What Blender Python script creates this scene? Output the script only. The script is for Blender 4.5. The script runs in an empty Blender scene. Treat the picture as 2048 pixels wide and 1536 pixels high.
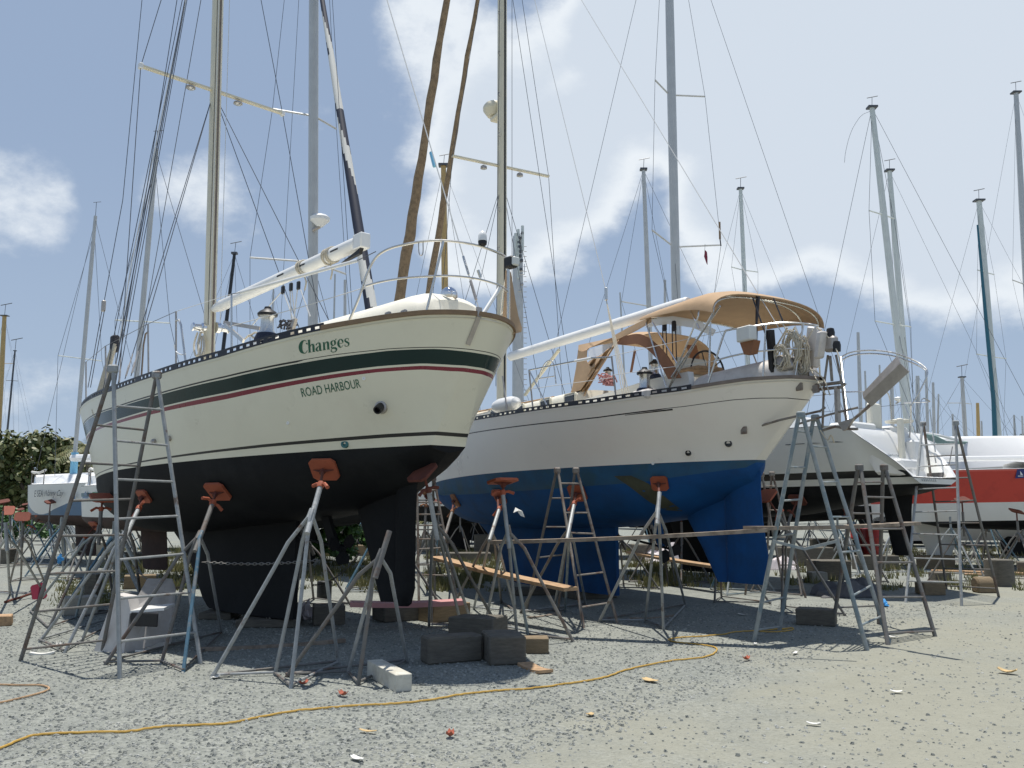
import bpy, math, random
from math import sin, cos, tan, atan, atan2, pi, radians, sqrt, floor
from mathutils import Vector as V, Matrix
random.seed(11)
sc = bpy.context.scene
COL = sc.collection

# ---------------------------------------------------------------- camera model (same numbers as the camera object)
FPX, HOR, EYE = 1750.0, 1015.0, 1.6
PITCH = atan((HOR - 768) / FPX)
CP, SP = cos(PITCH), sin(PITCH)
def ray(px, py):
    u = (px - 1024) / FPX; v = (768 - py) / FPX
    return V((u, CP - v * SP, SP + v * CP))
def P(px, py, d):
    r = ray(px, py); r = r * (d / r.y)
    return V((r.x, r.y, EYE + r.z))
def G(px, py, z=0.0):
    r = ray(px, py); t = (z - EYE) / r.z
    return V((r.x * t, r.y * t, z))

# ---------------------------------------------------------------- mesh building
class MB:
    def __init__(s): s.v = []; s.f = []; s.m = []
    def add(s, vs, fs, mi=0):
        o = len(s.v)
        s.v += [(p[0], p[1], p[2]) for p in vs]
        s.f += [tuple(i + o for i in f) for f in fs]
        s.m += [mi] * len(fs)
        return s
    def tube(s, pts, r, n=8, mi=0, cap=True):
        pts = [V(p) for p in pts]; k = len(pts)
        rs = r if isinstance(r, (list, tuple)) else [r] * k
        t0 = (pts[1] - pts[0]).normalized()
        a = V((0, 0, 1)) if abs(t0.z) < .9 else V((1, 0, 0))
        u = t0.cross(a).normalized()
        vs = []; fs = []
        for i, p in enumerate(pts):
            if i == 0: t = pts[1] - pts[0]
            elif i == k - 1: t = pts[-1] - pts[-2]
            else: t = (pts[i + 1] - pts[i]).normalized() + (pts[i] - pts[i - 1]).normalized()
            if t.length < 1e-9: t = t0
            t = t.normalized()
            u = (u - t * u.dot(t))
            if u.length < 1e-6: u = t.orthogonal()
            u = u.normalized(); w = t.cross(u)
            for j in range(n):
                g = 2 * pi * j / n
                vs.append(p + (u * cos(g) + w * sin(g)) * rs[i])
        for i in range(k - 1):
            for j in range(n):
                fs.append((i * n + j, i * n + (j + 1) % n, (i + 1) * n + (j + 1) % n, (i + 1) * n + j))
        if cap:
            fs.append(tuple(range(n - 1, -1, -1))); fs.append(tuple((k - 1) * n + j for j in range(n)))
        return s.add(vs, fs, mi)
    def box(s, c, X, Y, Z, mi=0):
        c = V(c); X = V(X); Y = V(Y); Z = V(Z)
        vs = [c + X * a + Y * b + Z * d for d in (-1, 1) for b in (-1, 1) for a in (-1, 1)]
        fs = [(0, 2, 3, 1), (4, 5, 7, 6), (0, 1, 5, 4), (2, 6, 7, 3), (0, 4, 6, 2), (1, 3, 7, 5)]
        if X.cross(Y).dot(Z) < 0: fs = [f[::-1] for f in fs]
        return s.add(vs, fs, mi)
    def rbox(s, c, X, Y, Z, e=.01, mi=0):
        # box with chamfered edges
        c = V(c); ax = [V(X), V(Y), V(Z)]; L = [a.length for a in ax]; n = [a.normalized() for a in ax]
        vs = []; idx = {}
        for sx in (-1, 1):
            for sy in (-1, 1):
                for sz in (-1, 1):
                    for k in range(3):
                        o = [sx * L[0], sy * L[1], sz * L[2]]
                        for q in range(3):
                            if q != k: o[q] -= (sx, sy, sz)[q] * e
                        idx[(sx, sy, sz, k)] = len(vs)
                        vs.append(c + n[0] * o[0] + n[1] * o[1] + n[2] * o[2])
        fs = []
        S = (-1, 1)
        for a in S:
            fs.append([idx[(a, -1, -1, 0)], idx[(a, 1, -1, 0)], idx[(a, 1, 1, 0)], idx[(a, -1, 1, 0)]])
            fs.append([idx[(-1, a, -1, 1)], idx[(1, a, -1, 1)], idx[(1, a, 1, 1)], idx[(-1, a, 1, 1)]])
            fs.append([idx[(-1, -1, a, 2)], idx[(1, -1, a, 2)], idx[(1, 1, a, 2)], idx[(-1, 1, a, 2)]])
            for b in S:
                fs.append([idx[(a, b, -1, 0)], idx[(a, b, 1, 0)], idx[(a, b, 1, 1)], idx[(a, b, -1, 1)]])
                fs.append([idx[(a, -1, b, 0)], idx[(a, 1, b, 0)], idx[(a, 1, b, 2)], idx[(a, -1, b, 2)]])
                fs.append([idx[(-1, a, b, 1)], idx[(1, a, b, 1)], idx[(1, a, b, 2)], idx[(-1, a, b, 2)]])
                for d in S: fs.append([idx[(a, b, d, 0)], idx[(a, b, d, 1)], idx[(a, b, d, 2)]])
        out = []
        for f in fs:
            m = sum((vs[i] for i in f), V((0, 0, 0))) / len(f)
            nn = (vs[f[1]] - vs[f[0]]).cross(vs[f[2]] - vs[f[0]])
            out.append(tuple(f) if nn.dot(m - c) > 0 else tuple(f[::-1]))
        return s.add(vs, out, mi)
    def bar(s, a, b, w, h, up=(0, 0, 1), mi=0):
        a = V(a); b = V(b); t = (b - a); l = t.length; t = t.normalized(); up = V(up)
        x = t.cross(up)
        if x.length < 1e-6: x = t.orthogonal()
        x = x.normalized(); y = x.cross(t)
        return s.box((a + b) / 2, t * (l / 2), x * (w / 2), y * (h / 2), mi)
    def lathe(s, c, ax, prof, n=16, mi=0):
        c = V(c); ax = V(ax).normalized(); u = ax.orthogonal().normalized(); w = ax.cross(u)
        vs = []; fs = []
        for r, h in prof:
            for j in range(n):
                g = 2 * pi * j / n
                vs.append(c + ax * h + (u * cos(g) + w * sin(g)) * max(r, 1e-4))
        for i in range(len(prof) - 1):
            for j in range(n):
                fs.append((i * n + j, i * n + (j + 1) % n, (i + 1) * n + (j + 1) % n, (i + 1) * n + j))
        fs.append(tuple(range(n - 1, -1, -1))); fs.append(tuple((len(prof) - 1) * n + j for j in range(n)))
        return s.add(vs, fs, mi)
    def grid(s, rows, mi=0, mfun=None):
        k = len(rows[0]); vs = [p for r in rows for p in r]; o = len(s.v)
        s.v += [(p[0], p[1], p[2]) for p in vs]
        for i in range(len(rows) - 1):
            for j in range(k - 1):
                s.f.append((o + i * k + j, o + i * k + j + 1, o + (i + 1) * k + j + 1, o + (i + 1) * k + j))
                s.m.append(mfun(i, j) if mfun else mi)
        return s
    def sheet(s, rows, th, mi=0):
        # a grid given real thickness
        R = [[V(p) for p in r] for r in rows]; ni = len(R); nj = len(R[0])
        N = []
        for i in range(ni):
            q = []
            for j in range(nj):
                a = R[min(i + 1, ni - 1)][j] - R[max(i - 1, 0)][j]; b = R[i][min(j + 1, nj - 1)] - R[i][max(j - 1, 0)]
                n = a.cross(b); q.append(n.normalized() if n.length > 1e-9 else V((0, 0, 1)))
            N.append(q)
        B = [[R[i][j] - N[i][j] * th for j in range(nj)] for i in range(ni)]
        s.grid(R, mi); s.grid([r[::-1] for r in B], mi)
        ring = [(i, 0) for i in range(ni)] + [(ni - 1, j) for j in range(1, nj)] + [(i, nj - 1) for i in range(ni - 2, -1, -1)] + [(0, j) for j in range(nj - 2, 0, -1)]
        s.grid([[R[i][j] for i, j in ring + ring[:1]], [B[i][j] for i, j in ring + ring[:1]]], mi)
        return s
    def prism(s, poly, d, mi=0):
        n = len(poly); d = V(d); a = [V(p) for p in poly]
        vs = a + [p + d for p in a]
        nn = V((0, 0, 0))
        for i in range(n): nn += a[i].cross(a[(i + 1) % n])
        fl = nn.dot(d) < 0
        fs = [tuple(range(n - 1, -1, -1)), tuple(range(n, 2 * n))] + [(i, (i + 1) % n, n + (i + 1) % n, n + i) for i in range(n)]
        if fl: fs = [f[::-1] for f in fs]
        return s.add(vs, fs, mi)
    def blob(s, c, r, n=8, m=5, jit=.15, mi=0):
        vs = []; fs = []
        c = V(c)
        for i in range(m + 1):
            th = pi * i / m
            for j in range(n):
                ph = 2 * pi * j / n; k = 1 + random.uniform(-jit, jit)
                vs.append(c + V((r[0] * sin(th) * cos(ph), r[1] * sin(th) * sin(ph), r[2] * cos(th))) * k)
        for i in range(m):
            for j in range(n):
                fs.append((i * n + j, (i + 1) * n + j, (i + 1) * n + (j + 1) % n, i * n + (j + 1) % n))
        return s.add(vs, fs, mi)
    def build(s, name, mats, parent=None, smooth=True, angle=35, origin=None):
        me = bpy.data.meshes.new(name)
        if origin is not None: L = V(origin)
        elif parent is not None: L = ROOT[parent.name]
        else: L = V((0, 0, 0))
        me.from_pydata([(a - L.x, b - L.y, c - L.z) for a, b, c in s.v], [], s.f)
        if not isinstance(mats, (list, tuple)): mats = [mats]
        for m in mats: me.materials.append(m)
        if len(mats) > 1: me.polygons.foreach_set('material_index', s.m)
        me.update()
        if smooth:
            me.shade_smooth(); me.set_sharp_from_angle(angle=radians(angle))
        o = bpy.data.objects.new(name, me); COL.objects.link(o)
        if parent is not None: o.parent = parent
        else: o.location = L
        ROOT[o.name] = L
        return o
ROOT = {}
def tag(o, label=None, cat=None, group=None, kind=None):
    if label: o['label'] = label
    if cat: o['category'] = cat
    if group: o['group'] = group
    if kind: o['kind'] = kind
    return o
def thing(name, label, cat, loc, group=None):
    o = bpy.data.objects.new(name, None); COL.objects.link(o); o.location = loc; o.empty_display_size = .2
    ROOT[o.name] = V(loc)
    return tag(o, label, cat, group)
def dup(root, loc, rz, label=None, group=None, scale=1.0):
    r = root.copy(); COL.objects.link(r); r.location = loc; r.rotation_euler = (0, 0, rz); r.scale = (scale,) * 3
    if label: r['label'] = label
    if group: r['group'] = group
    for ch in list(root.children):
        c = ch.copy(); COL.objects.link(c); c.parent = r
        for g in list(ch.children):
            d = g.copy(); COL.objects.link(d); d.parent = c
    return r
def lerp(a, b, t): return a + (b - a) * t
def tab(T):
    T = sorted(T)
    def f(x):
        if x <= T[0][0]: return T[0][1]
        for (a, ya), (b, yb) in zip(T, T[1:]):
            if x <= b: return ya + (yb - ya) * (x - a) / (b - a)
        return T[-1][1]
    return f
def smooth_path(pts, k=6):
    pts = [V(p) for p in pts]; out = []
    for i in range(len(pts) - 1):
        p0 = pts[max(i - 1, 0)]; p1 = pts[i]; p2 = pts[i + 1]; p3 = pts[min(i + 2, len(pts) - 1)]
        for j in range(k):
            t = j / k
            out.append(.5 * ((2 * p1) + (p2 - p0) * t + (2 * p0 - 5 * p1 + 4 * p2 - p3) * t * t + (3 * p1 - p0 - 3 * p2 + p3) * t ** 3))
    out.append(pts[-1]); return out

# ---------------------------------------------------------------- materials
def mat(name, col, rough=.5, metal=0, var=.0, scale=4.0, col2=None, amt=.5, scale2=None, bump=0, bscale=30, spec=.5, thr=(.45, .62), trans=0, stretch=None):
    m = bpy.data.materials.new(name); m.use_nodes = True; nt = m.node_tree; N = nt.nodes; L = nt.links
    b = N['Principled BSDF']; b.inputs['Roughness'].default_value = rough; b.inputs['Metallic'].default_value = metal
    b.inputs['Specular IOR Level'].default_value = spec
    b.inputs['Base Color'].default_value = (*col, 1)
    tc = N.new('ShaderNodeTexCoord'); src = tc.outputs['Object']
    if stretch:
        mp = N.new('ShaderNodeMapping'); mp.inputs['Scale'].default_value = stretch; L.new(src, mp.inputs[0]); src = mp.outputs[0]
    cur = None
    if var > 0:
        n = N.new('ShaderNodeTexNoise'); n.inputs['Scale'].default_value = scale; n.inputs['Detail'].default_value = 6; n.inputs['Roughness'].default_value = .65
        L.new(src, n.inputs['Vector'])
        mr = N.new('ShaderNodeMapRange'); mr.inputs[1].default_value = .25; mr.inputs[2].default_value = .75; mr.inputs[3].default_value = 1 - var; mr.inputs[4].default_value = 1 + var
        L.new(n.outputs['Fac'], mr.inputs[0])
        mx = N.new('ShaderNodeMix'); mx.data_type = 'RGBA'; mx.blend_type = 'MULTIPLY'; mx.inputs[0].default_value = 1; mx.inputs[6].default_value = (*col, 1)
        L.new(mr.outputs[0], mx.inputs[7]); cur = mx.outputs[2]
        mr2 = N.new('ShaderNodeMapRange'); mr2.inputs[3].default_value = max(.02, rough - .12); mr2.inputs[4].default_value = min(1, rough + .15)
        L.new(n.outputs['Fac'], mr2.inputs[0]); L.new(mr2.outputs[0], b.inputs['Roughness'])
    if col2:
        n2 = N.new('ShaderNodeTexNoise'); n2.inputs['Scale'].default_value = scale2 or scale; n2.inputs['Detail'].default_value = 7; n2.inputs['Roughness'].default_value = .7
        L.new(src, n2.inputs['Vector'])
        r2 = N.new('ShaderNodeMapRange'); r2.interpolation_type = 'SMOOTHSTEP'; r2.inputs[1].default_value = thr[0]; r2.inputs[2].default_value = thr[1]; r2.inputs[4].default_value = amt
        L.new(n2.outputs['Fac'], r2.inputs[0])
        m2 = N.new('ShaderNodeMix'); m2.data_type = 'RGBA'; L.new(r2.outputs[0], m2.inputs[0])
        if cur: L.new(cur, m2.inputs[6])
        else: m2.inputs[6].default_value = (*col, 1)
        m2.inputs[7].default_value = (*col2, 1); cur = m2.outputs[2]
    if cur: L.new(cur, b.inputs['Base Color'])
    if bump:
        n3 = N.new('ShaderNodeTexNoise'); n3.inputs['Scale'].default_value = bscale; n3.inputs['Detail'].default_value = 5
        L.new(src, n3.inputs['Vector'])
        bp = N.new('ShaderNodeBump'); bp.inputs['Strength'].default_value = min(1, bump); bp.inputs['Distance'].default_value = .01
        L.new(n3.outputs['Fac'], bp.inputs['Height']); L.new(bp.outputs[0], b.inputs['Normal'])
    if trans:
        b.inputs['Alpha'].default_value = 1 - trans
    return m
M = {}
def D(k, *a, **kw): M[k] = mat(k, *a, **kw)
D('cream', (.73, .70, .56), .3, var=.035, scale=1.5, col2=(.60, .55, .43), amt=.35, scale2=1.1, thr=(.5, .75))
D('creamdeck', (.78, .75, .64), .5, var=.05, scale=5)
D('hullwhite', (.85, .815, .74), .3, var=.04, scale=1.2, col2=(.74, .66, .60), amt=.35, scale2=.6, thr=(.5, .72))
D('white', (.80, .80, .78), .3, var=.03, scale=2)
D('whitegrey', (.68, .69, .66), .35, var=.05, scale=1.5)
D('green', (.006, .026, .024), .18, var=.15, scale=2, spec=.3)
D('red', (.20, .018, .035), .25, var=.1, scale=2)
D('bootblack', (.012, .012, .012), .35)
D('railblack', (.014, .015, .022), .4, var=.2, scale=8)
D('antiblack', (.007, .0075, .0085), .75, var=.35, spec=.25, scale=2.5, col2=(.018, .019, .019), amt=.5, scale2=1.2, bump=.15, bscale=60)
D('antiblue', (.004, .066, .215), .7, var=.25, spec=.3, scale=2, col2=(.006, .038, .105), amt=.6, scale2=1.3, thr=(.45, .7))
D('antibluetop', (.010, .075, .16), .6, var=.3, scale=3, col2=(.02, .07, .09), amt=.6, scale2=2)
D('stain', (.055, .058, .035), .8, var=.4, scale=6)
D('teak', (.24, .155, .085), .7, var=.25, scale=9, stretch=(1, 1, 4))
D('teakgrey', (.20, .16, .13), .75, var=.3, scale=8)
D('mastcream', (.70, .65, .50), .4, var=.06, scale=3, col2=(.30, .26, .2), amt=.5, scale2=6, thr=(.62, .75))
D('mastgrey', (.50, .51, .50), .4, metal=.2, var=.08, scale=3)
D('mastpale', (.60, .64, .61), .45, var=.08, scale=2)
D('mastwood', (.48, .33, .13), .45, var=.15, scale=4)
D('steel', (.62, .61, .58), .25, metal=1, var=.1, scale=12)
D('steeldull', (.42, .39, .36), .45, metal=.7, var=.2, scale=10)
D('chrome', (.8, .8, .8), .06, metal=1)
D('wire', (.10, .105, .115), .45, metal=.5)
D('wirelight', (.62, .62, .60), .4)
D('ropepale', (.55, .50, .40), .85, var=.25, scale=60, bump=.4, bscale=200)
D('ropedark', (.04, .04, .05), .85)
D('black', (.012, .012, .013), .5)
D('blackshiny', (.015, .015, .016), .2)
D('windowdark', (.012, .013, .015), .08)
D('tan', (.46, .315, .19), .9, var=.08, scale=6, bump=.3, bscale=14)
D('tancover', (.27, .195, .12), .9, var=.18, scale=5, col2=(.12, .085, .055), amt=.5, scale2=9, bump=.4, bscale=20)
D('clearvinyl', (.78, .8, .82), .12, var=.05, scale=5, trans=.35)
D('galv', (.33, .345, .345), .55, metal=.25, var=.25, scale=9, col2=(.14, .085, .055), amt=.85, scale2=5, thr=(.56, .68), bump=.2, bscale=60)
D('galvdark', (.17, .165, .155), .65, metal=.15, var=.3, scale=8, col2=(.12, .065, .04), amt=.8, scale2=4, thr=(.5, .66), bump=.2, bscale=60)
D('galvblue', (.30, .325, .32), .6, metal=.2, var=.25, scale=7, col2=(.14, .205, .24), amt=.7, scale2=2.2, thr=(.48, .58), bump=.2, bscale=60)
D('bluepaint', (.07, .155, .22), .6, var=.3, scale=8, col2=(.22, .225, .22), amt=.9, scale2=5, thr=(.5, .65))
D('rusty', (.26, .235, .205), .7, metal=.15, var=.3, scale=9, col2=(.15, .085, .055), amt=.75, scale2=6)
D('rust', (.12, .035, .022), .85, var=.35, scale=9)
D('padorange', (.33, .08, .035), .65, var=.18, scale=7, col2=(.20, .05, .025), amt=.6, scale2=9, thr=(.55, .7))
D('padsalmon', (.52, .17, .11), .75, var=.15, scale=6)
D('timberdark', (.13, .118, .095), .9, var=.35, scale=7, stretch=(1, 1, 5), bump=.7, bscale=30)
D('timber', (.22, .165, .10), .88, var=.3, scale=7, stretch=(1, 1, 5), bump=.6, bscale=30)
D('timberlight', (.46, .30, .17), .85, var=.25, scale=6, col2=(.2, .13, .08), amt=.5, scale2=9, bump=.5, bscale=40)
D('plankgrey', (.30, .245, .19), .85, var=.3, scale=5, col2=(.14, .10, .07), amt=.6, scale2=6, bump=.5, bscale=40)
D('concrete', (.36, .34, .29), .9, var=.15, scale=6, bump=.5, bscale=50)
D('whiteblock', (.60, .58, .50), .85, var=.12, scale=7, col2=(.36, .33, .26), amt=.5, scale2=5, bump=.4, bscale=40)
D('fibre', (.66, .63, .60), .5, var=.07, scale=4, col2=(.45, .41, .37), amt=.5, scale2=3)
D('pinkboard', (.52, .25, .24), .7, var=.1, scale=5)
D('yellowcord', (.55, .34, .07), .6, var=.15, scale=30)
D('redpaint', (.55, .045, .028), .35, var=.08, scale=2, col2=(.4, .03, .02), amt=.5)
D('redtrim', (.70, .12, .09), .4)
D('bluesign', (.02, .03, .16), .4)
D('textgreen', (.008, .10, .055), .4)
D('textdark', (.03, .04, .05), .5)
D('textgrey', (.28, .31, .33), .6)
D('stripeblue', (.07, .15, .26), .35, var=.12, scale=4)
D('tealblue', (.02, .12, .17), .4)
D('leafgreen', (.05, .22, .10), .5)
D('canvasgreen', (.25, .36, .33), .8, var=.08, scale=4)
D('greyTarp', (.10, .10, .105), .75, var=.3, scale=6, bump=.4, bscale=12)
D('paleplastic', (.62, .56, .56), .5, var=.1, scale=3)
D('blueglove', (.05, .30, .65), .5)
D('paper', (.72, .71, .66), .8)
D('leafdry', (.55, .40, .20), .8, var=.2, scale=20)
D('leafred', (.42, .12, .07), .8, var=.3, scale=20)
D('drumred', (.42, .035, .03), .45, var=.2, scale=4)
D('barkm', (.16, .13, .10), .9, var=.3, scale=5, bump=.8, bscale=12)
D('insul', (.22, .52, .72), .35)
D('navy', (.012, .018, .04), .7)
D('sailwhite', (.66, .65, .60), .8)
D('antirust', (.055, .032, .026), .8, var=.4, scale=4)
D('bronze', (.05, .16, .16), .5, metal=.4, var=.3, scale=20)
D('lens', (.5, .5, .48), .1, metal=.6)
D('skirt', (.26, .12, .062), .85, var=.2, scale=5)
def foliage_mat(name, cols, rough=.55):
    m = bpy.data.materials.new(name); m.use_nodes = True; nt = m.node_tree; N = nt.nodes; L = nt.links; b = N['Principled BSDF']
    g = N.new('ShaderNodeNewGeometry'); cr = N.new('ShaderNodeValToRGB')
    L.new(g.outputs['Random Per Island'], cr.inputs[0])
    e = cr.color_ramp.elements
    e[0].position = 0; e[0].color = (*cols[0], 1); e[1].position = 1; e[1].color = (*cols[-1], 1)
    for i, c in enumerate(cols[1:-1]):
        q = e.new((i + 1) / (len(cols) - 1)); q.color = (*c, 1)
    L.new(cr.outputs[0], b.inputs['Base Color']); b.inputs['Roughness'].default_value = rough
    M[name] = m
foliage_mat('leafA', [(.04, .065, .016), (.07, .095, .024), (.12, .135, .04), (.17, .16, .06)])
foliage_mat('leafB', [(.03, .08, .015), (.05, .13, .025), (.08, .17, .04)])
foliage_mat('grassm', [(.10, .12, .03), (.16, .15, .05), (.22, .19, .08)])
foliage_mat('frond', [(.09, .12, .035), (.16, .17, .06), (.26, .22, .10)])
foliage_mat('stone', [(.14, .15, .14), (.23, .24, .22), (.30, .31, .285), (.40, .405, .37)], .9)
SKY, SUN, EXPO = .10, 4.8, 0.08
SKY_BLUE, SKY_HAZE = (.315, .41, .57), (.43, .535, .67)
CL_BRIGHT, CL_GREY = (.80, .85, .90), (.62, .69, .78)
# picture position of each cloud bank, angular radius in degrees, weight
CLOUDS = [(1330, 60, 7, .8), (1600, 90, 11, .95), (1880, 60, 10, .9), (1980, 170, 8, .7), (1750, 330, 8, .75), (1960, 330, 8, .9), (1620, 340, 4, .55), (1460, 480, 4, .75), (1150, 130, 5, .35), (1060, 280, 5, .5), (930, 230, 6, .4), (880, 40, 4, .5), (1000, 380, 6, .5), (1170, 330, 4, .5), (960, 480, 4, .7), (400, 430, 4, .45), (20, 410, 3.5, .6), (60, 780, 5, .55), (1240, 60, 3, .5), (2000, 480, 7, .45), (1500, 250, 6, .4), (1900, 250, 6, .5), (560, 330, 5, .2), (1150, 420, 4, .4)]
# ---------------------------------------------------------------- big boats
class Boat:
    def __init__(s, R, th, LW, LS, zA, zS, zc):
        t = radians(th); s.R = R; s.h = (-cos(t), sin(t)); s.p = (-sin(t), -cos(t))
        s.LW = LW; s.LS = LS; s.zA = zA; s.zS = zS; s.zc = zc
        s.hv = V((s.h[0], s.h[1], 0)); s.pv = V((s.p[0], s.p[1], 0))
    def W(s, a, b, z): return V((s.R[0] + a * s.h[0] + b * s.p[0], s.R[1] + a * s.h[1] + b * s.p[1], z))
    def pl(s, px, py, b=0):
        # where the sight line meets the fore-and-aft plane b metres to port -> (s, z)
        r = ray(px, py); r = r / r.y
        ax, ay = s.R[0] + b * s.p[0], s.R[1] + b * s.p[1]
        # r.x*k = ax + a*h0 ; k = ay + a*h1
        a = (r.x * ay - ax) / (s.h[0] - r.x * s.h[1]); k = ay + a * s.h[1]
        return a, EYE + k * r.z
    def at(s, px, py, b=0):
        a, z = s.pl(px, py, b); return s.W(a, b, z)
    def L(s, t):
        o = {}
        for k in s.LS:
            A = s.LW.get(k); B = s.LS[k]
            o[k] = (lerp(A[0], B[0], t), lerp(A[1], B[1], t)) if k == 's' else lerp(A, B, t)
        return o
    def hb(s, x, l):
        xm = l['xm']
        if x < xm:
            u = (xm - x) / xm; w = l['w']
            return w * l['B'] + (1 - w) * l['B'] * max(0, 1 - u ** l['p']) ** (1 / l['q'])
        u = (x - xm) / (1 - xm); return l['B'] * max(0, 1 - u ** l['pf']) ** (1 / l['qf'])
    def sb(s, x, t):
        l = s.L(t); return lerp(l['s'][0], l['s'][1], x), s.hb(x, l)
    def hp(s, x, t, off=0):
        a, b = s.sb(x, t); a2, b2 = s.sb(min(1, x + .004), t); a1, b1 = s.sb(max(0, x - .004), t)
        n = V((-(b2 - b1), a2 - a1)).normalized() if abs(b2 - b1) + abs(a2 - a1) > 1e-9 else V((0, 1))
        a += n.x * off; b += n.y * off
        z = s.zA(a) + (s.zS(a) - s.zA(a)) * t
        return s.W(a, b, z)
    def hit(s, px, py, t=1.0, off=0):
        # nearest point of the plan curve at level t lying under this picture column; height from the row
        r = ray(px, py); r = r / r.y; best = None; prev = None
        xs = [(i / 300) ** 2 for i in range(301)]
        for sg in (-1, 1):
            prev = None
            for x in xs:
                a, b = s.sb(x, t)
                l = s.L(t)
                b = max(0, b + off) * sg
                q = s.W(a, b, 0); f = q.x - r.x * q.y
                if prev and prev[0] * f <= 0 and abs(prev[0] - f) > 1e-12:
                    k = prev[0] / (prev[0] - f); q = prev[1].lerp(q, k)
                    if best is None or q.y < best[0]: best = (q.y, q, lerp(prev[2], a, k), lerp(prev[3], b, k))
                prev = (f, q if not prev or True else q, a, b)
        if best is None:
            a, z = s.pl(px, py, 0); return a, 0, s.W(a, 0, z)
        return best[2], best[3], V((best[1].x, best[1].y, EYE + best[0] * r.z))
    def hh(s, px, py, off=0):
        # point on the hull side seen at this pixel (level solved for), pushed out by off
        t = .6
        for _ in range(5):
            a, b, q = s.hit(px, py, t, 0)
            t = min(1, max(0, (q.z - s.zA(a)) / (s.zS(a) - s.zA(a))))
        l = s.L(t); x = (a - l['s'][0]) / (l['s'][1] - l['s'][0]); x = min(1, max(0, x))
        a2, b2 = s.sb(min(1, x + .01), t); a1, b1 = s.sb(max(0, x - .01), t)
        sg = 1 if b >= 0 else -1
        n = (s.hv * (-(b2 - b1)) + s.pv * sg * (a2 - a1)).normalized()
        return q + n * off

def hull_mesh(bt, edges, bandm, nx=90, nb=9, e1=.75, e2=1.0, botm=(0, 0), keelbottom=True):
    """edges: list of functions s->t rising from the antifouling line to the sheer; bandm: material per band"""
    mb = MB()
    xs = [.5 - .5 * cos(pi * i / nx) for i in range(nx + 1)]
    rows = []
    for ef in edges:
        row = []
        for x in xs:
            t = ef(bt.sb(x, .7)[0]); a, b = bt.sb(x, t)
            row.append((a, b, bt.zA(a) + (bt.zS(a) - bt.zA(a)) * t))
        rows.append(row)
    bot = []
    for j in range(1, nb + 1):
        g = pi / 2 * j / nb; row = []
        for x in xs:
            a, b = bt.sb(x, 0); za = bt.zA(a); zc = min(bt.zc(a), za)
            row.append((a, b * cos(g) ** (e1 + max(0, 1.2 - max(a, -.5)) * .75) if j < nb else 0, za - (za - zc) * sin(g) ** e2))
        bot.append(row)
    allr = bot[::-1] + rows; mats = [botm[0]] * (nb - 2) + [botm[1]] * 2 + list(bandm)
    for sg in (1, -1):
        R = [[bt.W(a, sg * b, z) for a, b, z in (r if sg == 1 else r[::-1])] for r in allr]
        mb.grid(R, 0, lambda i, j: mats[i])
    # close the stern (and the flat of the transom)
    T = [[bt.W(r[0][0], -r[0][1], r[0][2]), bt.W(*r[0])] for r in allr]
    mb.grid(T, 0, lambda i, j: mats[i])
    return mb
def merged(o, d=.0005):
    import bmesh
    bm = bmesh.new(); bm.from_mesh(o.data); bmesh.ops.remove_doubles(bm, verts=bm.verts, dist=d)
    bmesh.ops.recalc_face_normals(bm, faces=bm.faces); bm.to_mesh(o.data); bm.free()
    o.data.shade_smooth(); o.data.set_sharp_from_angle(angle=radians(40))
from mathutils.bvhtree import BVHTree
def caster(o, root):
    L = ROOT[root.name]; vs = [v.co + L for v in o.data.vertices]; t = BVHTree.FromPolygons(vs, [tuple(p.vertices) for p in o.data.polygons])
    def f(px, py):
        e = V((0, 0, EYE)); d = ray(px, py).normalized(); q, n, i, l = t.ray_cast(e, d)
        if q is None: return None
        if n.dot(d) > 0: n = -n
        return q, n
    return f
def deck_mesh(bt, drop=.03, camber=.06, nx=50):
    rows = []
    for i in range(nx + 1):
        x = .5 - .5 * cos(pi * i / nx)
        a, b = bt.sb(x, 1); z = bt.zS(a) - drop
        rows.append([bt.W(a, b * k, z + camber * (1 - k * k)) for k in (-1, -.7, -.35, 0, .35, .7, 1)])
    return MB().grid(rows)
def arc_pts(bt, s0, s1, ds, side=1, t=1, off=0):
    pts = []; xs = [(i / 2000) for i in range(2001)]; last = None; acc = 0
    for x in xs:
        a, b = bt.sb(x, t)
        if a < s0 or a > s1: continue
        q = bt.hp(x, t, off)
        if side < 0:
            d = q - V((bt.R[0], bt.R[1], 0)); k = d.dot(bt.pv); q = q - bt.pv * (2 * k)
        if last is None or (q - last).length >= ds: pts.append(q); last = q
    return pts
def toe_rail(bt, s0, s1, ds, h, side=1, period=1):
    mb = MB(); pts = arc_pts(bt, s0, s1, ds, side, 1, -.02)
    for i in range(len(pts) - 1):
        p, q = pts[i], pts[i + 1]
        for z0, z1 in ((0, .33), (.70, 1)):
            zc = (z0 + z1) / 2 * h; mb.bar(p + V((0, 0, zc)), q + V((0, 0, zc)), .012, (z1 - z0) * h)
        m = p.lerp(q, .45); mb.bar(p + V((0, 0, h / 2)), m + V((0, 0, h / 2)), .0115, h * .38)
        if i % 9 == 4: mb.bar(p + V((0, 0, h / 2)), q + V((0, 0, h / 2)), .011, h * .38)
    pts = [q + V((0, 0, .004)) for q in pts]
    for p, q in zip(pts, pts[1:]): mb.bar(p, q, .05, .008)
    return mb
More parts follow.
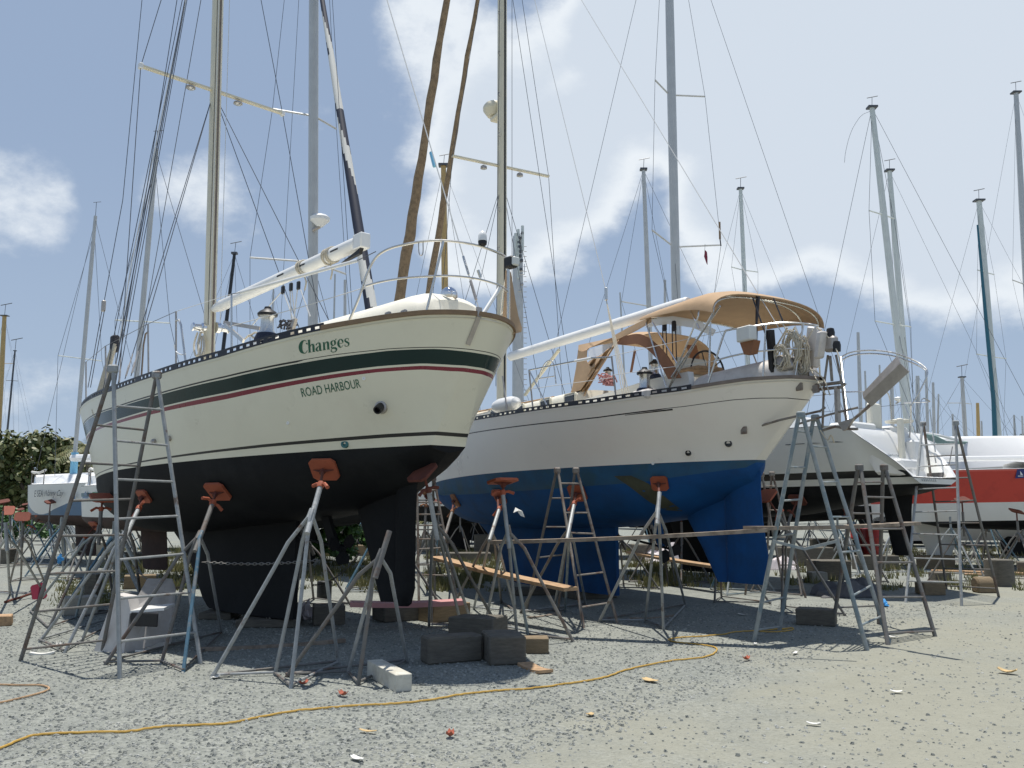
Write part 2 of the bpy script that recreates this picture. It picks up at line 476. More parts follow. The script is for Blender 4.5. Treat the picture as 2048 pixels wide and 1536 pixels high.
def cap_rail(bt, s0, s1, h, w, side=1):
    pts = arc_pts(bt, s0, s1, .06, side, 1, -.01)
    if side > 0: pts = arc_pts(bt, s0, .0 + s0 + .0001, 9, 1) + pts if False else pts
    mb = MB(); up = V((0, 0, h)); rows = []
    for i, p in enumerate(pts):
        t = (pts[min(i + 1, len(pts) - 1)] - pts[max(i - 1, 0)]).normalized(); n = t.cross(V((0, 0, 1)))
        n = n * (w / 2)
        rows.append([p - n, p - n * .9 + up, p + n * .9 + up, p + n, p - n])
    mb.grid(rows); return mb
def tubes(name, lines, r, m, parent, n=7):
    mb = MB()
    for l in lines: mb.tube(l, r, n)
    return mb.build(name, m, parent)
def wire(name, pts, r, m, parent): return MB().tube(pts, r, 5).build(name, m, parent)
def fin(bt, prof, hw, m=0, nose=.5):
    """foil-shaped appendage: prof = list of (z, s_front, s_aft)"""
    mb = MB(); rows = []
    for z, sf, sa in prof:
        c = sf - sa; r = []
        for k in (0, .05, .15, .35, .6, .85, 1): r.append((sf - c * k, hw * (4 * sqrt(max(k, 0)) * (1 - k) * .65 + .12 * (0 < k)) ))
        ring = [bt.W(a, b, z) for a, b in r] + [bt.W(a, -b, z) for a, b in r[::-1]]
        ring.append(ring[0]); rows.append(ring)
    mb.grid(rows); mb.add(rows[-1][:-1], [tuple(range(len(rows[-1]) - 1))]); mb.add(rows[0][:-1], [tuple(range(len(rows[0]) - 1))])
    return mb
# bold upright letters with thick stems and hairlines: strokes of (x, y, width)
SCRIPT = {
 'C': (.62, [[(.52, .80, .03), (.60, .70, .10), (.60, .66, .03)], [(.56, .90, .03), (.44, 1.0, .05), (.26, .94, .16), (.14, .72, .24), (.11, .45, .25), (.17, .18, .20), (.33, .02, .07), (.47, .03, .05), (.60, .20, .03)]]),
 'h': (.56, [[(.13, 1.0, .14), (.13, 0, .14)], [(.02, .99, .03), (.15, .99, .03)], [(.03, .01, .03), (.25, .01, .03)], [(.20, .46, .03), (.30, .60, .06), (.40, .56, .13), (.42, .42, .15), (.42, 0, .14)], [(.33, .01, .03), (.54, .01, .03)]]),
 'a': (.50, [[(.06, .48, .09), (.12, .60, .05), (.24, .63, .06), (.33, .54, .13), (.33, .10, .14), (.40, .02, .07), (.48, .06, .03)], [(.29, .38, .03), (.16, .32, .07), (.07, .17, .14), (.12, .03, .08), (.22, .02, .04), (.29, .12, .03)]]),
 'n': (.56, [[(.13, .62, .12), (.13, 0, .14)], [(.02, .60, .03), (.14, .60, .03)], [(.03, .01, .03), (.25, .01, .03)], [(.20, .46, .03), (.30, .60, .06), (.40, .56, .13), (.42, .42, .15), (.42, 0, .14)], [(.33, .01, .03), (.54, .01, .03)]]),
 'g': (.52, [[(.24, .63, .04), (.12, .56, .11), (.10, .42, .13), (.16, .27, .09), (.25, .25, .04), (.36, .34, .10), (.37, .48, .13), (.32, .60, .08), (.24, .63, .04)], [(.36, .60, .03), (.44, .70, .05), (.48, .68, .08)], [(.17, .26, .03), (.09, .16, .06), (.14, .06, .10), (.34, .03, .14), (.44, -.08, .12), (.38, -.24, .06), (.20, -.27, .05), (.06, -.18, .06), (.09, -.04, .04), (.16, .04, .03)]]),
 'e': (.48, [[(.10, .33, .03), (.40, .33, .04), (.38, .52, .11), (.28, .63, .05), (.17, .60, .07), (.09, .44, .14), (.09, .24, .15), (.17, .05, .10), (.28, .01, .04), (.42, .14, .03)]]),
 's': (.44, [[(.34, .44, .03), (.34, .58, .04), (.22, .63, .04), (.11, .56, .08), (.11, .44, .11), (.22, .34, .13), (.33, .24, .12), (.34, .10, .08), (.22, .01, .04), (.08, .06, .04), (.07, .20, .03)]]),
}
def stroke_quads(st, k=5):
    pts = smooth_path([V((x, y, w)) for x, y, w in st], k) if len(st) > 2 else [V(q) for q in st]
    L = []; R = []
    for i, p in enumerate(pts):
        t = pts[min(i + 1, len(pts) - 1)] - pts[max(i - 1, 0)]; t = V((t.x, t.y)).normalized(); n = V((-t.y, t.x))
        L.append((p.x + n.x * p.z / 2, p.y + n.y * p.z / 2)); R.append((p.x - n.x * p.z / 2, p.y - n.y * p.z / 2))
    return L, R
def text_mesh2d(txt, shear=0):
    cu = bpy.data.curves.new('tmp', 'FONT'); cu.body = txt; cu.resolution_u = 3; cu.shear = shear
    o = bpy.data.objects.new('tmp', cu); me = o.to_mesh()
    vs = [(v.co.x, v.co.y) for v in me.vertices]; fs = [tuple(p.vertices) for p in me.polygons]
    o.to_mesh_clear(); bpy.data.objects.remove(o); bpy.data.curves.remove(cu)
    return vs, fs
def lay_text(txt, fit, o, ex, ey, shear=0):
    """2-D text scaled so its box maps to origin o, edges ex, ey (any space through fit)"""
    vs, fs = text_mesh2d(txt, shear)
    x0 = min(v[0] for v in vs); x1 = max(v[0] for v in vs); y0 = min(v[1] for v in vs); y1 = max(v[1] for v in vs)
    out = []
    for x, y in vs:
        u = (x - x0) / (x1 - x0); w = (y - y0) / (y1 - y0)
        out.append(fit(o[0] + ex[0] * u + ey[0] * w, o[1] + ex[1] * u + ey[1] * w))
    return MB().add(out, fs)

# ================================================================ boat one: cream ketch-like sloop, green band
R1 = G(830, 1100); R1 = (R1.x * 10 / R1.y, 10.0)
LW1 = dict(s=(-.58, 9.4), B=1.72, xm=.5, p=1.9, q=1.05, pf=1.7, qf=1.15, w=.14)
LS1 = dict(s=(-1.25, 10.4), B=1.85, xm=.5, p=2.3, q=2.0, pf=1.8, qf=1.2, w=0)
B1 = Boat(R1, 47, LW1, LS1, lambda s: 2.25 - .03 * s,
          tab([(-1.25, 3.59), (-.94, 3.575), (-.37, 3.516), (.09, 3.481), (.77, 3.422), (1.63, 3.34), (3.23, 3.26), (4.5, 3.21), (7, 3.207), (10.4, 3.3)]),
          tab([(-.55, 2.19), (-.3, 2.0), (0, 1.86), (1.07, 1.56), (2.6, 1.42), (5, 1.22), (6.5, 1.22), (8, 1.4), (9.4, 1.95)]))
root1 = thing('sailboat', 'cream sailboat with dark green band, red stripe, black bottom and green lettering on its stern', 'sailboat', (R1[0] - 3, R1[1] + 3, 0))
cove = tab([(-1.2, .745), (-.9, .763), (-.5, .782), (0, .79), (.5, .794), (1.7, .807), (5.3, .795), (10, .77)])
covl = lambda s: cove(s) - (.006 if s < .45 else .016)
gtop = tab([(-1.1, .726), (-.87, .749), (-.5, .765), (.49, .767), (1.9, .777), (5, .772), (10, .75)])
gbot = tab([(-1, .627), (-.8, .646), (-.4, .655), (.76, .645), (3, .642), (5.4, .62), (10, .58)])
rtop = lambda s: gbot(s) - .017
rbot = tab([(-1, .58), (-.8, .601), (-.4, .610), (.8, .589), (1.8, .578), (3, .581), (5.2, .575), (10, .53)])
btop = tab([(-.55, .109), (0, .104), (1.1, .1), (1.9, .091), (3, .076), (3.7, .066), (4.9, .05), (5.7, .04), (9, .04)])
bbot = lambda s: btop(s) * .72
E1 = [lambda s: 0, bbot, btop, lambda s: lerp(btop(s), rbot(s), .33), lambda s: lerp(btop(s), rbot(s), .66), rbot, rtop, gbot, gtop, covl, cove, lambda s: lerp(cove(s), 1, .33), lambda s: lerp(cove(s), 1, .66), lambda s: 1]
hm = hull_mesh(B1, E1, [0, 4, 0, 0, 0, 2, 0, 1, 0, 4, 0, 0, 0], nx=110, botm=(3, 3))
hull1 = hm.build('hull', [M['cream'], M['green'], M['red'], M['antiblack'], M['bootblack']], root1); merged(hull1); cast1 = caster(hull1, root1)
deck_mesh(B1).build('deck', M['creamdeck'], root1)
# the thicker end of the cove line
mb = MB(); rws = []
for i in range(9):
    k = i / 8; rws.append([B1.hh(lerp(508, 596, k), lerp(737, 720.5, k), .004), B1.hh(lerp(508, 594, k), lerp(735.5, 717.5, k), .004)])
mb.grid(rws).build('cove_stripe', M['bootblack'], hull1) if False else mb.build('cove_stripe', M['bootblack'], root1)
# keel, skeg, rudder, strut, propeller
fin(B1, [(1.5, 7.4, 2.62), (1.25, 6.6, 2.62), (1.0, 6.1, 2.62), (.6, 5.6, 2.62), (.25, 5.25, 2.62), (.13, 5.05, 2.62)], .26).build('keel', M['antiblack'], root1)
fin(B1, [(1.95, 1.45, .36), (1.55, 1.12, .36), (1.0, .82, .36), (.53, .56, .36)], .09).build('skeg', M['antiblack'], root1)
fin(B1, [(1.9, .33, -.02), (1.55, .33, 0), (.7, .33, 0), (.53, .33, .06), (.5, .3, .12)], .07).build('rudder', M['antiblack'], root1)
MB().bar(B1.W(1.95, 0, 1.55), B1.W(1.7, 0, 1.13), .05, .16, B1.hv).build('propeller_strut', M['antiblack'], root1)
mb = MB().tube([B1.W(2.62, 0, 1.22), B1.W(1.45, 0, 1.08)], .02)
mb.lathe(B1.W(1.6, 0, 1.1), -B1.hv, [(.03, -.05), (.045, 0), (.05, .06), (.02, .16)], 10)
for k in range(3):
    g = 2 * pi * k / 3 + .4; d = B1.pv * cos(g) + V((0, 0, sin(g))); e = d.cross(B1.hv)
    c = B1.W(1.52, 0, 1.1)
    mb.sheet([[c + d * .04 - e * .03, c + d * .12 - e * .09 + B1.hv * .03, c + d * .2 - e * .06 + B1.hv * .02], [c + d * .04 + e * .03, c + d * .12 + e * .09 - B1.hv * .03, c + d * .2 + e * .06 - B1.hv * .02]], .012)
mb.build('propeller', M['antiblack'], root1)
# lettering
mb = MB(); adv = 0
tot = sum(SCRIPT[c][0] for c in 'Changes')
def c1(x, y):  # letter space -> photo -> hull
    u = x / tot
    return B1.hh(lerp(599, 700.5, u) - y * 1.5, lerp(708.6, 692, u) - y * 25.5, .004)
for ch in 'Changes':
    w, sts = SCRIPT[ch]
    for st in sts:
        Lq, Rq = stroke_quads(st)
        mb.grid([[c1(adv + a[0], a[1]), c1(adv + b[0], b[1])] for a, b in zip(Lq, Rq)])
    adv += w
mb.build('name_lettering', M['textgreen'], root1, smooth=False)
lay_text('ROAD HARBOUR', lambda x, y: B1.hh(x, y, .004), (605, 794.5), (117.5, -19.2), (-4.2, -17.6)).build('port_lettering', M['textgreen'], root1, smooth=False)
# through-hulls
for px, py, m, r in ((763, 815, 'blackshiny', .055), (690, 888, 'bronze', .045)):
    c = B1.hh(px, py); n = (B1.hh(px, py, .1) - c).normalized()
    if m == 'blackshiny':
        o = MB().lathe(c, n, [(r * 1.25, -.02), (r * 1.25, .03), (r * .9, .035)], 18).build('exhaust_outlet', M['steeldull'], root1)
        MB().lathe(c + n * .03, n - V((0, 0, .5)), [(r * .85, -.02), (r * .85, .09), (r * .6, .092), (r * .5, .03)], 16).build('hose_end', M['black'], o)
    else: MB().lathe(c, n, [(r, -.02), (r, .014), (r * .45, .016), (r * .4, .0)], 18).build('through_hull', M[m], root1)
for px, py in ((728, 757), (576, 846)):
    c = B1.hh(px, py); n = (B1.hh(px, py, .1) - c).normalized()
    MB().lathe(c, n, [(.02, -.01), (.02, .008), (.008, .009), (.006, 0)], 12).build('hull_fitting', M['white'], root1)
for px, py in ((310, 883), (340, 877)):
    c = B1.hh(px, py); n = (B1.hh(px, py, .1) - c).normalized()
    MB().lathe(c, n, [(.035, -.01), (.035, .03), (.02, .05)], 10).build('intake_cover', M['steeldull'], root1)
# rails
toe_rail(B1, .06, 10.2, .115, .085).build('toe_rail', M['railblack'], root1)
toe_rail(B1, .06, 10.2, .115, .085, -1).build('toe_rail', M['railblack'], root1)
mb = cap_rail(B1, -1.25, .1, .05, .075)
mb2 = cap_rail(B1, -1.25, .1, .05, .075, -1); mb.add(mb2.v, mb2.f)
mb.build('cap_rail', M['teak'], root1)
# aft cabin and cockpit coaming
def trunk(bt, s0, s1, w0, w1, z0, h, nose=.25, n=26, m=10, crown=.08, sq=3.2):
    rows = []
    for i in range(n + 1):
        k = i / n; s = lerp(s0, s1, k)
        e = min(1, k / nose, (1 - k) / nose); e = max(0, 1 - (1 - e) ** 2.4) ** (1 / 2.4)
        w = lerp(w0, w1, k); row = []
        for j in range(m * 2 + 1):
            g = pi * j / (2 * m); c = cos(g); q = sin(g)
            b = abs(c) ** (2 / sq) * (1 if c >= 0 else -1); zz = abs(q) ** (2 / sq)
            row.append(bt.W(s, b * w * (.35 + .65 * e if e < 1 else 1), z0(s) + zz * h * e + crown * zz * (1 - b * b) * e))
        rows.append(row)
    return MB().grid(rows)
zd = lambda s: B1.zS(s) - .05
trunk(B1, -.8, 1.75, .55, 1.32, zd, .42, .16).build('aft_cabin', M['creamdeck'], root1)
trunk(B1, 4.2, 9.0, 1.15, .55, zd, .36, .15).build('fore_cabin', M['creamdeck'], root1)
# coaming with winch
a0, z0 = B1.pl(545, 700, 1.25); a1, _ = B1.pl(470, 715, 1.25)
mb = MB()
for s0_, s1_, b_ in ((1.45, 3.6, 1.18), (1.45, 3.6, -1.18)):
    p = [B1.W(s0_, b_ + .12, zd(s0_)), B1.W(s0_ + .02, b_ + .1, zd(s0_) + .24), B1.W(s1_, b_ + .1, zd(s1_) + .20), B1.W(s1_ + .25, b_ + .12, zd(s1_))]
    mb.prism(p, B1.pv * -.26)
mb.build('cockpit_coaming', M['white'], root1)
def winch(bt, c, k=1.0, parent=None):
    o = MB().lathe(c, (0, 0, 1), [(.15 * k, 0), (.16 * k, .05 * k), (.13 * k, .12 * k), (.12 * k, .13 * k)], 18).build('winch_base', M['navy'], parent)
    MB().lathe(c + V((0, 0, .12 * k)), (0, 0, 1), [(.115 * k, 0), (.085 * k, .06 * k), (.082 * k, .2 * k), (.1 * k, .24 * k)], 18).build('winch_drum', M['steel'], o)
    MB().lathe(c + V((0, 0, .355 * k)), (0, 0, 1), [(.125 * k, 0), (.13 * k, .03 * k), (.10 * k, .06 * k), (.05 * k, .09 * k), (.04 * k, .12 * k)], 18).build('winch_cap', M['black'], o)
    return o
winch(B1, B1.at(533, 687, 1.1), .95, root1)
winch(B1, B1.W(2.2, -1.1, zd(2.2) + .24), .95, root1)
# steel pilot seat / hatch pieces in the cockpit
MB().bar(B1.at(448, 645, .9), B1.at(520, 657, .9), .02, .05).build('cockpit_bar', M['steeldull'], root1)
MB().bar(B1.at(450, 650, .95), B1.at(487, 682, .95), .03, .05).build('cockpit_bar', M['steel'], root1)
MB().rbox(B1.at(583, 655, 1.1), B1.hv * .07, B1.pv * .02, V((0, 0, .09)) + B1.hv * -.04, .005).build('hatch_plate', M['steeldull'], root1)
mb = MB()
for i in range(6):
    c = B1.at(560 + 5 * i, 652 + random.uniform(-5, 4), 1.1); mb.tube([c + V((random.uniform(-.06, .06), random.uniform(-.06, .06), .06 * sin(j))) for j in range(5)], .012, 5)
mb.build('coiled_line', M['ropedark'], root1)
MB().tube(smooth_path([B1.at(x, y, 1.2) for x, y in ((490, 678), (500, 670), (508, 676), (515, 668), (510, 665), (498, 673))], 4), .012, 6).build('rope_hank', M['ropepale'], root1)
# three boom-vang blocks standing on the deck: mainsheet blocks
for px, py in ((566, 580), (582, 574), (597, 571)):
    c = B1.at(px, py, .3); MB().rbox(c, B1.hv * .035, B1.pv * .018, V((0, 0, .06)), .012).build('sheet_block', M['black'], root1)
for x0, y0, x1, y1 in ((562, 585, 505, 650), (568, 587, 590, 648), (580, 582, 583, 640), (584, 582, 590, 636), (595, 580, 588, 640), (601, 580, 620, 632)):
    wire('mainsheet', [B1.at(x0, y0, .3), B1.at(x1, y1, .3)], .009, M['wirelight'], root1)
# heater chimney ball
c = B1.at(898, 626, .05)
MB().lathe(c, (0, 0, 1), [(.09, 0), (.085, .02), (.07, .03), (.07, .14), (.075, .15)], 18).build('vent_post', M['steel'], root1)
MB().lathe(c + V((0, 0, .20)), (0, 0, 1), [(.03, -.095), (.07, -.07), (.098, -.02), (.098, .02), (.085, .055), (.05, .085), (.01, .097)], 22).build('vent_ball', M['chrome'], root1)
# stern pulpit
def onrail(px, py, off=-.06): return B1.hit(px, py, 1, off)[2]
top = [onrail(x, y) for x, y in ((699, 640), (716, 600), (735, 545), (752, 515), (775, 499), (805, 490), (845, 483), (885, 481), (930, 486), (965, 494), (990, 503), (1008, 512))]
def mirror(bt, q):
    d = q - V((bt.R[0], bt.R[1], 0)); return q - bt.pv * (2 * d.dot(bt.pv))
half = [q for q in top]
full = half + [mirror(B1, half[k]) for k in (6, 5, 4, 3, 2, 1, 0)]
MB().tube(smooth_path(full, 5), .0145, 8).build('pulpit_rail', M['steel'], root1)
low = [onrail(x, y) for x, y in ((732, 572), (760, 564), (800, 557), (850, 553), (905, 552), (950, 557), (985, 566), (1006, 575))]
MB().tube(smooth_path(low + [mirror(B1, low[k]) for k in (3, 2, 1, 0)], 5), .0125, 8).build('pulpit_rail', M['steel'], root1)
for a, b in (((853, 622), (887, 482)), ((1016, 645), (1016, 517))):
    MB().tube([onrail(*a), onrail(*b)], .0135, 8).build('pulpit_leg', M['steel'], root1)
q = onrail(853, 622); MB().tube([mirror(B1, q), mirror(B1, onrail(887, 482))], .0135, 8).build('pulpit_leg', M['steel'], root1)
# man-overboard light, outboard bracket, wind generator strut
c = onrail(965, 493)
MB().lathe(c, (0, 0, 1), [(.02, 0), (.045, .02), (.05, .05), (.045, .06)], 12).build('lamp_base', M['black'], root1)
MB().lathe(c + V((0, 0, .06)), (0, 0, 1), [(.05, 0), (.048, .06), (.03, .10), (.005, .115)], 12).build('lamp_dome', M['white'], root1)
c = onrail(1022, 525); MB().rbox(c, B1.hv * .06, B1.pv * .05, V((0, 0, .06)), .015).build('stern_light', M['black'], root1)
MB().rbox(c + B1.hv * -.06, B1.hv * .03, B1.pv * .04, V((0, 0, .045)), .01).build('light_lens', M['whitegrey'], root1)
MB().tube([onrail(966, 628), onrail(1000, 575)], .022, 8).build('davit_arm', M['white'], root1)
MB().tube([onrail(956, 540), onrail(961, 555)], .016, 8).build('rod_holder', M['steel'], root1)
mb = MB().tube(smooth_path([onrail(837, 484), onrail(838, 505), onrail(842, 511), onrail(846, 505), onrail(846, 484)], 4), .006, 6); mb.build('rail_hook', M['steeldull'], root1)
for px, py in ((776, 628), (808, 624)):
    MB().rbox(B1.hit(px, py, 1, -.03)[2], B1.hv * .04, B1.pv * .02, V((0, 0, .022)), .008).build('fairlead', M['steeldull'], root1)
# tan canvas bag hanging on the starboard quarter
q = mirror(B1, onrail(960, 500)); st = B1.W(-.55, -1.1, 4.35)
a, b = P(1017, 545, 9.75), P(1040, 662, 9.75)
MB().sheet([[P(1018, 540, 9.75), P(1022, 545, 9.8)], [P(1016, 590, 9.72), P(1030, 595, 9.85)], [P(1012, 630, 9.7), P(1037, 632, 9.9)], [P(1014, 650, 9.7), P(1044, 655, 9.9)], [P(1026, 668, 9.72), P(1043, 664, 9.9)]], .05).build('canvas_bag', M['tan'], root1)
# chainplate and backstay
q0 = B1.hh(957, 634, .012); q1 = B1.hh(935, 690, .012)
mb = MB(); mb.bar(q0, q1, .05, .012, B1.hh(940, 660, .5) - B1.hh(940, 660)); mb.bar(q0, q0 + V((0, 0, .1)), .06, .03, B1.hv); mb.build('chainplate', M['steeldull'], root1)
mtop = B1.at(461, -1053)
bs0 = q0 + V((0, 0, .08)); kk = lambda k: bs0.lerp(mtop, k)
wire('backstay', [kk(0), kk(1)], .007, M['wirelight'], root1)
MB().tube([kk(.006), kk(.018)], .016, 8).build('turnbuckle', M['steeldull'], root1)
MB().tube([kk(.022), kk(.034)], .014, 8).build('turnbuckle', M['steel'], root1)
# find parameter where the picture row is ~318
MB().tube([B1.at(862, 305), B1.at(869, 333)], .022, 8).build('stay_insulator', M['insul'], root1)
# mast
mb0 = B1.at(410, 708); mdir = (mtop - mb0)
def oval(bt, p0, p1, a, b, n=14, taper=1.0):
    mb = MB(); rows = []
    for k, tp in ((0, 1), (.9, 1), (1, taper)):
        c = p0.lerp(p1, k)
        rows.append([c + bt.hv * (a * tp * cos(2 * pi * j / n)) + bt.pv * (b * tp * sin(2 * pi * j / n)) for j in range(n + 1)])
    mb.grid(rows); return mb
mpx = lambda y: 425 + .0229 * (525 - y)
MP0 = B1.W(B1.pl(mpx(700), 700)[0], 0, zd(5) ); MP1 = B1.at(mpx(0), 0) + (B1.at(mpx(0), 0) - B1.at(mpx(600), 600)) * .75
mast1 = oval(B1, MP0, MP1, .125, .088, 18).build('mast', M['mastcream'], root1)
MB().bar(MP0 - B1.hv * .125, MP1 - B1.hv * .125, .03, .02, B1.hv).build('mast_track', M['teakgrey'], mast1)
# spreaders and their lamps
for tip, rt in (((275, 80), (425, 150)), ((580, 182), (441, 153))):
    w = 1.28 if tip[0] < 400 else -1.28
    sm = B1.pl(433, 150)[0]; tp = B1.W(sm, w, 8.77); rt3 = B1.W(sm, .08 if w > 0 else -.08, 8.77)
    sp = MB().bar(rt3, tp, .085, .035, (0, 0, 1)).build('spreader', M['mastcream'], root1)
    MB().rbox(tp, B1.hv * .05, B1.pv * .035, V((0, 0, .05)), .015).build('spreader_tip', M['white'], sp)
    k = .3 if w > 0 else .28; c = rt3.lerp(tp, k) - V((0, 0, .05))
    MB().lathe(c, (0, 0, -1), [(.03, 0), (.075, .02), (.08, .05), (.07, .055)], 14).build('deck_light', M['steeldull'], sp)
    MB().lathe(c - V((0, 0, .056)), (0, 0, -1), [(.068, 0), (.05, .012)], 14).build('lamp_glass', M['lens'], sp)
sm = B1.pl(433, 150)[0]; PT = B1.W(sm, 1.28, 8.77); ST = B1.W(sm, -1.28, 8.77)
cp = B1.hit(238, 770, 1, -.1)[2]; cs = mirror(B1, cp)
def sh(a, b, r=.0065): return wire('shroud', [a, b], r, M['wire'], root1)
MTOP = MP1
sh(PT, cp); sh(MTOP, PT); sh(ST, cs); sh(MTOP, ST)
ml = B1.at(427, 185) ; low1 = B1.hit(250, 758, 1, -.1)[2]; low2 = B1.hit(262, 752, 1, -.1)[2]
sh(ml, low1); sh(ml, low2 ); sh(ml, mirror(B1, low1) + B1.hv * .5); sh(ml, mirror(B1, low2) - B1.hv * .5)
sh(MTOP, cp + B1.hv * .3, .009); sh(MTOP, cp + B1.hv * .65); sh(MTOP, cp + B1.hv * .05, .006); sh(B1.at(466, -700), cp + B1.hv * .15)
sh(MTOP, B1.W(10.3, 0, 3.45), .008); sh(B1.W(sm, 0, 13.5), B1.W(9.2, 0, 3.4))
wire('halyard', [B1.at(371, 0, .7), B1.at(263, 525, 1.2), B1.at(238, 690, 1.4)], .009, M['wirelight'], root1)
for c, d in ((cp, PT), (low1, ml), (low2, ml), (cp + B1.hv * .3, MTOP)):
    t = (d - c).normalized(); MB().tube([c + t * .05, c + t * .22, c + t * .24, c + t * .42], [.012, .016, .009, .009], 7).build('turnbuckle', M['steeldull'], root1)
# running line with block at the left, rope bundle on the shrouds
wire('running_line', [B1.at(284, 0, 1.0), B1.at(245.6, 400, 1.3), B1.at(208, 605, 1.5)], .006, M['wire'], root1)
MB().rbox(B1.at(207, 612, 1.5), B1.hv * .03, B1.pv * .03, V((0, 0, .09)), .012).build('tackle_block', M['steeldull'], root1)
for x in (203, 208): wire('running_line', [B1.at(x + 1, 620, 1.5), B1.at(x - 27, 775, 1.5)], .006, M['ropedark'], root1)
mb = MB()
for i in range(16):
    x = random.uniform(-5, 5); mb.tube(smooth_path([B1.at(228 + x * .5, 690 + random.uniform(-4, 4), 1.62), B1.at(215 + x, 735, 1.66), B1.at(200 + x * 1.3, 790, 1.7), B1.at(190 + x, 838 - abs(x) * 4, 1.72)], 4), .022, 6)
mb.build('rope_bundle', M['ropepale'], root1)
MB().rbox(B1.at(229, 688, 1.6), B1.hv * .07, B1.pv * .05, V((0, 0, .13)), .02).build('tackle_block', M['ropedark'], root1)
# stanchions, gate rails and lifelines
def stan(bx, by, tx, ty, bt=B1, off=-.07, r=.0125, par=None, m='steeldull'):
    a = bt.hit(bx, by, 1, off); q = bt.at(tx, ty, a[1])
    MB().tube([a[2], q], r, 8).build('stanchion', M[m], par or root1); return q
s1 = stan(352, 730, 352, 623); s2 = stan(297, 748, 296, 648); s3 = stan(212, 785, 211, 692); s4 = stan(172, 800, 172, 724); s5 = stan(463, 703, 463, 588, m='steel')
MB().tube([B1.hit(283, 750, 1, -.07)[2], B1.hit(287, 690, 1, -.07)[2], B1.hit(291, 668, 1, -.07)[2], B1.hit(296, 664, 1, -.07)[2]], .0125, 8).build('gate_brace', M['teakgrey'], root1)
MB().tube([B1.hit(371, 724, 1, -.07)[2], B1.hit(362, 650, 1, -.07)[2], B1.hit(358, 640, 1, -.07)[2], B1.hit(352, 641, 1, -.07)[2]], .014, 8).build('gate_brace', M['steel'], root1)
MB().tube(smooth_path([B1.hit(x, y, 1, -.07)[2] for x, y in ((349, 690), (352, 703), (362, 709), (371, 708))], 4), .008, 6).build('gate_wire', M['white'], root1)
tp = top[3]
for a, b, r, m in ((s4, s3, .004, 'wire'), (s3, s2, .004, 'wire'), (s2, s1, .004, 'wire'), (s1, s5, .004, 'wirelight')):
    wire('lifeline', [a, b], r, M[m], root1)
lp = [B1.hit(x, y, 1, -.07)[2] for x, y in ((463, 588), (481, 585), (715, 521), (722, 515), (752, 503))]
wire('lifeline', [lp[0], lp[1], lp[2], lp[4]], .005, M['wire'], root1)
MB().tube([lp[1], lp[2]], .019, 10).build('rail_padding', M['white'], root1)
wire('lifeline', [B1.hit(463, 652, 1, -.07)[2], B1.hit(600, 615, 1, -.07)[2], B1.hit(730, 575, 1, -.07)[2]], .005, M['wirelight'], root1)
# boom
bo0 = B1.at(428, 618); bo1 = B1.at(716, 487)
boom = MB().tube([bo0, bo0.lerp(bo1, .03), bo0.lerp(bo1, .06), bo0.lerp(bo1, .97), bo1], [.055, .075, .09, .095, .09], 16).build('boom', M['white'], root1)
d = (bo1 - bo0).normalized(); MB().rbox(bo1 + d * .08, d * .1, B1.pv * .075, V((0, 0, .10)), .012).build('boom_end', M['white'], boom)
MB().prism([bo1 + d * .14 + V((0, 0, -.10)), bo1 - d * .32 + V((0, 0, -.19)), bo1 + d * .10 + V((0, 0, -.17))], B1.pv * .05).build('boom_bracket', M['black'], boom)
for k, nn in ((.68, 3), (.84, 4)):
    mb = MB(); c0 = bo0.lerp(bo1, k); u = d.cross(V((0, 0, 1))).normalized(); w = u.cross(d)
    for i in range(nn):
        c = c0 + d * (.045 * i - .05); sl = random.uniform(-.06, .06)
        mb.tube([c + (u * cos(2 * pi * j / 16) + w * sin(2 * pi * j / 16)) * .108 + d * sl * sin(2 * pi * j / 16) for j in range(17)], .011, 5, cap=False)
    mb.tube(smooth_path([c0 - w * .11, c0 - w * .22 + d * .06, c0 - w * .33 + d * .02], 4), .012, 5)
    mb.build('boom_lashing', M['ropepale'], boom)
for k in (.56, .70, .90):
    c = bo0.lerp(bo1, k) + B1.pv * .09; MB().bar(c - d * .09, c + d * .09, .02, .02).build('boom_cleat', M['black'], boom)
# mast winches and coiled lines at the mast foot
for px, sgn in ((398, 1), (443, -1)):
    c = B1.at(px + (6 if sgn > 0 else -4), 656, .12 * sgn)
    MB().lathe(c, B1.pv * sgn, [(.09, -.06), (.09, 0), (.06, .03), (.055, .13), (.075, .15), (.06, .17)], 16).build('mast_winch', M['chrome'], root1)
mb = MB()
for i in range(10):
    x = random.uniform(-5, 5); mb.tube(smooth_path([B1.at(398 + x, 665, .14), B1.at(392 + x * 1.3, 690, .2), B1.at(396 + x * 1.4, 712, .24), B1.at(405 + x, 705 - i, .2), B1.at(404 + x * .5, 672, .14)], 4), .012, 5)
mb.build('coiled_line', M['ropepale'], root1)
for x in (416, 419, 440): wire('halyard', [B1.at(x, 650, .1 if x < 430 else -.1), B1.at(x + 22, -100, .1 if x < 430 else -.1)], .006, M['ropedark' if x == 416 else 'wirelight'], root1)

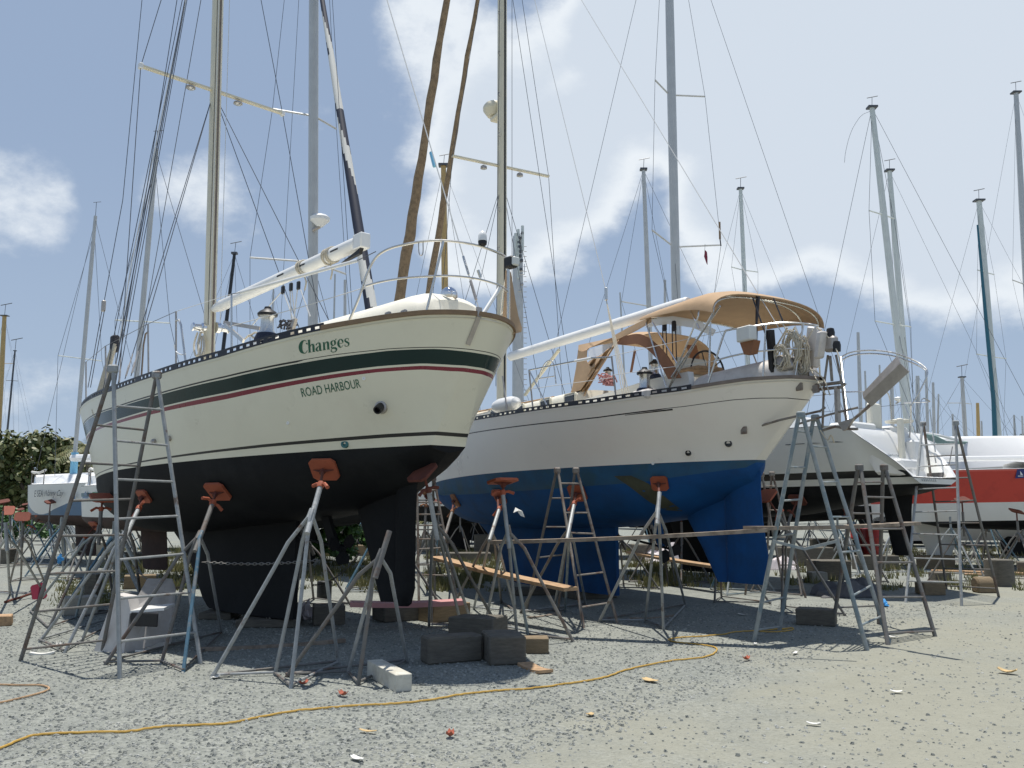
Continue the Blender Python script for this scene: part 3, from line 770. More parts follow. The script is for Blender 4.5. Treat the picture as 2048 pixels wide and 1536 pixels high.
# ================================================================ boat two: white with blue bottom, tan bimini
r = ray(1527, 1075); R2 = (r.x / r.y * 12.2, 12.2)
LW2 = dict(s=(0.0, 10.9), B=1.74, xm=.45, p=1.9, q=1.2, pf=1.7, qf=1.15, w=.05)
LS2 = dict(s=(-1.1, 11.4), B=1.87, xm=.45, p=2.05, q=1.4, pf=1.8, qf=1.2, w=.01)
B2 = Boat(R2, 61, LW2, LS2, lambda s: 2.255 - .012 * s, tab([(-1.1, 3.235), (-.9, 3.262), (-.45, 3.262), (.4, 3.19), (1.8, 3.146), (4.2, 3.15), (8, 3.22), (11.4, 3.4)]),
          tab([(0, 2.15), (.1, 1.95), (1.5, 1.44), (3.4, 1.26), (5.5, 1.18), (8, 1.25), (9.5, 1.55), (10.9, 2.0)]))
root2 = thing('sailboat', 'white sailboat with blue bottom paint and a tan canvas bimini over its cockpit', 'sailboat', (R2[0] - 2.5, R2[1] + 4, 0))
cv2 = tab([(-1, .70), (-.82, .745), (-.66, .772), (-.1, .797), (.5, .793), (2.3, .776), (4.3, .79), (9, .78)])
E2 = [lambda s: 0, lambda s: .3, lambda s: .6, lambda s: cv2(s) - (.009 if s < .75 else .018), cv2, lambda s: .5 + cv2(s) / 2, lambda s: 1]
hm = hull_mesh(B2, E2, [0, 0, 0, 2, 0, 0], nx=100, botm=(1, 3))
hull2 = hm.build('hull', [M['hullwhite'], M['antiblue'], M['bootblack'], M['antibluetop']], root2); merged(hull2); cast2 = caster(hull2, root2)
deck_mesh(B2).build('deck', M['creamdeck'], root2)
fin(B2, [(1.5, 9.2, 3.42), (1.2, 8.4, 3.42), (.9, 7.8, 3.42), (.5, 7.4, 3.42), (.16, 7.1, 3.42), (.12, 6.9, 3.42)], .27).build('keel', M['antiblue'], root2)
fin(B2, [(2.1, 2.3, .74), (1.44, 1.55, .74), (1.0, 1.2, .74), (.54, .86, .74)], .09).build('skeg', M['antiblue'], root2)
fin(B2, [(2.1, .71, .0), (1.85, .71, .02), (1.4, .71, .0), (.9, .71, -.08), (.62, .71, .0), (.55, .7, .05)], .075).build('rudder', M['antiblue'], root2)
MB().bar(B2.W(2.35, 0, 1.45), B2.W(2.2, 0, .98), .05, .16, B2.hv).build('propeller_strut', M['antiblue'], root2)
mb = MB().tube([B2.W(3.4, 0, 1.12), B2.W(1.95, 0, .95)], .02); c = B2.W(2.05, 0, .96)
for k in range(3):
    g = 2 * pi * k / 3 + 1.2; dd = B2.pv * cos(g) + V((0, 0, sin(g))); e = dd.cross(B2.hv)
    mb.sheet([[c + dd * .04 - e * .03, c + dd * .14 - e * .1 + B2.hv * .03, c + dd * .24 - e * .06], [c + dd * .04 + e * .03, c + dd * .14 + e * .1 - B2.hv * .03, c + dd * .24 + e * .06]], .012)
mb.build('propeller', M['antiblack'], root2)
mb = MB(); rws = []
for i in range(9):
    k = i / 8; rws.append([B2.hh(lerp(1250, 1346, k), lerp(831, 820.5, k), .004), B2.hh(lerp(1250, 1345, k), lerp(830, 817.5, k), .004)])
mb.grid(rws).build('cove_stripe', M['bootblack'], root2)
for px, py, rr in ((1457, 887, .05), (1377, 906, .042)):
    c = B2.hh(px, py); n = (B2.hh(px, py, .1) - c).normalized()
    MB().lathe(c, n, [(rr, -.02), (rr, .02), (rr * .6, .022), (rr * .55, 0)], 16).build('through_hull', M['blackshiny'], root2)
for px, py in ((1542, 891), (1306, 927)):
    c = B2.hh(px, py); n = (B2.hh(px, py, .1) - c).normalized(); MB().lathe(c, n, [(.022, -.01), (.022, .008), (.008, .009)], 12).build('hull_fitting', M['white'], root2)
toe_rail(B2, .22, 11.2, .15, .075).build('toe_rail', M['railblack'], root2)
toe_rail(B2, .22, 11.2, .15, .075, -1).build('toe_rail', M['railblack'], root2)
mb = cap_rail(B2, -1.1, .25, .045, .08); mb2 = cap_rail(B2, -1.1, .25, .045, .08, -1); mb.add(mb2.v, mb2.f)
mb.build('cap_rail', M['teakgrey'], root2)
zd2 = lambda s: B2.zS(s) - .04
cab = trunk(B2, 2.72, 9.4, 1.14, .62, zd2, .42, .06, crown=.05, sq=9).build('coachroof', M['creamdeck'], root2)
for px, py in ((1082, 807), (1138, 798), (1022, 818), (965, 826)):
    a, z = B2.pl(px, py, 1.13); w = lerp(1.14, .62, (a - 2.72) / 6.7) + .004
    c = B2.W(a, w, z); cd = (B2.hv + B2.pv * -.087).normalized()
    o = MB().rbox(c, cd * .19, B2.pv * .02, V((0, 0, .08)), .03).build('cabin_window', M['windowdark'], root2)
    MB().rbox(c - B2.pv * .006, cd * .215, B2.pv * .016, V((0, 0, .10)), .03).build('window_frame', M['creamdeck'], o)
for b_ in (.95, -.95):
    MB().tube([B2.W(3.9, b_, zd2(4) + .40), B2.W(8.5, b_ * .75, zd2(8) + .42)], .018, 8).build('handrail', M['timberlight'], root2)
mb = MB()
for b_ in (1.12, -1.12):
    mb.prism([B2.W(.45, b_ * .74, zd2(.5)), B2.W(.5, b_ * .74, zd2(.5) + .36), B2.W(1.15, b_ * .9, zd2(1) + .33), B2.W(1.8, b_, zd2(2) + .27), B2.W(2.72, b_ * 1.0, zd2(3) + .22), B2.W(2.74, b_ * 1.0, zd2(3))], B2.pv * (-.1 if b_ > 0 else .1))
mb.build('cockpit_coaming', M['white'], root2)
trunk(B2, -.9, .55, .3, .86, zd2, .30, .12, sq=5).build('aft_locker', M['fibre'], root2)
w2 = winch(B2, B2.at(1290, 786, 1.15) - V((0, 0, .05)), .9, root2)
MB().rbox(B2.at(1290, 790, 1.2), B2.hv * .2, B2.pv * .1, V((0, 0, .07)), .03).build('winch_plinth', M['fibre'], root2)
winch(B2, B2.at(1310, 760, .3), .7, root2)
winch(B2, B2.at(1216, 768, .5), .6, root2)
# mast, spreaders, radar, steps
SM = B2.pl(1004, 307)[0]
m0 = B2.W(SM, 0, zd2(SM)); m1 = B2.W(SM, 0, 16.6)
mast2 = oval(B2, m0, m1, .135, .10, 18).build('mast', M['mastcream'], root2)
MB().bar(m0 - B2.hv * .14, m1 - B2.hv * .14, .035, .02, B2.hv).build('mast_track', M['black'], mast2)
for y in (28, 108, 190, 270, 420, 500):
    c = B2.at(1000, y, .11); MB().tube([c - V((0, 0, .04)), c + B2.pv * .05, c + B2.pv * .05 + V((0, 0, .05)), c + V((0, 0, .06))], .008, 5).build('mast_step', M['steeldull'], mast2)
for w, tip in ((1.23, 0), (-1.23, 1)):
    tp = B2.W(SM, w, 9.21); rt3 = B2.W(SM, .1 * (1 if w > 0 else -1), 9.21)
    sp = MB().bar(rt3, tp, .09, .035).build('spreader', M['mastcream'], root2)
    c = rt3.lerp(tp, .32) - V((0, 0, .06)); MB().lathe(c, (0, 0, -1), [(.03, 0), (.07, .03), (.075, .08), (.06, .085)], 14).build('deck_light', M['steeldull'], sp)
    MB().lathe(c - V((0, 0, .086)), (0, 0, -1), [(.06, 0), (.04, .01)], 12).build('lamp_glass', M['lens'], sp)
rc = B2.at(983, 225, 0); rc = B2.W(SM + .38, 0, rc.z)
MB().lathe(rc, (0, 0, 1), [(.10, -.17), (.16, -.16), (.255, -.03), (.265, .03), (.255, .08), (.20, .15), (.1, .18), (.01, .185)], 20).build('radar_dome', M['mastcream'], root2)
MB().rbox(rc - V((0, 0, .25)) - B2.hv * .15, B2.hv * .18, B2.pv * .1, V((0, 0, .05)), .02).build('radar_bracket', M['mastcream'], root2)
def sh2(a, b, r=.006, m='wire'): return wire('shroud', [a, b], r, M[m], root2)
PT2 = B2.W(SM, 1.23, 9.21); ST2 = B2.W(SM, -1.23, 9.21); c2 = B2.W(SM, 1.62, zd2(SM)); c2s = B2.W(SM, -1.62, zd2(SM))
sh2(PT2, c2); sh2(ST2, c2s); sh2(m1, PT2); sh2(m1, ST2)
l2 = B2.W(SM, 0, 8.85)
for b_ in (1.55, -1.55):
    for ds in (.6, -.6): sh2(l2, B2.W(SM + ds, b_, zd2(SM)))
sh2(B2.W(SM, 0, 15), B2.W(SM - .6, -1.6, zd2(5)))
sh2(B2.at(1024, 0, -.2), B2.at(1024, 640, -.3)); sh2(B2.at(1000, -100, .15), B2.W(SM, .14, 4.2), .007, 'ropedark')
# tackle-tensioned running stay, topping lift
q = B2.at(1212, 582, .9); sh2(m1, q, .007, 'wirelight')
MB().rbox(q - V((0, 0, .05)), B2.hv * .03, B2.pv * .02, V((0, 0, .11)), .012).build('tackle_block', M['steel'], root2)
for dx in (0, 5, 9, 14): wire('tackle_line', [q + V((0, 0, -.14)), B2.hit(1246 + dx, 795, 1, -.1)[2]], .007, M['ropepale'], root2)
sh2(m1, B2.W(-.95, .12, 3.4), .0065, 'wirelight')
# furled headsails in tan covers
for (x0, y0, x1, y1), rw, nm in (((785, 690, 893, 0), .15, 0), ((846, 650, 954, 0), .085, 1)):
    A = B2.at(x0, y0); B = B2.at(x1, y1); T = B + (B - A) * .45
    pts = [A.lerp(T, k / 26) for k in range(27)]
    off = [V((random.uniform(-.02, .02), 0, 0)) for _ in pts]
    pts = [p + o for p, o in zip(pts, off)]
    rs = [rw * (1.12 - .75 * k / 26) * random.uniform(.9, 1.08) for k in range(27)]
    rs[0] = rw * .6
    mb = MB().tube(pts, rs, 10)
    mb.build('furled_sail', M['tancover'], root2, angle=60)
A = B2.at(785, 690); MB().tube([B2.W(11.0, 0, 3.35), A - V((0, 0, .1))], .07, 10).build('bowsprit', M['teakgrey'], root2)
wire('bobstay', [A, B2.W(10.9, 0, 2.3)], .008, M['wire'], root2)
# boom
b0 = B2.at(1022, 713); b1 = B2.at(1372, 605)
boom2 = MB().tube([b0, b0.lerp(b1, .97), b1], [.095, .095, .085], 16).build('boom', M['white'], root2)
MB().tube([b1, b1 + (b1 - b0).normalized() * .06], [.09, .07], 14).build('boom_end', M['white'], boom2)
MB().tube([B2.at(1050, 790), B2.at(1118, 700)], .035, 10).build('boom_vang', M['mastcream'], root2)
mb = MB().tube(smooth_path([B2.at(1072, 768, .5), B2.at(1085, 735, .5), B2.at(1098, 721, .5), B2.at(1107, 728, .5), B2.at(1112, 768, .5)], 4), .014, 7); mb.tube([B2.at(1078, 757, .5), B2.at(1110, 752, .5)], .012, 7)
mb.build('mast_pulpit', M['steel'], root2)
# dodger: tan hood with clear window, port flap
def hoop(bt, s, w, z0, zt, n=10, sq=3.0, lean=0):
    r = []
    for j in range(n * 2 + 1):
        g = pi * j / (2 * n); c = cos(g); q = sin(g)
        b = abs(c) ** (2 / sq) * (1 if c >= 0 else -1); k = abs(q) ** (2 / sq)
        r.append(bt.W(s + lean * k, b * w, z0 + (zt - z0) * k))
    return r
dz = zd2(3) + .22
MB().sheet([hoop(B2, 2.05, 1.02, dz + .05, 4.38, sq=3.4), hoop(B2, 2.6, 1.06, dz + .1, 4.36, sq=3.4), hoop(B2, 3.15, 1.05, dz + .25, 4.22, sq=3.4)][::-1], .012).build('dodger_hood', M['tan'], root2) if False else None
F = [(1156, 697, .95), (1250, 676, .35)]
# port front panel with its rounded window
fl = [[B2.at(1157, 690, .92), B2.at(1190, 683, .75), B2.at(1222, 676, .55), B2.at(1238, 672, .4)],
      [B2.at(1156, 706, .95), B2.at(1174, 700, .9), B2.at(1176, 697, .9), B2.at(1236, 679, .4)]]
MB().sheet(fl, .012).build('dodger_top', M['tan'], root2)
side = [[B2.at(1156, 700, .95), B2.at(1166, 704, .95), B2.at(1174, 700, .93)], [B2.at(1152, 735, .97), B2.at(1163, 733, .98), B2.at(1172, 720, .95)], [B2.at(1147, 762, 1.0), B2.at(1160, 758, 1.03), B2.at(1178, 730, .98)],
        [B2.at(1142, 785, 1.02), B2.at(1160, 780, 1.06), B2.at(1190, 738, .96)]]
mb = MB().sheet(side, .012)
fold = []
for i in range(7):
    k = i / 6; a = V((lerp(1178, 1141, k), lerp(722, 784, k), 0)); b = V((lerp(1238, 1166, k), lerp(680, 793, k), 0))
    fold.append([B2.at(lerp(a.x, b.x, j / 8), lerp(a.y, b.y, j / 8) + 4 * sin(pi * j / 8) * (1 - k * .4), .95 + .05 * sin(j * 1.9 + i * .7)) for j in range(9)])
mb.sheet(fold, .012); mb.build('dodger_flap', M['tan'], root2)
MB().sheet([[B2.at(1176, 700, .9), B2.at(1205, 690, .7), B2.at(1235, 682, .45)], [B2.at(1178, 716, .92), B2.at(1205, 712, .75), B2.at(1222, 702, .55)]], .004).build('dodger_window', M['clearvinyl'], root2)
# dodger hood: the top and far side only, the near side is an open arch
rows = [hoop(B2, 2.95, .95, 3.9, 4.36, sq=3.2)[6:], hoop(B2, 2.5, .98, 3.75, 4.42, sq=3.2)[5:], hoop(B2, 2.1, .98, 3.6, 4.42, sq=3.2)[4:], hoop(B2, 1.8, .96, 3.45, 4.36, sq=3.0)[3:]]
rows = [r[len(r) - 15:] for r in rows]
MB().sheet(rows, .012).build('dodger_hood', M['tan'], root2)
ao = [B2.at(x, y, b) for x, y, b in ((1226, 678, .7), (1250, 672, .85), (1280, 668, .95), (1308, 684, .98), (1336, 714, 1.0), (1362, 756, 1.0))]
ai = [B2.at(x, y, b) for x, y, b in ((1230, 688, .7), (1250, 690, .85), (1274, 688, .95), (1296, 700, .98), (1316, 722, 1.0), (1336, 758, 1.0))]
MB().sheet([smooth_path(ao, 4), smooth_path(ai, 4)], .014).build('dodger_arch', M['skirt'], root2)
MB().bar(B2.at(1262, 745, .9), B2.at(1270, 700, .9), .05, .012, B2.pv).build('dodger_strap', M['skirt'], root2)
rows = [[B2.at(x, y, b) for x, y, b in r] for r in (((1165 + 85, 668, .8), (1300, 640, .95)), ((1290, 662, .6), (1345, 640, .6)), ((1330, 668, .0), (1400, 650, .0)))]
MB().sheet([[B2.at(1290, 655, .9), B2.at(1335, 648, .6), B2.at(1385, 655, .2), B2.at(1425, 672, -.2)], [B2.at(1302, 636, .9), B2.at(1345, 632, .6), B2.at(1395, 640, .2), B2.at(1432, 660, -.2)]], .004).build('connecting_window', M['clearvinyl'], root2)
MB().sheet([[B2.at(1226, 672, .8), B2.at(1262, 652, .8), B2.at(1300, 634, .98)], [B2.at(1232, 680, .82), B2.at(1270, 662, .85), B2.at(1302, 644, 1.0)]], .012).build('connecting_strip', M['tan'], root2)
sk = [[B2.at(1372, 690, -.6), B2.at(1392, 690, -.6)], [B2.at(1380, 715, -.6), B2.at(1398, 715, -.6)], [B2.at(1374, 745, -.6), B2.at(1392, 748, -.6)]]
MB().sheet(sk, .012).build('dodger_side', M['skirt'], root2)
# bimini
zt = [(1.28, 4.37, 4.47), (.95, 4.36, 4.53), (.6, 4.34, 4.56), (.3, 4.32, 4.585), (.05, 4.28, 4.60), (-.14, 4.23, 4.575), (-.30, 4.17, 4.50)]
rows = [hoop(B2, s, 1.05, a, b, sq=2.7) for s, a, b in zt]
bim = MB().sheet(rows[::-1], .014).build('bimini_canopy', M['tan'], root2)
for s, zz in ((1.2, 4.45), (.05, 4.57), (-.25, 4.48)):
    h_ = hoop(B2, s, 1.0, 4.2 if s < 1 else 4.3, zz, sq=2.7)
    foot = .75
    a = B2.W(lerp(s, .75, 1), 1.0, zd2(.7) + .1); b = B2.W(.75, -1.0, zd2(.7) + .1)
    MB().tube([a] + h_ + [b], .0125, 7).build('bimini_frame', M['steel'], root2)
# clear-side strut, straps and tackle under the bimini
MB().tube([B2.at(1305, 645, .98), B2.at(1355, 727, .98)], .013, 7).build('bimini_strut', M['chrome'], root2)
MB().tube([B2.at(1381, 620, .9), B2.at(1399, 657, .9)], .012, 7).build('bimini_strut', M['chrome'], root2)
for (x0, y0, x1, y1, b_) in ((1514, 592, 1512, 700, .2), (1518, 592, 1508, 700, .2)):
    MB().bar(B2.at(x0, y0, b_), B2.at(x1, y1, b_), .035, .01, B2.hv).build('strap', M['ropedark'], root2)
for px in (1329, 1348):
    mb = MB(); mb.rbox(B2.at(px, 652, .6), B2.hv * .04, B2.pv * .03, V((0, 0, .08)), .02)
    for dx in (-4, 3): mb.tube([B2.at(px + dx, 655, .6), B2.at(px + dx + 2, 720, .6)], .009, 5)
    mb.build('hanging_tackle', M['ropedark'], root2)
# steering wheel and pedestal
wc = B2.at(1415, 745, .0); mb = MB()
mb.tube([wc + (B2.pv * cos(2 * pi * j / 28) + V((0, 0, sin(2 * pi * j / 28)))) * .33 for j in range(29)], .016, 7, cap=False)
for j in range(5):
    g = 2 * pi * j / 5; mb.tube([wc, wc + (B2.pv * cos(g) + V((0, 0, sin(g)))) * .33], .009, 6)
mb.build('steering_wheel', M['black'], root2)
MB().rbox(wc + B2.hv * .15 - V((0, 0, .3)), B2.hv * .1, B2.pv * .1, V((0, 0, .35)), .03).build('helm_pedestal', M['white'], root2)
MB().rbox(B2.at(1382, 735, .3), B2.hv * .03, B2.pv * .3, V((0, 0, .14)), .02).build('instrument_panel', M['creamdeck'], root2)
MB().rbox(B2.at(1395, 742, .3), B2.hv * .3, B2.pv * .25, V((0, 0, .03)), .02).build('cockpit_table', M['timberlight'], root2)
# stern pulpit
def on2(px, py, off=-.06): return B2.hit(px, py, 1, off)[2]
tp2 = [on2(x, y) for x, y in ((1417, 765), (1432, 718), (1448, 668), (1458, 660), (1490, 655), (1525, 650), (1560, 646), (1590, 646), (1615, 648), (1628, 650))]
MB().tube(smooth_path(tp2 + [mirror(B2, tp2[k]) for k in (7, 6, 5, 4, 3, 2, 1, 0)], 4), .0145, 8).build('pulpit_rail', M['steel'], root2)
lw2 = [on2(x, y) for x, y in ((1428, 722), (1460, 713), (1500, 705), (1545, 700), (1580, 698), (1615, 699))]
MB().tube(smooth_path(lw2 + [mirror(B2, lw2[k]) for k in (4, 3, 2, 1, 0)], 4), .0125, 8).build('pulpit_rail', M['steel'], root2)
for a, b in (((1526, 755), (1532, 650)), ((1418, 752), (1421, 644)), ((1590, 755), (1607, 648))):
    MB().tube([on2(*a), on2(*b)], .0135, 8).build('pulpit_leg', M['steel'], root2)
    MB().tube([mirror(B2, on2(*a)), mirror(B2, on2(*b))], .0135, 8).build('pulpit_leg', M['steel'], root2)
MB().tube([on2(1343, 755), B2.at(1421, 640, 1.0), B2.at(1440, 612, 1.0)], .014, 8).build('bimini_leg', M['steel'], root2)
# horseshoe-buoy box, coils of rope
MB().rbox(on2(1493, 668, .02), B2.hv * .13, B2.pv * .07, V((0, 0, .10)), .015).build('buoy_box', M['whitegrey'], root2)
c = on2(1493, 668, .02) - V((0, 0, .10)); MB().prism([c + B2.hv * .13, c - B2.hv * .13, c - B2.hv * .07 - V((0, 0, .17)), c + B2.hv * .06 - V((0, 0, .17))], B2.pv * -.12).build('buoy_box_base', M['skirt'], root2)
def coil(bt, px, py, b_, rr, n, name='rope_coil', tall=1.0, m='ropepale', par=root2):
    c = bt.at(px, py, b_); mb = MB()
    for i in range(n):
        o = V((random.uniform(-.03, .03), random.uniform(-.03, .03), random.uniform(-.03, .03))); k = random.uniform(.75, 1.1); sk = random.uniform(-.3, .3)
        mb.tube([c + o + (bt.hv * cos(2 * pi * j / 14) * (.7 + sk * .3) + V((0, 0, sin(2 * pi * j / 14) * tall)) + bt.pv * sk * sin(2 * pi * j / 14)) * rr * k * (1 + .12 * sin(3 * j + i)) for j in range(15)], .0075, 5, cap=False)
    return mb.build(name, M[m], par)
coil(B2, 1563, 715, .35, .15, 16); coil(B2, 1584, 698, .2, .17, 20, tall=1.35); coil(B2, 1602, 712, .1, .14, 14, tall=1.8)
MB().lathe(B2.at(1565, 728, .25), B2.hv + V((0, 0, .3)), [(.02, -.2), (.11, -.12), (.13, 0), (.11, .06), (.06, .08)], 14).build('outboard_cowl', M['steeldull'], root2)
MB().bar(B2.at(1540, 660, .4), B2.at(1547, 745, .35), .07, .09, B2.pv).build('outboard_leg', M['black'], root2)
MB().bar(B2.at(1603, 690, .05), B2.at(1620, 755, 0), .09, .1, B2.pv).build('outboard_leg', M['steeldull'], root2)
for x0, y0, x1, y1, b_ in ((1505, 570 + 25, 1535, 680, .3), (1547, 597, 1568, 648, .1), (1575, 655, 1540, 715, .2), (1560, 640, 1600, 700, .1)):
    wire('stern_line', [B2.at(x0, y0, b_), B2.at(x1, y1, b_)], .011, M['ropepale' if y0 > 600 else 'ropedark'], root2)
MB().rbox(B2.at(1626, 694, -.05), B2.hv * .10 + V((0, 0, .03)), B2.pv * .05, V((0, 0, .26)) - B2.hv * .05, .02).build('life_raft_case', M['fibre'], root2)
# wind-vane steering gear hung on the transom
wv = MB()
def q2(x, y, b_=0): return B2.at(x, y, b_)
for l, rr in (([(1598, 775), (1640, 770), (1680, 765), (1690, 768), (1683, 774), (1625, 780)], .022), ([(1656, 710), (1648, 770), (1645, 856)], .016), ([(1672, 710), (1684, 768), (1695, 860)], .016),
              ([(1641, 862), (1670, 853), (1700, 858), (1715, 858)], .017), ([(1486, 862), (1560, 840), (1640, 822), (1650, 815)], .016), ([(1590, 850), (1655, 830), (1715, 815)], .014), ([(1660, 712), (1664, 762)], .02), ([(1690, 853), (1735, 815), (1742, 808)], .02)):
    wv.tube([q2(x, y, .0 if y < 800 or x > 1600 else .25) for x, y in l], rr, 8)
wv.build('self_steering_frame', M['rusty'], root2)
MB().bar(q2(1674, 772), q2(1676, 845), .06, .045, B2.hv).build('self_steering_shaft', M['steeldull'], root2)
for x, y in ((1598, 774), (1488, 861), (1632, 778)):
    c = B2.hh(min(x, 1615), y, .02) if x < 1610 else q2(x, y, .1); MB().rbox(c, B2.hv * .05, B2.pv * .015, V((0, 0, .05)), .004).build('mounting_pad', M['rusty'], root2)
MB().rbox(q2(1662, 688), B2.hv * .09, B2.pv * .06, V((0, 0, .1)), .03).build('vane_head', M['steeldull'], root2)
MB().rbox(q2(1641, 690, .1), B2.hv * .05, B2.pv * .06, V((0, 0, .17)) - B2.hv * .04, .02).build('vane_head_cover', M['fibre'], root2)
for x, y in ((1661, 668), (1673, 694)): MB().lathe(q2(x, y), (0, 0, 1), [(.05, -.06), (.055, .02), (.045, .07), (.02, .08)], 10).build('vane_clamp', M['black'], root2)
c0, c1 = q2(1736, 800), q2(1808, 728); dd = (c1 - c0).normalized(); u = dd.cross(B2.pv).normalized()
MB().sheet([[c0 - u * .10, c0 - u * .02 + B2.pv * .05, c0 + u * .10], [c1 - u * .12, c1 + B2.pv * .05, c1 + u * .12]], .02).build('servo_blade', M['steeldull'], root2)
c0 = q2(1698, 868); MB().prism([q2(1680, 846), q2(1712, 836), q2(1698, 858), q2(1690, 862)], B2.pv * .04).build('servo_bracket', M['steeldull'], root2)
# loose lines led over the stern gear
for l in (((1633, 655), (1650, 668), (1668, 690), (1680, 720), (1682, 750)), ((1625, 660), (1612, 690), (1618, 730), (1640, 770), (1652, 790)), ((1600, 755), (1625, 740), (1648, 760), (1660, 790)), ((1556, 735), (1530, 752), (1505, 756)), ((1640, 860), (1655, 880), (1662, 870), (1668, 885))):
    MB().tube(smooth_path([q2(x, y, random.uniform(-.05, .15)) for x, y in l], 4), .009, 5).build('stern_line', M['ropepale'], root2)
# worn strip of paint on the underwater body, scraped seams on the rudder
def patch(cast, A, Bv, n, name, m, par, off=.004):
    rows = []
    for i in range(n + 1):
        k = i / n; r = []
        for j in range(5):
            x = lerp(lerpP(A, k)[0], lerpP(Bv, k)[0], j / 4); y = lerp(lerpP(A, k)[1], lerpP(Bv, k)[1], j / 4); h = cast(x, y)
            if h is None: return None
            r.append(h[0] + h[1] * off)
        rows.append(r)
    return MB().grid(rows).build(name, M[m], par)
def lerpP(P_, k):
    f = k * (len(P_) - 1); i = min(int(f), len(P_) - 2); t = f - i
    return (lerp(P_[i][0], P_[i + 1][0], t), lerp(P_[i][1], P_[i + 1][1], t))
patch(cast2, [(1228, 952), (1262, 975), (1296, 1002), (1330, 1020)], [(1262, 951), (1300, 968), (1338, 1000), (1366, 1022)], 10, 'worn_paint', 'stain', root2)
for y0, y1 in ((990, 1008), (1018, 1034), (1046, 1056), (1068, 1084), (1100, 1108), (1120, 1146)):
    x = 1457 + (y0 - 990) * .03; a, z0 = B2.pl(x, y0, .075); _, z1 = B2.pl(x, y1, .075); MB().bar(B2.W(a, .045, z0), B2.W(a, .045, z1), .012, .006, B2.pv).build('seam_scrape', M['fibre'], root2)
# stanchions and lifelines forward
for bx, by, tx, ty in ((1066, 818, 1058, 740), (1232, 795, 1223, 712), (1015, 826, 1005, 752)):
    stan(bx, by, tx, ty, B2, -.07, .0135, root2, 'steeldull')
g = [B2.hit(x, y, 1, -.07)[2] for x, y in ((1058, 740), (1222, 714), (1150, 722), (1183, 716))]
MB().tube([g[0], g[2], g[3], g[1]], .013, 7).build('gate_rail', M['steel'], root2)
MB().tube([g[2], g[3]], .022, 8).build('rail_padding', M['white'], root2)
MB().tube([g[0], B2.hit(1096, 815, 1, -.07)[2]], .011, 7).build('gate_brace', M['steel'], root2)
for (x0, y0), (x1, y1) in (((1223, 712), (1448, 662)), ((1226, 750), (1430, 722)), ((1060, 778), (1226, 755))):
    wire('lifeline', [B2.hit(x0, y0, 1, -.07)[2], B2.hit(x1, y1, 1, -.07)[2]], .005, M['wirelight'], root2)
fd = B2.hit(1012, 812, 1, -.2)[2]
MB().lathe(fd + V((0, 0, .02)), B2.hv, [(.02, -.42), (.1, -.36), (.13, -.2), (.13, .2), (.1, .36), (.02, .42)], 16).build('fender', M['white'], root2)
mb = MB()
for i in range(12):
    c = B2.at(1215 + random.uniform(-14, 14), 762 + random.uniform(-8, 8), .8); mb.tube([c + V((random.uniform(-.1, .1), random.uniform(-.1, .1), .08 * sin(j * 1.3))) for j in range(5)], .012, 5)
mb.build('line_tangle', M['pinkboard'], root2)
# ================================================================ other boats
def loft_hull(root, O, h, secs, mats, bands, nb=7, e1=.75, keel=None, name='hull'):
    """secs: (s, half beam sheer, half beam waterline, z keelline, z waterline, z sheer); bands: t edges with material index"""
    p = V((-h.y, h.x, 0)); O = V(O)
    W = lambda s, b, z: O + h * s + p * b + V((0, 0, z))
    mb = MB(); ts = [0] + [b[0] for b in bands]; mi = [b[1] for b in bands]
    rows = []
    for j in range(nb, 0, -1):
        g = pi / 2 * j / nb; rows.append([(s, bw * cos(g) ** e1 if j < nb else 0, zw - (zw - zk) * sin(g)) for s, bs, bw, zk, zw, zs in secs])
    for t in ts: rows.append([(s, lerp(bw, bs, (t(s) if callable(t) else t) ** .8), lerp(zw, zs, t(s) if callable(t) else t)) for s, bs, bw, zk, zw, zs in secs])
    mm = [0] * nb + mi
    for sg in (1, -1):
        mb.grid([[W(s, b * sg, z) for s, b, z in (r if sg > 0 else r[::-1])] for r in rows], 0, lambda i, j: mm[i])
    mb.grid([[W(r[0][0], -r[0][1], r[0][2]), W(*r[0])] for r in rows], 0, lambda i, j: mm[i])
    o = mb.build(name, mats, root); merged(o)
    return W, o
# --- boat three: white sloop with an open scoop stern
h3 = V((-cos(radians(50)), sin(radians(50)), 0)); O3 = V((7.86, 16.3, 0))
root3 = thing('sailboat', 'white sailboat with a scooped open stern and a black stripe above its waterline', 'sailboat', (5, 19, 0))
def zs3(s): return 3.1 if s > .95 else 2.13 + (3.1 - 2.13) * max(0, s / .95) ** .85
secs = []
for i in range(34):
    s = [0, .08, .2, .35, .5, .65, .8, .95][i] if i < 8 else .95 + (i - 7) * (10.6 - .95) / 26
    k = s / 10.6
    bs = .90 + .62 * min(1, s / .9) + .25 * sin(min(1, k / .5) * pi / 2) if k < .5 else 1.77 * (1 - ((k - .5) / .5) ** 1.9) ** .85
    bw = .62 + .95 * sin(min(1, max(.0, k - .02) / .45) * pi / 2) if k < .47 else 1.57 * max(0, 1 - ((k - .47) / .5) ** 1.7) if k < .97 else 0
    zs = zs3(s) + max(0, k - .5) * .35
    secs.append((s, bs, max(bw, 0.001), min(1.98, tab([(0, 1.98), (.4, 1.85), (3, 1.42), (6, 1.3), (9, 1.6), (10.4, 2)])(s)), 2.03 - .012 * s, zs))
def b3(z0): return None
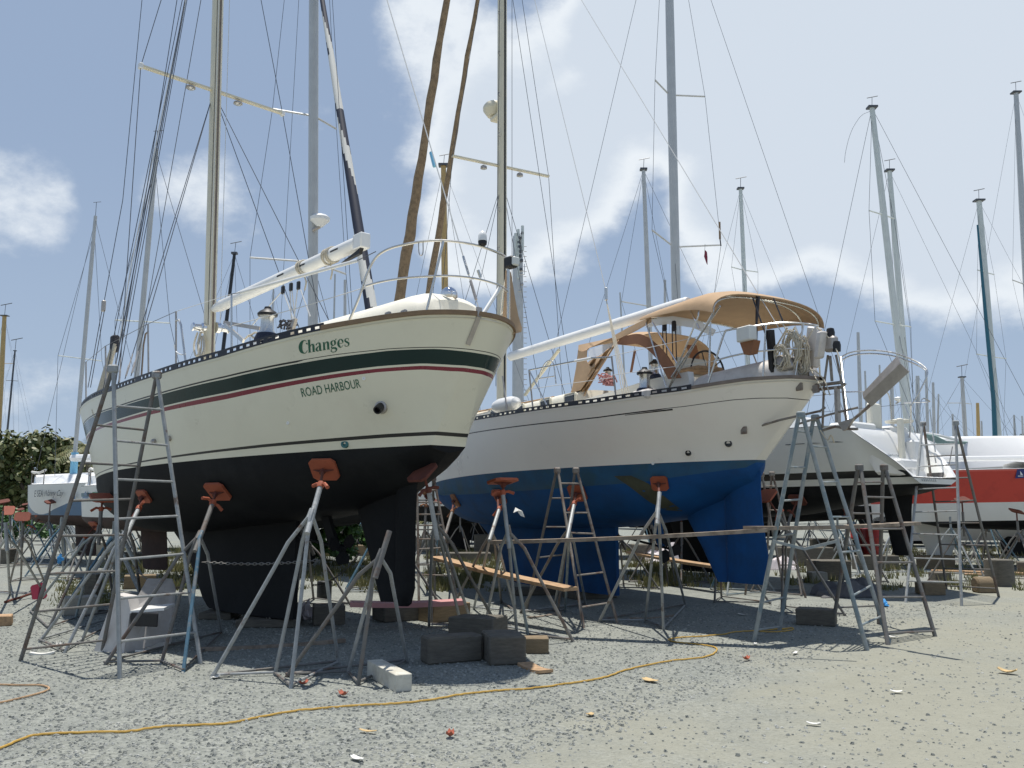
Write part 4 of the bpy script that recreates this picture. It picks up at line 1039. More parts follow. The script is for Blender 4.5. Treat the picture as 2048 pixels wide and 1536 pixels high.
# stripe edges follow constant heights: solve per section through many bands is not needed, the sheer is flat
secsA = [(s, bs, bw, zk, zw, zs) for s, bs, bw, zk, zw, zs in secs]
p3 = V((-h3.y, h3.x, 0))
W3 = lambda s, b, z: O3 + h3 * s + p3 * b + V((0, 0, z))
mb = MB(); zlev = [0, .10, .26, .40, .55, .70, .85, 1.0]; rows = []; nb = 7
for j in range(nb, 0, -1):
    g = pi / 2 * j / nb; rows.append([(s, bw * cos(g) ** .75 if j < nb else 0, zw - (zw - zk) * sin(g)) for s, bs, bw, zk, zw, zs in secs])
for q, t in enumerate(zlev):
    r = []
    for s, bs, bw, zk, zw, zs in secs:
        z = lerp(zw, zs, t) if q not in (1, 2) else min(zw + (.12 if q == 1 else .25), lerp(zw, zs, (.85 + .1 * q)))
        if q > 2: z = lerp(min(zw + .25, lerp(zw, zs, 1.0)), zs, (t - .26) / .74)
        k = min(1, max(0, (z - zw) / 1.07)); r.append((s, lerp(bw, bs, min(1, max(k, 0) ** .6 if zs > 2.9 else max(k ** .6, (z - zw) / max(.02, zs - zw)))), z))
    rows.append(r)
mm = [1] * nb + [0, 2, 0, 0, 0, 0, 0]
for sg in (1, -1): mb.grid([[W3(s, b * sg, z) for s, b, z in (r if sg > 0 else r[::-1])] for r in rows], 0, lambda i, j: mm[i])
mb.grid([[W3(r[0][0], -r[0][1], r[0][2]), W3(*r[0])] for r in rows], 0, lambda i, j: mm[i])
hull3 = mb.build('hull', [M['whitegrey'], M['antiblack'], M['bootblack']], root3); merged(hull3)
# scoop: sloping side rims, a bathing platform and the upright back of the cockpit between them
zt3 = tab([(a, c) for a, b, c in top3] ) if False else None
top3 = rows[-1]
def t3(s): return tab([(a, b) for a, b, c in top3])(s), tab([(a, c) for a, b, c in top3])(s)
sc_rows = []
ss = [0, .05, .12, .2, .35, .5, .6, .68, .74, .8, .86, .92, 1.0]
for s in ss:
    b, z = t3(s); r = []
    for k in (-1, -.95, -.88, -.80, -.72, -.5, -.2, 0, .2, .5, .72, .80, .88, .95, 1):
        zi = 2.16 + .05 * s if s < .66 else lerp(2.2, 3.12, min(1, max(0, (s - .66) / .30)) ** .6)
        e = min(1, max(0, (.93 - abs(k)) / .16)); e = e * e * (3 - 2 * e)
        zz = lerp(z + .015, min(zi, z + .015) if s < .9 else zi, e)
        r.append(W3(s, b * k, zz))
    sc_rows.append(r)
MB().grid(sc_rows).build('transom_scoop', M['white'], root3)
dk = [[W3(s, b * k, z + .012 + .05 * (1 - k * k)) for k in (-1, -.6, 0, .6, 1)] for s, b, z in top3[8:]]
MB().grid(dk).build('deck', M['white'], root3)
def bx3(name, s, b, z, ls, lb, lz, m='white', e=.04, sub=None): return MB().rbox(W3(s, b, z), h3 * ls, p3 * lb, V((0, 0, lz)), e).build(name, M[m], sub or root3)
bx3('cockpit_seat', 1.25, -.72, 3.05, .28, .36, .16); bx3('cockpit_seat', 1.25, .62, 3.05, .28, .4, .16)
bx3('stern_step', .62, -.1, 2.42, .12, .34, .1); bx3('stern_locker', .72, -.75, 2.62, .10, .2, .3)
MB().rbox(W3(1.1, .05, 3.35), h3 * .06, p3 * .2, V((0, 0, .28)), .03).build('helm_console', M['creamdeck'], root3)
MB().rbox(W3(.7, -.18, 2.9), h3 * .05, p3 * .06, V((0, 0, .42)), .02).build('backrest_post', M['creamdeck'], root3)
MB().lathe(W3(1.0, -.75, 3.33), (0, 0, 1), [(.02, -.05), (.26, -.04), (.27, 0), (.1, .03)], 16).build('barbecue', M['creamdeck'], root3)
for x0, x1, zt, bb in ((.95, 1.15, 3.75, 1.32), (.95, 1.15, 3.75, -1.32), (.5, .55, 3.55, -1.15)):
    MB().tube([W3(x0, bb, zs3(x0)), W3(x1, bb, zt)], .012, 6).build('pushpit_leg', M['steel'], root3)
for bb in (1.32, -1.32):
    MB().tube(smooth_path([W3(1.15, bb, 3.75), W3(.7, bb * .95, 3.72), W3(.5, bb * .8, 3.7), W3(.48, bb * .5, 3.7), W3(.5, bb * .42, 3.2)], 4), .013, 6).build('pushpit_rail', M['steel'], root3)
    MB().tube([W3(1.15, bb, 3.72), W3(6, bb * 1.3, 3.75)], .005, 5).build('lifeline', M['wire'], root3)
# tall looped stern arch rails
for dz_ in (0, -.06):
    pts = [P(1755, 701 - dz_ * 110, 17.3), P(1790, 706 - dz_ * 110, 17.1), P(1825, 719 - dz_ * 110, 16.9), P(1848, 733 - dz_ * 80, 16.7), P(1855, 746 - dz_ * 20, 16.6), P(1848, 765, 16.6), P(1835, 790, 16.6), P(1822, 810, 16.6)]
    pts = [P(1682, 714 - dz_ * 120, 17.6), P(1700, 705 - dz_ * 110, 17.5), P(1725, 701 - dz_ * 110, 17.4)] + pts
    MB().tube(smooth_path(pts, 4), .016, 7).build('stern_arch', M['steel'], root3)
MB().tube([P(1822, 810, 16.6), W3(.9, -.95, 3.0)], .016, 7).build('stern_arch', M['steel'], root3)
MB().tube([P(1682, 714, 17.6), W3(.95, 1.3, 3.1)], .016, 7).build('stern_arch', M['steel'], root3)
bx3('deckhouse', 5.2, 0, 3.3, 2.3, 1.0, .24)
fin_rows = [(1.9, 1.15, .45), (1.55, 1.05, .5), (.75, .9, .55), (.7, .86, .6)]
class B3o: pass
b3o = B3o(); b3o.W = W3
fin(b3o, fin_rows, .07).build('rudder', M['antiblack'], root3)
fin(b3o, [(1.5, 6.4, 4.6), (.9, 6.2, 4.8), (.2, 6.0, 4.7), (.15, 5.9, 4.75)], .2).build('keel', M['antiblack'], root3)
def side3(px, py, dd=.006):
    # port topside, between sheer and stripe
    best = None; r = ray(px, py); r = r / r.y; prev = None
    for s, bs, bw, zk, zw, zs in secs[7:]:
        q = W3(s, lerp(bw, bs, .8), 0); f = q.x - r.x * q.y
        if prev and prev[0] * f <= 0:
            k = prev[0] / (prev[0] - f); q = prev[1].lerp(q, k); return V((q.x, q.y, EYE + q.y * r.z)) + (p3 * .9 - h3 * .2).normalized() * (dd + .02)
        prev = (f, q)
    return P(px, py, 15.8)
lay_text('EXU  3', side3, (1577.5, 886.4), (33, -1.4), (0, -4.6)).build('registration_lettering', M['textdark'], root3, smooth=False)
mb = MB()
mb.grid([[side3(1571.5, 890.6), side3(1572, 889.2)], [side3(1610, 888.0), side3(1610, 886.8)]]); mb.grid([[side3(1624, 887.4), side3(1625, 885.8)], [side3(1642, 886.8), side3(1642, 886.4)]])
mb.grid([[side3(1658, 884.4), side3(1658, 884)], [side3(1673, 885), side3(1675, 883.2)], [side3(1687, 884.6), side3(1687, 884.2)]]); mb.build('side_marking', M['textdark'], root3, smooth=False)
def squig(name, root, pts_fn, n, w, m, r):
    mb = MB(); x = 0
    for i in range(n):
        st = [(x + .05, random.uniform(.3, .6)), (x + .25, random.uniform(.7, 1.0)), (x + .35, .1), (x + .55, random.uniform(.4, .7)), (x + .75, .08)]
        mb.tube(smooth_path([pts_fn((a / n), b) for a, b in st], 3), r, 4); x += 1
    return mb.build(name, M[m], root)
squig('transom_lettering', root3, lambda u, v: W3(.615, .62 - u * .5, 2.55 + v * .06), 10, 1, 'textgrey', .003)
squig('transom_lettering', root3, lambda u, v: W3(-.015, .62 - u * .6, 2.06 + v * .08), 8, 1, 'textgrey', .003)
MB().tube(smooth_path([W3(.3, -.35, 2.45), W3(.3, -.35, 2.62), W3(.3, -.62, 2.62), W3(.28, -.66, 2.45)], 4), .012, 6).build('swim_ladder_rail', M['steel'], root3)
# --- boat four: red hull
h4 = V((1, -.10, 0)).normalized(); O4 = V((10.2, 24.2, 0))
root4 = thing('sailboat', 'red hulled sailboat with white boot top and black bottom behind the scoop stern boat', 'sailboat', (15, 24, 0))
secs4 = []
for i in range(25):
    k = i / 24; s = k * 11.5
    bs = 1.3 + .55 * sin(min(1, k / .45) * pi / 2) if k < .45 else 1.85 * max(0, 1 - ((k - .45) / .55) ** 2) ** .85
    secs4.append((s, bs, max(.001, bs * .86 if k < .9 else bs * .6), min(1.5, tab([(0, 1.35), (1.5, 1.05), (5, .95), (9, 1.15), (11.5, 1.5)])(s)), 1.22 + .02 * s, 2.53 + .012 * s + .25 * max(0, k - .4)))
W4, hull4 = loft_hull(root4, O4, h4, secs4, [M['antiblack'], M['redpaint'], M['whitegrey'], M['redtrim']], [(.36, 2), (.6, 1), (.97, 1), (1.0, 3)])
MB().grid([[W4(s, bs * k, zs + .01 + .05 * (1 - k * k)) for k in (-1, -.5, 0, .5, 1)] for s, bs, bw, zk, zw, zs in secs4]).build('deck', M['white'], root4)
b4o = B3o(); b4o.W = W4
fin(b4o, [(1.3, .55, 2.1), (1.05, .75, 1.95), (.55, 1.0, 1.75), (.3, 1.05, 1.65)], .16).build('skeg', M['whitegrey'], root4)
fin(b4o, [(1.3, 8, 4.5), (.7, 7.6, 4.8), (.12, 7.2, 4.9)], .2).build('keel', M['antiblack'], root4)
mb = MB()
for sg in (-1,):
    for i in range(4, 14):
        s = i * .8; bs = tab([(a, b) for a, b, *_ in secs4])(s); z = tab([(a, f) for a, b, c, d, e, f in secs4])(s)
        mb.tube([W4(s, -bs * .97, z), W4(s, -bs * .97, z + .08)], .02, 5)
mb.build('deck_cleats', M['black'], root4)
for s in (1.2, 4.2, 7):
    bs = tab([(a, b) for a, b, *_ in secs4])(s); z = tab([(a, f) for a, b, c, d, e, f in secs4])(s)
    MB().tube([W4(s, -bs * .95, z), W4(s + .15, -bs * .95, z + .62)], .014, 6).build('stanchion', M['steeldull'], root4)
MB().tube([W4(.4, -.9, 2.86), W4(5.5, -.9, 2.9)], .07, 8).build('spar_on_deck', M['white'], root4)
trunk4 = [[W4(s, b, 2.5 + z) for b, z in ((-.8, 0), (-.75, .28), (0, .34), (.75, .28), (.8, 0))] for s in (3.5, 3.8, 8, 8.4)]
MB().grid(trunk4).build('coachroof', M['white'], root4)
sg0 = G(2029, 958); c = W4(0, 0, 0)
def on4(px, py):
    for i in range(200):
        s = i * .06; bs = tab([(a, b) for a, b, *_ in secs4])(s); q = W4(s, -bs * .985, 0); r = ray(px, py); r = r / r.y
        if q.x / q.y >= r.x: return V((q.x, q.y, EYE + q.y * r.z)) + V((0, -.03, 0))
    return P(px, py, 23)
o = MB().grid([[on4(2029, 957), on4(2029, 939)], [on4(2040, 956), on4(2040, 938)], [on4(2066, 954), on4(2066, 936)]]).build('sail_sign', M['bluesign'], root4)
mb = MB(); f = lambda x, y: on4(x, y) + V((0, -.012, 0))
mb.add([f(2034, 950), f(2034, 942), f(2041, 950)], [(0, 1, 2)]); mb.add([f(2033, 953), f(2033, 951.5), f(2043, 951.5), f(2042, 953)], [(0, 1, 2, 3)])
mb.build('sign_emblem', M['white'], o, smooth=False)
lay_text('A', f, (2046, 951), (7, 0), (0, -9)).build('sign_lettering', M['white'], o, smooth=False)
# --- boat five: big white cruiser beyond
h5 = V((1, .12, 0)).normalized(); O5 = V((12.6, 29.5, 0))
root5 = thing('sailboat', 'big white cruiser with a green covered windscreen showing above the red hull', 'cruiser', (20, 30, 0))
rws = []
for i in range(17):
    s = i * .85; k = i / 16; e = min(1, .12 + k * 1.4)
    rws.append([(s, 1.9 * e, 1.15), (s, 2.3 * e, 2.4), (s, 2.25 * e, 2.62 + .05 * s), (s, 2.4 * e, 2.75 + .055 * s), (s, 1.7 * e, 3.45 + .03 * s), (s, 1.1 * e, 3.85 + .02 * s), (s, 0, 3.95 + .02 * s)])
p5 = V((-h5.y, h5.x, 0)); W5 = lambda s, b, z: O5 + h5 * s + p5 * b + V((0, 0, z))
mb = MB()
mb.grid([[W5(s, -b, z) for s, b, z in r] for r in rws]); mb.grid([[W5(s, b, z) for s, b, z in r[::-1]] for r in rws])
mb.grid([[W5(s, -b, z) for s, b, z in rws[0]], [W5(s, b, z) for s, b, z in rws[0]]]); mb.grid([[W5(s, b, z) for s, b, z in rws[-1]], [W5(s, -b, z) for s, b, z in rws[-1]]])
mb.grid([[W5(r[0][0], -r[0][1], 1.15), W5(r[0][0], 0, .5), W5(r[0][0], r[0][1], 1.15)] for r in rws])
mb.build('hull', M['white'], root5)
MB().sheet([[P(1850, 868, 29.0), P(1872, 872, 28.6), P(1893, 882, 28.4), P(1945, 884, 29.5)], [P(1856, 880, 29), P(1876, 888, 28.6), P(1895, 889, 28.4), P(1940, 888, 29.5)]], .05).build('windscreen_cover', M['canvasgreen'], root5)
MB().tube([P(1850, 866, 29), P(1880, 871, 28.8), P(1925, 883, 29.2)], .05, 6).build('windscreen_rail', M['white'], root5)
MB().tube([W5(0, -.3, .0), W5(0.4, -.2, 1.2)], .2, 8).build('keel', M['antiblack'], root5)
MB().rbox(W5(6, 0, .6), h5 * 2, p5 * .2, V((0, 0, .6)), .05).build('keel', M['antiblack'], root5)
# --- the two little racing boats on the left
def racer(label, O, h, L, stripe, mast_px, zt=2.46, sc_=1.0):
    root = thing('small_sailboat', label, 'sailboat', O)
    secs = []
    for i in range(21):
        k = i / 20; s = k * L
        bs = .75 + .45 * sin(min(1, k / .5) * pi / 2) if k < .5 else 1.2 * max(0, 1 - ((k - .5) / .5) ** 1.9) ** .9
        secs.append((s, max(bs, .001), max(.001, bs * .85 if k < .97 else 0), 1.05 + .12 * abs(k - .45) + max(0, k - .8) * 1.0, 1.38 if k < .97 else 1.4, zt + .06 * abs(k - .5)))
    W, hu = loft_hull(root, O, h, secs, [M['antirust'], M['whitegrey'], M[stripe[0]], M['white']], stripe[1])
    MB().grid([[W(s, b * k, zs + .01 + .08 * (1 - k * k)) for k in (-1, -.5, 0, .5, 1)] for s, b, bw, zk, zw, zs in secs]).build('deck', M['white'], root)
    MB().grid([[W(s, b * w, zt + z) for b, z in ((-.95, 0), (-.6, .3), (0, .38), (.6, .3), (.95, 0))] for s, w in ((L * .25, 1), (L * .3, 1), (L * .6, .9), (L * .8, .5), (L * .97, .05))]).build('coachroof', M['white'], root)
    fb = B3o(); fb.W = W
    fin(fb, [(1.15, L * .6, L * .45), (.25, L * .57, L * .43), (.2, L * .55, L * .44)], .1).build('keel', M['antirust'], root)
    fin(fb, [(1.3, .35, .02), (.6, .3, .05)], .04).build('rudder', M['antirust'], root)
    return root, W

hr = V((-cos(radians(36)), sin(radians(36)), 0))
def mast_line(root, base, top, r, m, spread=(), deckz=2.4, tipsize=.7):
    """mast through two points with spreaders, wind vane and wires; base is carried down to the deck"""
    d = (top - base).normalized(); b = base + d * ((deckz - base.z) / d.z)
    MB().tube([b, b.lerp(top, .8), top], [r, r, r * .8], 10).build('mast', M[m], root)
    return b, d
bow1 = P(60, 1015, 28.5); bow1.z = 0; OR1 = bow1 - hr * 7.3
rr1, WR1 = racer('small white racing sailboat with a blue wave stripe and handwritten name below the left trees', OR1, hr, 7.3, ('stripeblue', [(lambda s: .30 + .28 * cos((7.3 - s) * 1.15) * (1 if s > 4 else .8), 2), (lambda s: .66, 1), (1.0, 1)]), None, 2.26)
bow2 = P(168, 1015, 22.3); bow2.z = 0; OR2 = bow2 - hr * 6.6
rr2, WR2 = racer('small white racing sailboat with teal and green stripes half hidden by the big cream hull', OR2, hr, 6.6, ('tealblue', [(.4, 1), (.66, 1), (.78, 2), (1.0, 1)]), None, 2.08)
def onside(W, L, px, py, f=.93, d=.02):
    r = ray(px, py); r = r / r.y; prev = None
    for i in range(200):
        k = i / 199; s = k * L; bs = .75 + .45 * sin(min(1, k / .5) * pi / 2) if k < .5 else 1.2 * max(0, 1 - ((k - .5) / .5) ** 1.9) ** .9
        q = W(s, bs * f, 0); g = q.x - r.x * q.y
        if prev and prev[0] * g <= 0:
            t = prev[0] / (prev[0] - g); q = prev[1].lerp(q, t); return V((q.x, q.y - d, EYE + q.y * r.z))
        prev = (g, q)
    return W(L * .98, .0, 2)
f1 = lambda x, y: onside(WR1, 7.3, x, y, 1.0, .04)
lay_text('E SEA', f1, (70, 994), (17, -1), (1, -13)).build('side_lettering', M['textdark'], rr1, smooth=False)
lay_text('Nanny Cay', f1, (90, 996), (37, 0), (2, -16), .3).build('side_lettering', M['textdark'], rr1, smooth=False)
MB().add([f1(144, 998), f1(151, 983), f1(152, 998)], [(0, 1, 2)]).build('side_emblem', M['stripeblue'], rr1, smooth=False)
f2 = lambda x, y: onside(WR2, 6.6, x, y, 1.0, .03)
mb = MB(); mb.add([f2(168, 991), f2(172, 982), f2(176, 991)], [(0, 1, 2)]); mb.add([f2(166, 997), f2(166, 993), f2(178, 993), f2(178, 997)], [(0, 1, 2, 3)]); mb.build('side_emblem', M['stripeblue'], rr2, smooth=False)
MB().grid([[f2(186, 990), f2(186, 984)], [f2(200, 989), f2(200, 985)], [f2(216, 990), f2(216, 987)]]).build('side_stripe', M['leafgreen'], rr2, smooth=False)
for W, L, z, root, bases in ((WR1, 7.3, 2.28, rr1, ((.98, 0), (.86, .5), (.6, 1.05))), (WR2, 6.6, 2.1, rr2, ((.98, 0), (.8, .6), (.6, 1.0)))):
    for k, b in bases: MB().tube([W(L * k, b, z), W(L * k, b, z + .42)], .014, 6).build('stanchion', M['galvdark'], root)
    MB().tube(smooth_path([W(L * k, b, z + .42) for k, b in bases[:2]] + [W(L * .7, .85, z + .36), W(L * .6, 1.02, z + .42)], 4), .035, 8).build('rolled_sail', M['sailwhite'], root)
for root, W, L, bpx, tpx, dd, sp in ((rr1, WR1, 7.3, (146, 952), (191, 432), 26.9, (116, 711, 204, 722)), (rr2, WR2, 6.6, (270, 790), (313, 297), 20.6, (230, 640, 340, 646))):
    b, d = mast_line(root, P(*bpx, dd), P(*tpx, dd), .062, 'mastgrey', deckz=2.5)
    T = P(*tpx, dd); mb = MB()
    A, B_ = P(sp[0], sp[1], dd - .2), P(sp[2], sp[3], dd + .3); mb.tube([A, B_], .018, 6); mb.build('spreader', M['mastpale'], root)
    mb = MB().tube([T, T + V((0, 0, .45))], .008, 5); mb.tube([T + V((-.1, 0, .45)), T + V((.15, 0, .47))], .008, 5); mb.build('wind_vane', M['wire'], root)
    mb = MB()
    for q in (W(L * .98, 0, 2.5), W(.1, 0, 2.5)): mb.tube([T - V((0, 0, .1)), q], .006, 5)
    for q, c in ((A, W(L * .5, 1.1, 2.5)), (B_, W(L * .5, -1.1, 2.5))): mb.tube([T - V((0, 0, .5)), q, c], .006, 5)
    mb.build('rigging', M['wire'], root)
MB().tube([P(147, 948, 26.8), P(150, 905, 26.8)], .11, 8).build('sail_cover', M['insul'], rr1)
MB().tube([P(146, 916, 26.7), P(186, 916, 25.5)], .11, 8).build('boom', M['white'], rr1)
# ================================================================ boats further back, each known by its mast
def bgboat(label, base, top, d, r, m='mastgrey', spreads=(), head=40, L=9.5, group=None, furl=None, radar=None, vane=True, hullm='white', ww=.007, zt=2.75, rig=True, boom=None, cat='sailboat', lean=0):
    A = P(*base, d); T = P(*top, d + lean); dr = (T - A).normalized()
    b = A + dr * ((zt - A.z) / dr.z)
    root = thing('sailboat', label, cat, (b.x, b.y, 0), group)
    t = radians(head); h = V((-cos(t), sin(t), 0)); O = V((b.x, b.y, 0)) - h * (L * .55)
    secs = []
    for i in range(13):
        k = i / 12; s = k * L; bm = L * .165
        bs = bm * (.65 + .35 * sin(min(1, k / .45) * pi / 2)) if k < .45 else bm * max(0, 1 - ((k - .45) / .55) ** 1.9) ** .9
        secs.append((s, max(bs, .001), max(.001, bs * .88 if k < .95 else 0), 1.0 + .5 * abs(k - .5), 1.65, zt + .3 * max(0, k - .3)))
    W, hu = loft_hull(root, O, h, secs, [M['antiblack' if hullm != 'blue' else 'antiblue'], M['white' if hullm == 'blue' else hullm]], [(.5, 1), (1.0, 1)], nb=4)
    MB().grid([[W(s, bb * k, zs + .08 * (1 - k * k)) for k in (-1, 0, 1)] for s, bb, bw, zk, zw, zs in secs]).build('deck', M['creamdeck'], root)
    MB().grid([[W(s, bb * w, zt + z) for bb, z in ((-.9, 0), (-.8, .4), (.8, .4), (.9, 0))] for s, w in ((L * .3, 1), (L * .33, .97), (L * .66, .7), (L * .72, .3))]).build('cabin', M['white'], root)
    fb = B3o(); fb.W = W; fin(fb, [(1.1, L * .62, L * .42), (.15, L * .58, L * .42), (.1, L * .56, L * .43)], .13).build('keel', M['antiblack'], root)
    MB().tube([b - V((0, 0, .05)), b.lerp(T, .7), T], [r, r, r * .8], 10).build('mast', M[m], root)
    if vane:
        mb = MB().box(T + V((0, 0, .03)), V((r * 1.5, 0, 0)), V((0, r * 1.2, 0)), V((0, 0, .04))); s_ = d / 26
        mb.tube([T, T + V((.03, 0, .35 * s_))], .008 * s_, 4); mb.tube([T + V((-.14 * s_, 0, .33 * s_)), T + V((.2 * s_, 0, .4 * s_))], .012 * s_, 4); mb.build('wind_vane', M['wire'], root)
    ends = []
    for sp in spreads:
        A_ = P(sp[0], sp[1], d - .3); C_ = P(sp[2], sp[3], d) if len(sp) > 4 else None; B_ = P(sp[-2], sp[-1], d + .4)
        c = P((sp[2] if C_ else (sp[0] + sp[-2]) / 2), (sp[3] if C_ else (sp[1] + sp[-1]) / 2), d)
        o = MB(); o.tube([A_, c], .03, 6); o.tube([c, B_], .03, 6); o.build('spreader', M[m], root); ends.append((A_, B_, c))
    if rig:
        mb = MB(); cw = (W(L * .5, L * .15, zt), W(L * .5, -L * .15, zt))
        if cw[0].x > cw[1].x: cw = cw[::-1]
        mb.tube([T, W(L * .99, 0, zt + .2)], ww, 4); mb.tube([T, W(.1, 0, zt)], ww, 4)
        for q in (0, 1):
            ch = [T] + [e[q] for e in sorted(ends, key=lambda e: -e[0].z)] + [cw[q]]
            mb.tube(ch, ww, 4)
            if ends: mb.tube([sorted(ends, key=lambda e: e[0].z)[0][2], cw[q] + h * .5], ww, 4)
        mb.build('rigging', M['wire'], root)
    if radar:
        c = P(*radar, d - .2); MB().lathe(c, (0, 0, 1), [(.08, -.2), (.18, -.1), (.27, -.02), (.28, .06), (.2, .13), (.02, .15)], 16).build('radar_dome', M['white'], root)
        MB().tube([c - V((0, 0, .2)), c - V((.2, 0, .3))], .05, 6).build('radar_bracket', M['steeldull'], root)
    return root, W, T
r_, W_, T_ = bgboat('sailboat whose mast with a radar dome stands behind the boom of the green banded hull', (626, 600), (629, -560), 24, .14, 'mastgrey', [(545, 218, 628, 232, 673, 258), (500, 515, 626, 524, 692, 548)], head=-116, L=10.5, radar=(640, 440), vane=False)
# its furled striped foresail
A, B_ = P(746, 640, 19.4), P(643, -10, 23.6); T2 = B_ + (B_ - A) * .4; mb = MB(); N_ = 60
pts = [A.lerp(T2, k / N_) for k in range(N_ + 1)]; ax = (T2 - A).normalized(); u = ax.orthogonal().normalized(); w = ax.cross(u); vs = []; n = 16
for i, p in enumerate(pts):
    rr = .13 * (1.1 - .8 * i / N_)
    for j in range(n): vs.append(p + (u * cos(2 * pi * j / n) + w * sin(2 * pi * j / n)) * rr)
o_ = len(mb.v); mb.v += [tuple(v) for v in vs]
def strip(i, j):
    ph = (j + i * 1.05) % 16
    f = .45 if 22 < i < 36 else .85
    if 24 < i < 33: return 1 if ph > 2 else 0
    return 0 if ph < 11 else 1
for i in range(N_):
    for j in range(n): mb.f.append((i * n + j, i * n + (j + 1) % n, (i + 1) * n + (j + 1) % n, (i + 1) * n + j)); mb.m.append(strip(i, j))
mb.build('furled_sail', [M['navy'], M['sailwhite']], r_)
bgboat('sailboat with the thick tall grey mast rising behind the tan bimini, two pairs of spreaders', (1352, 590), (1333, -260), 29, .155, 'mastgrey', [(1310, 160, 1339, 190, 1410, 193), (1304, 460, 1348, 494, 1442, 490)], head=3, L=11.5, vane=False)
fl = thing('flag', 'small dark red pennant hanging from a spreader over the tan bimini', 'flag', P(1411, 500, 28.6))
MB().sheet([[P(1410, 500, 28.6), P(1408, 513, 28.6)], [P(1414, 504, 28.6), P(1413, 527, 28.6)], [P(1415, 515, 28.6), P(1415, 530, 28.6)]], .006).build('flag_cloth', M['red'], fl); MB().tube([P(1410, 488, 28.6), P(1409, 514, 28.6)], .006, 4).build('flag_line', M['wire'], fl)
sb_ = thing('spar_bag', 'brown wooden stick hung upright on a shroud beside the grey mast', 'stick', P(1439, 486, 28.6)); MB().tube([P(1439, 444, 28.6), P(1440, 478, 28.6)], .035, 6).build('stick', M['teak'], sb_); MB().tube([P(1440, 478, 28.6), P(1442, 492, 28.6)], .02, 6).build('stick_end', M['black'], sb_)
bgboat('sailboat whose pale mast with a dark masthead stands left of the thick grey mast', (1297, 600), (1287, 340), 36, .10, 'mastgrey', [(1243, 603, 1296, 612, 1340, 616)], head=4, L=10)
bgboat('sailboat whose pale mast top shows between the thick grey mast and the two leaning masts', (1490, 590), (1481, 378), 46, .12, 'mastpale', [(1463, 534, 1486, 540, 1516, 544)], head=5, L=10)
bgboat('sailboat with the tall pale green leaning mast and a bent antenna hanging from its masthead', (1812, 826), (1744, 216), 37, .14, 'mastpale', [(1738, 421, 1768, 430, 1788, 437), (1750, 642, 1795, 650, 1820, 653)], head=10, L=11, ww=.009)
an = [P(1742, 222, 37), P(1722, 232, 37), P(1703, 262, 37), P(1692, 300, 37), P(1689, 325, 37)]
o = thing('antenna', 'thin whip antenna bent over from the leaning masthead at upper right', 'antenna', an[0]); MB().tube(smooth_path(an, 4), .008, 5).build('antenna_rod', M['wire'], o)
bgboat('sailboat with a shorter worn cream mast close beside the tall pale green one', (1818, 826), (1779, 342), 41, .135, 'mastpale', [(1790, 640, 1806, 650, 1822, 654)], head=8, L=10)
r_, W_, T_ = bgboat('sailboat on the right whose grey mast carries a rolled dark teal sail', (1996, 868), (1958, 402), 46, .17, 'mastpale', [(1953, 708, 1987, 714, 2012, 717), (1955, 540, 1972, 545, 1988, 549)], head=10, L=11)
MB().tube([P(1955, 450, 45.5), P(1972, 640, 45.5), P(1987, 800, 45.5), P(1990, 872, 45.5)], [.05, .095, .11, .125], 8).build('furled_sail', M['tealblue'], r_)
bgboat('sailboat whose thick mast stands at the right edge of the view', (2056, 640), (2032, 186), 50, .17, 'mastgrey', [(2025, 560, 2052, 570, 2080, 575)], head=10, L=11)
bgboat('sailboat with the varnished tan mast behind the two brown furled sails', (890, 600), (887, 332), 33, .13, 'mastwood', [], head=50, L=11)
bgboat('sailboat with the slim black mast just right of the thick cream mast on the left', (452, 650), (469, 508), 34, .075, 'blackshiny', [], head=30, L=9)
bgboat('sailboat with the orange wooden mast at the left edge behind the trees', (-4, 880), (9, 632), 88, .25, 'mastwood', [(-12, 720, 4, 727, 26, 727)], head=20, L=12, zt=2.2)
bgboat('sailboat with the dark slim mast just right of the orange wooden one', (14, 870), (30, 702), 92, .10, 'wire', [(12, 761, 23, 761, 36, 762)], head=20, L=12, zt=2.2)
far = [(1877, 788, 1876, 847, .11), (1866, 765, 1868, 850, .14), (1852, 742, 1855, 850, .16), (1835, 752, 1836, 850, .2), (1929, 826, 1930, 872, .1), (1963, 842, 1964, 876, .11), (2028, 830, 2030, 880, .12), (2044, 832, 2046, 880, .1), (1759, 730, 1762, 850, .1), (1783, 735, 1785, 850, .2), (1730, 742, 1734, 850, .1), (1716, 665, 1722, 850, .17), (1905, 828, 1907, 875, .12), (670, 548, 668, 640, .1), (1240, 585, 1246, 700, .1), (547, 576, 545, 640, .1)]
for i, (x0, y0, x1, y1, rr) in enumerate(far):
    if i == 3: lab = 'distant sailboat with a white radar dome on its mast seen below the leaning servo blade'
    else: lab = 'distant sailboat in the far yard of which only a thin bare mast shows'
    bgboat(lab, (x1, y1), (x0, y0), random.uniform(58, 75), rr * .75, 'mastgrey', [], head=random.uniform(20, 70), L=10, group='distant masts in the far yard', radar=(1797, 798) if i == 3 else None, rig=i % 3 == 0, vane=False)
bgboat('distant sailboat with the wooden brown mast in front of the far masts on the right', (1957, 872), (1955, 806), 62, .13, 'mastwood', [], head=30, L=10, vane=False, rig=False)
bgboat('distant sailboat with a tall two spreader mast beyond the teal rolled sail', (1930, 860), (1924, 755), 60, .14, 'mastgrey', [(1895, 806, 1927, 806, 1943, 808)], head=30, L=10)
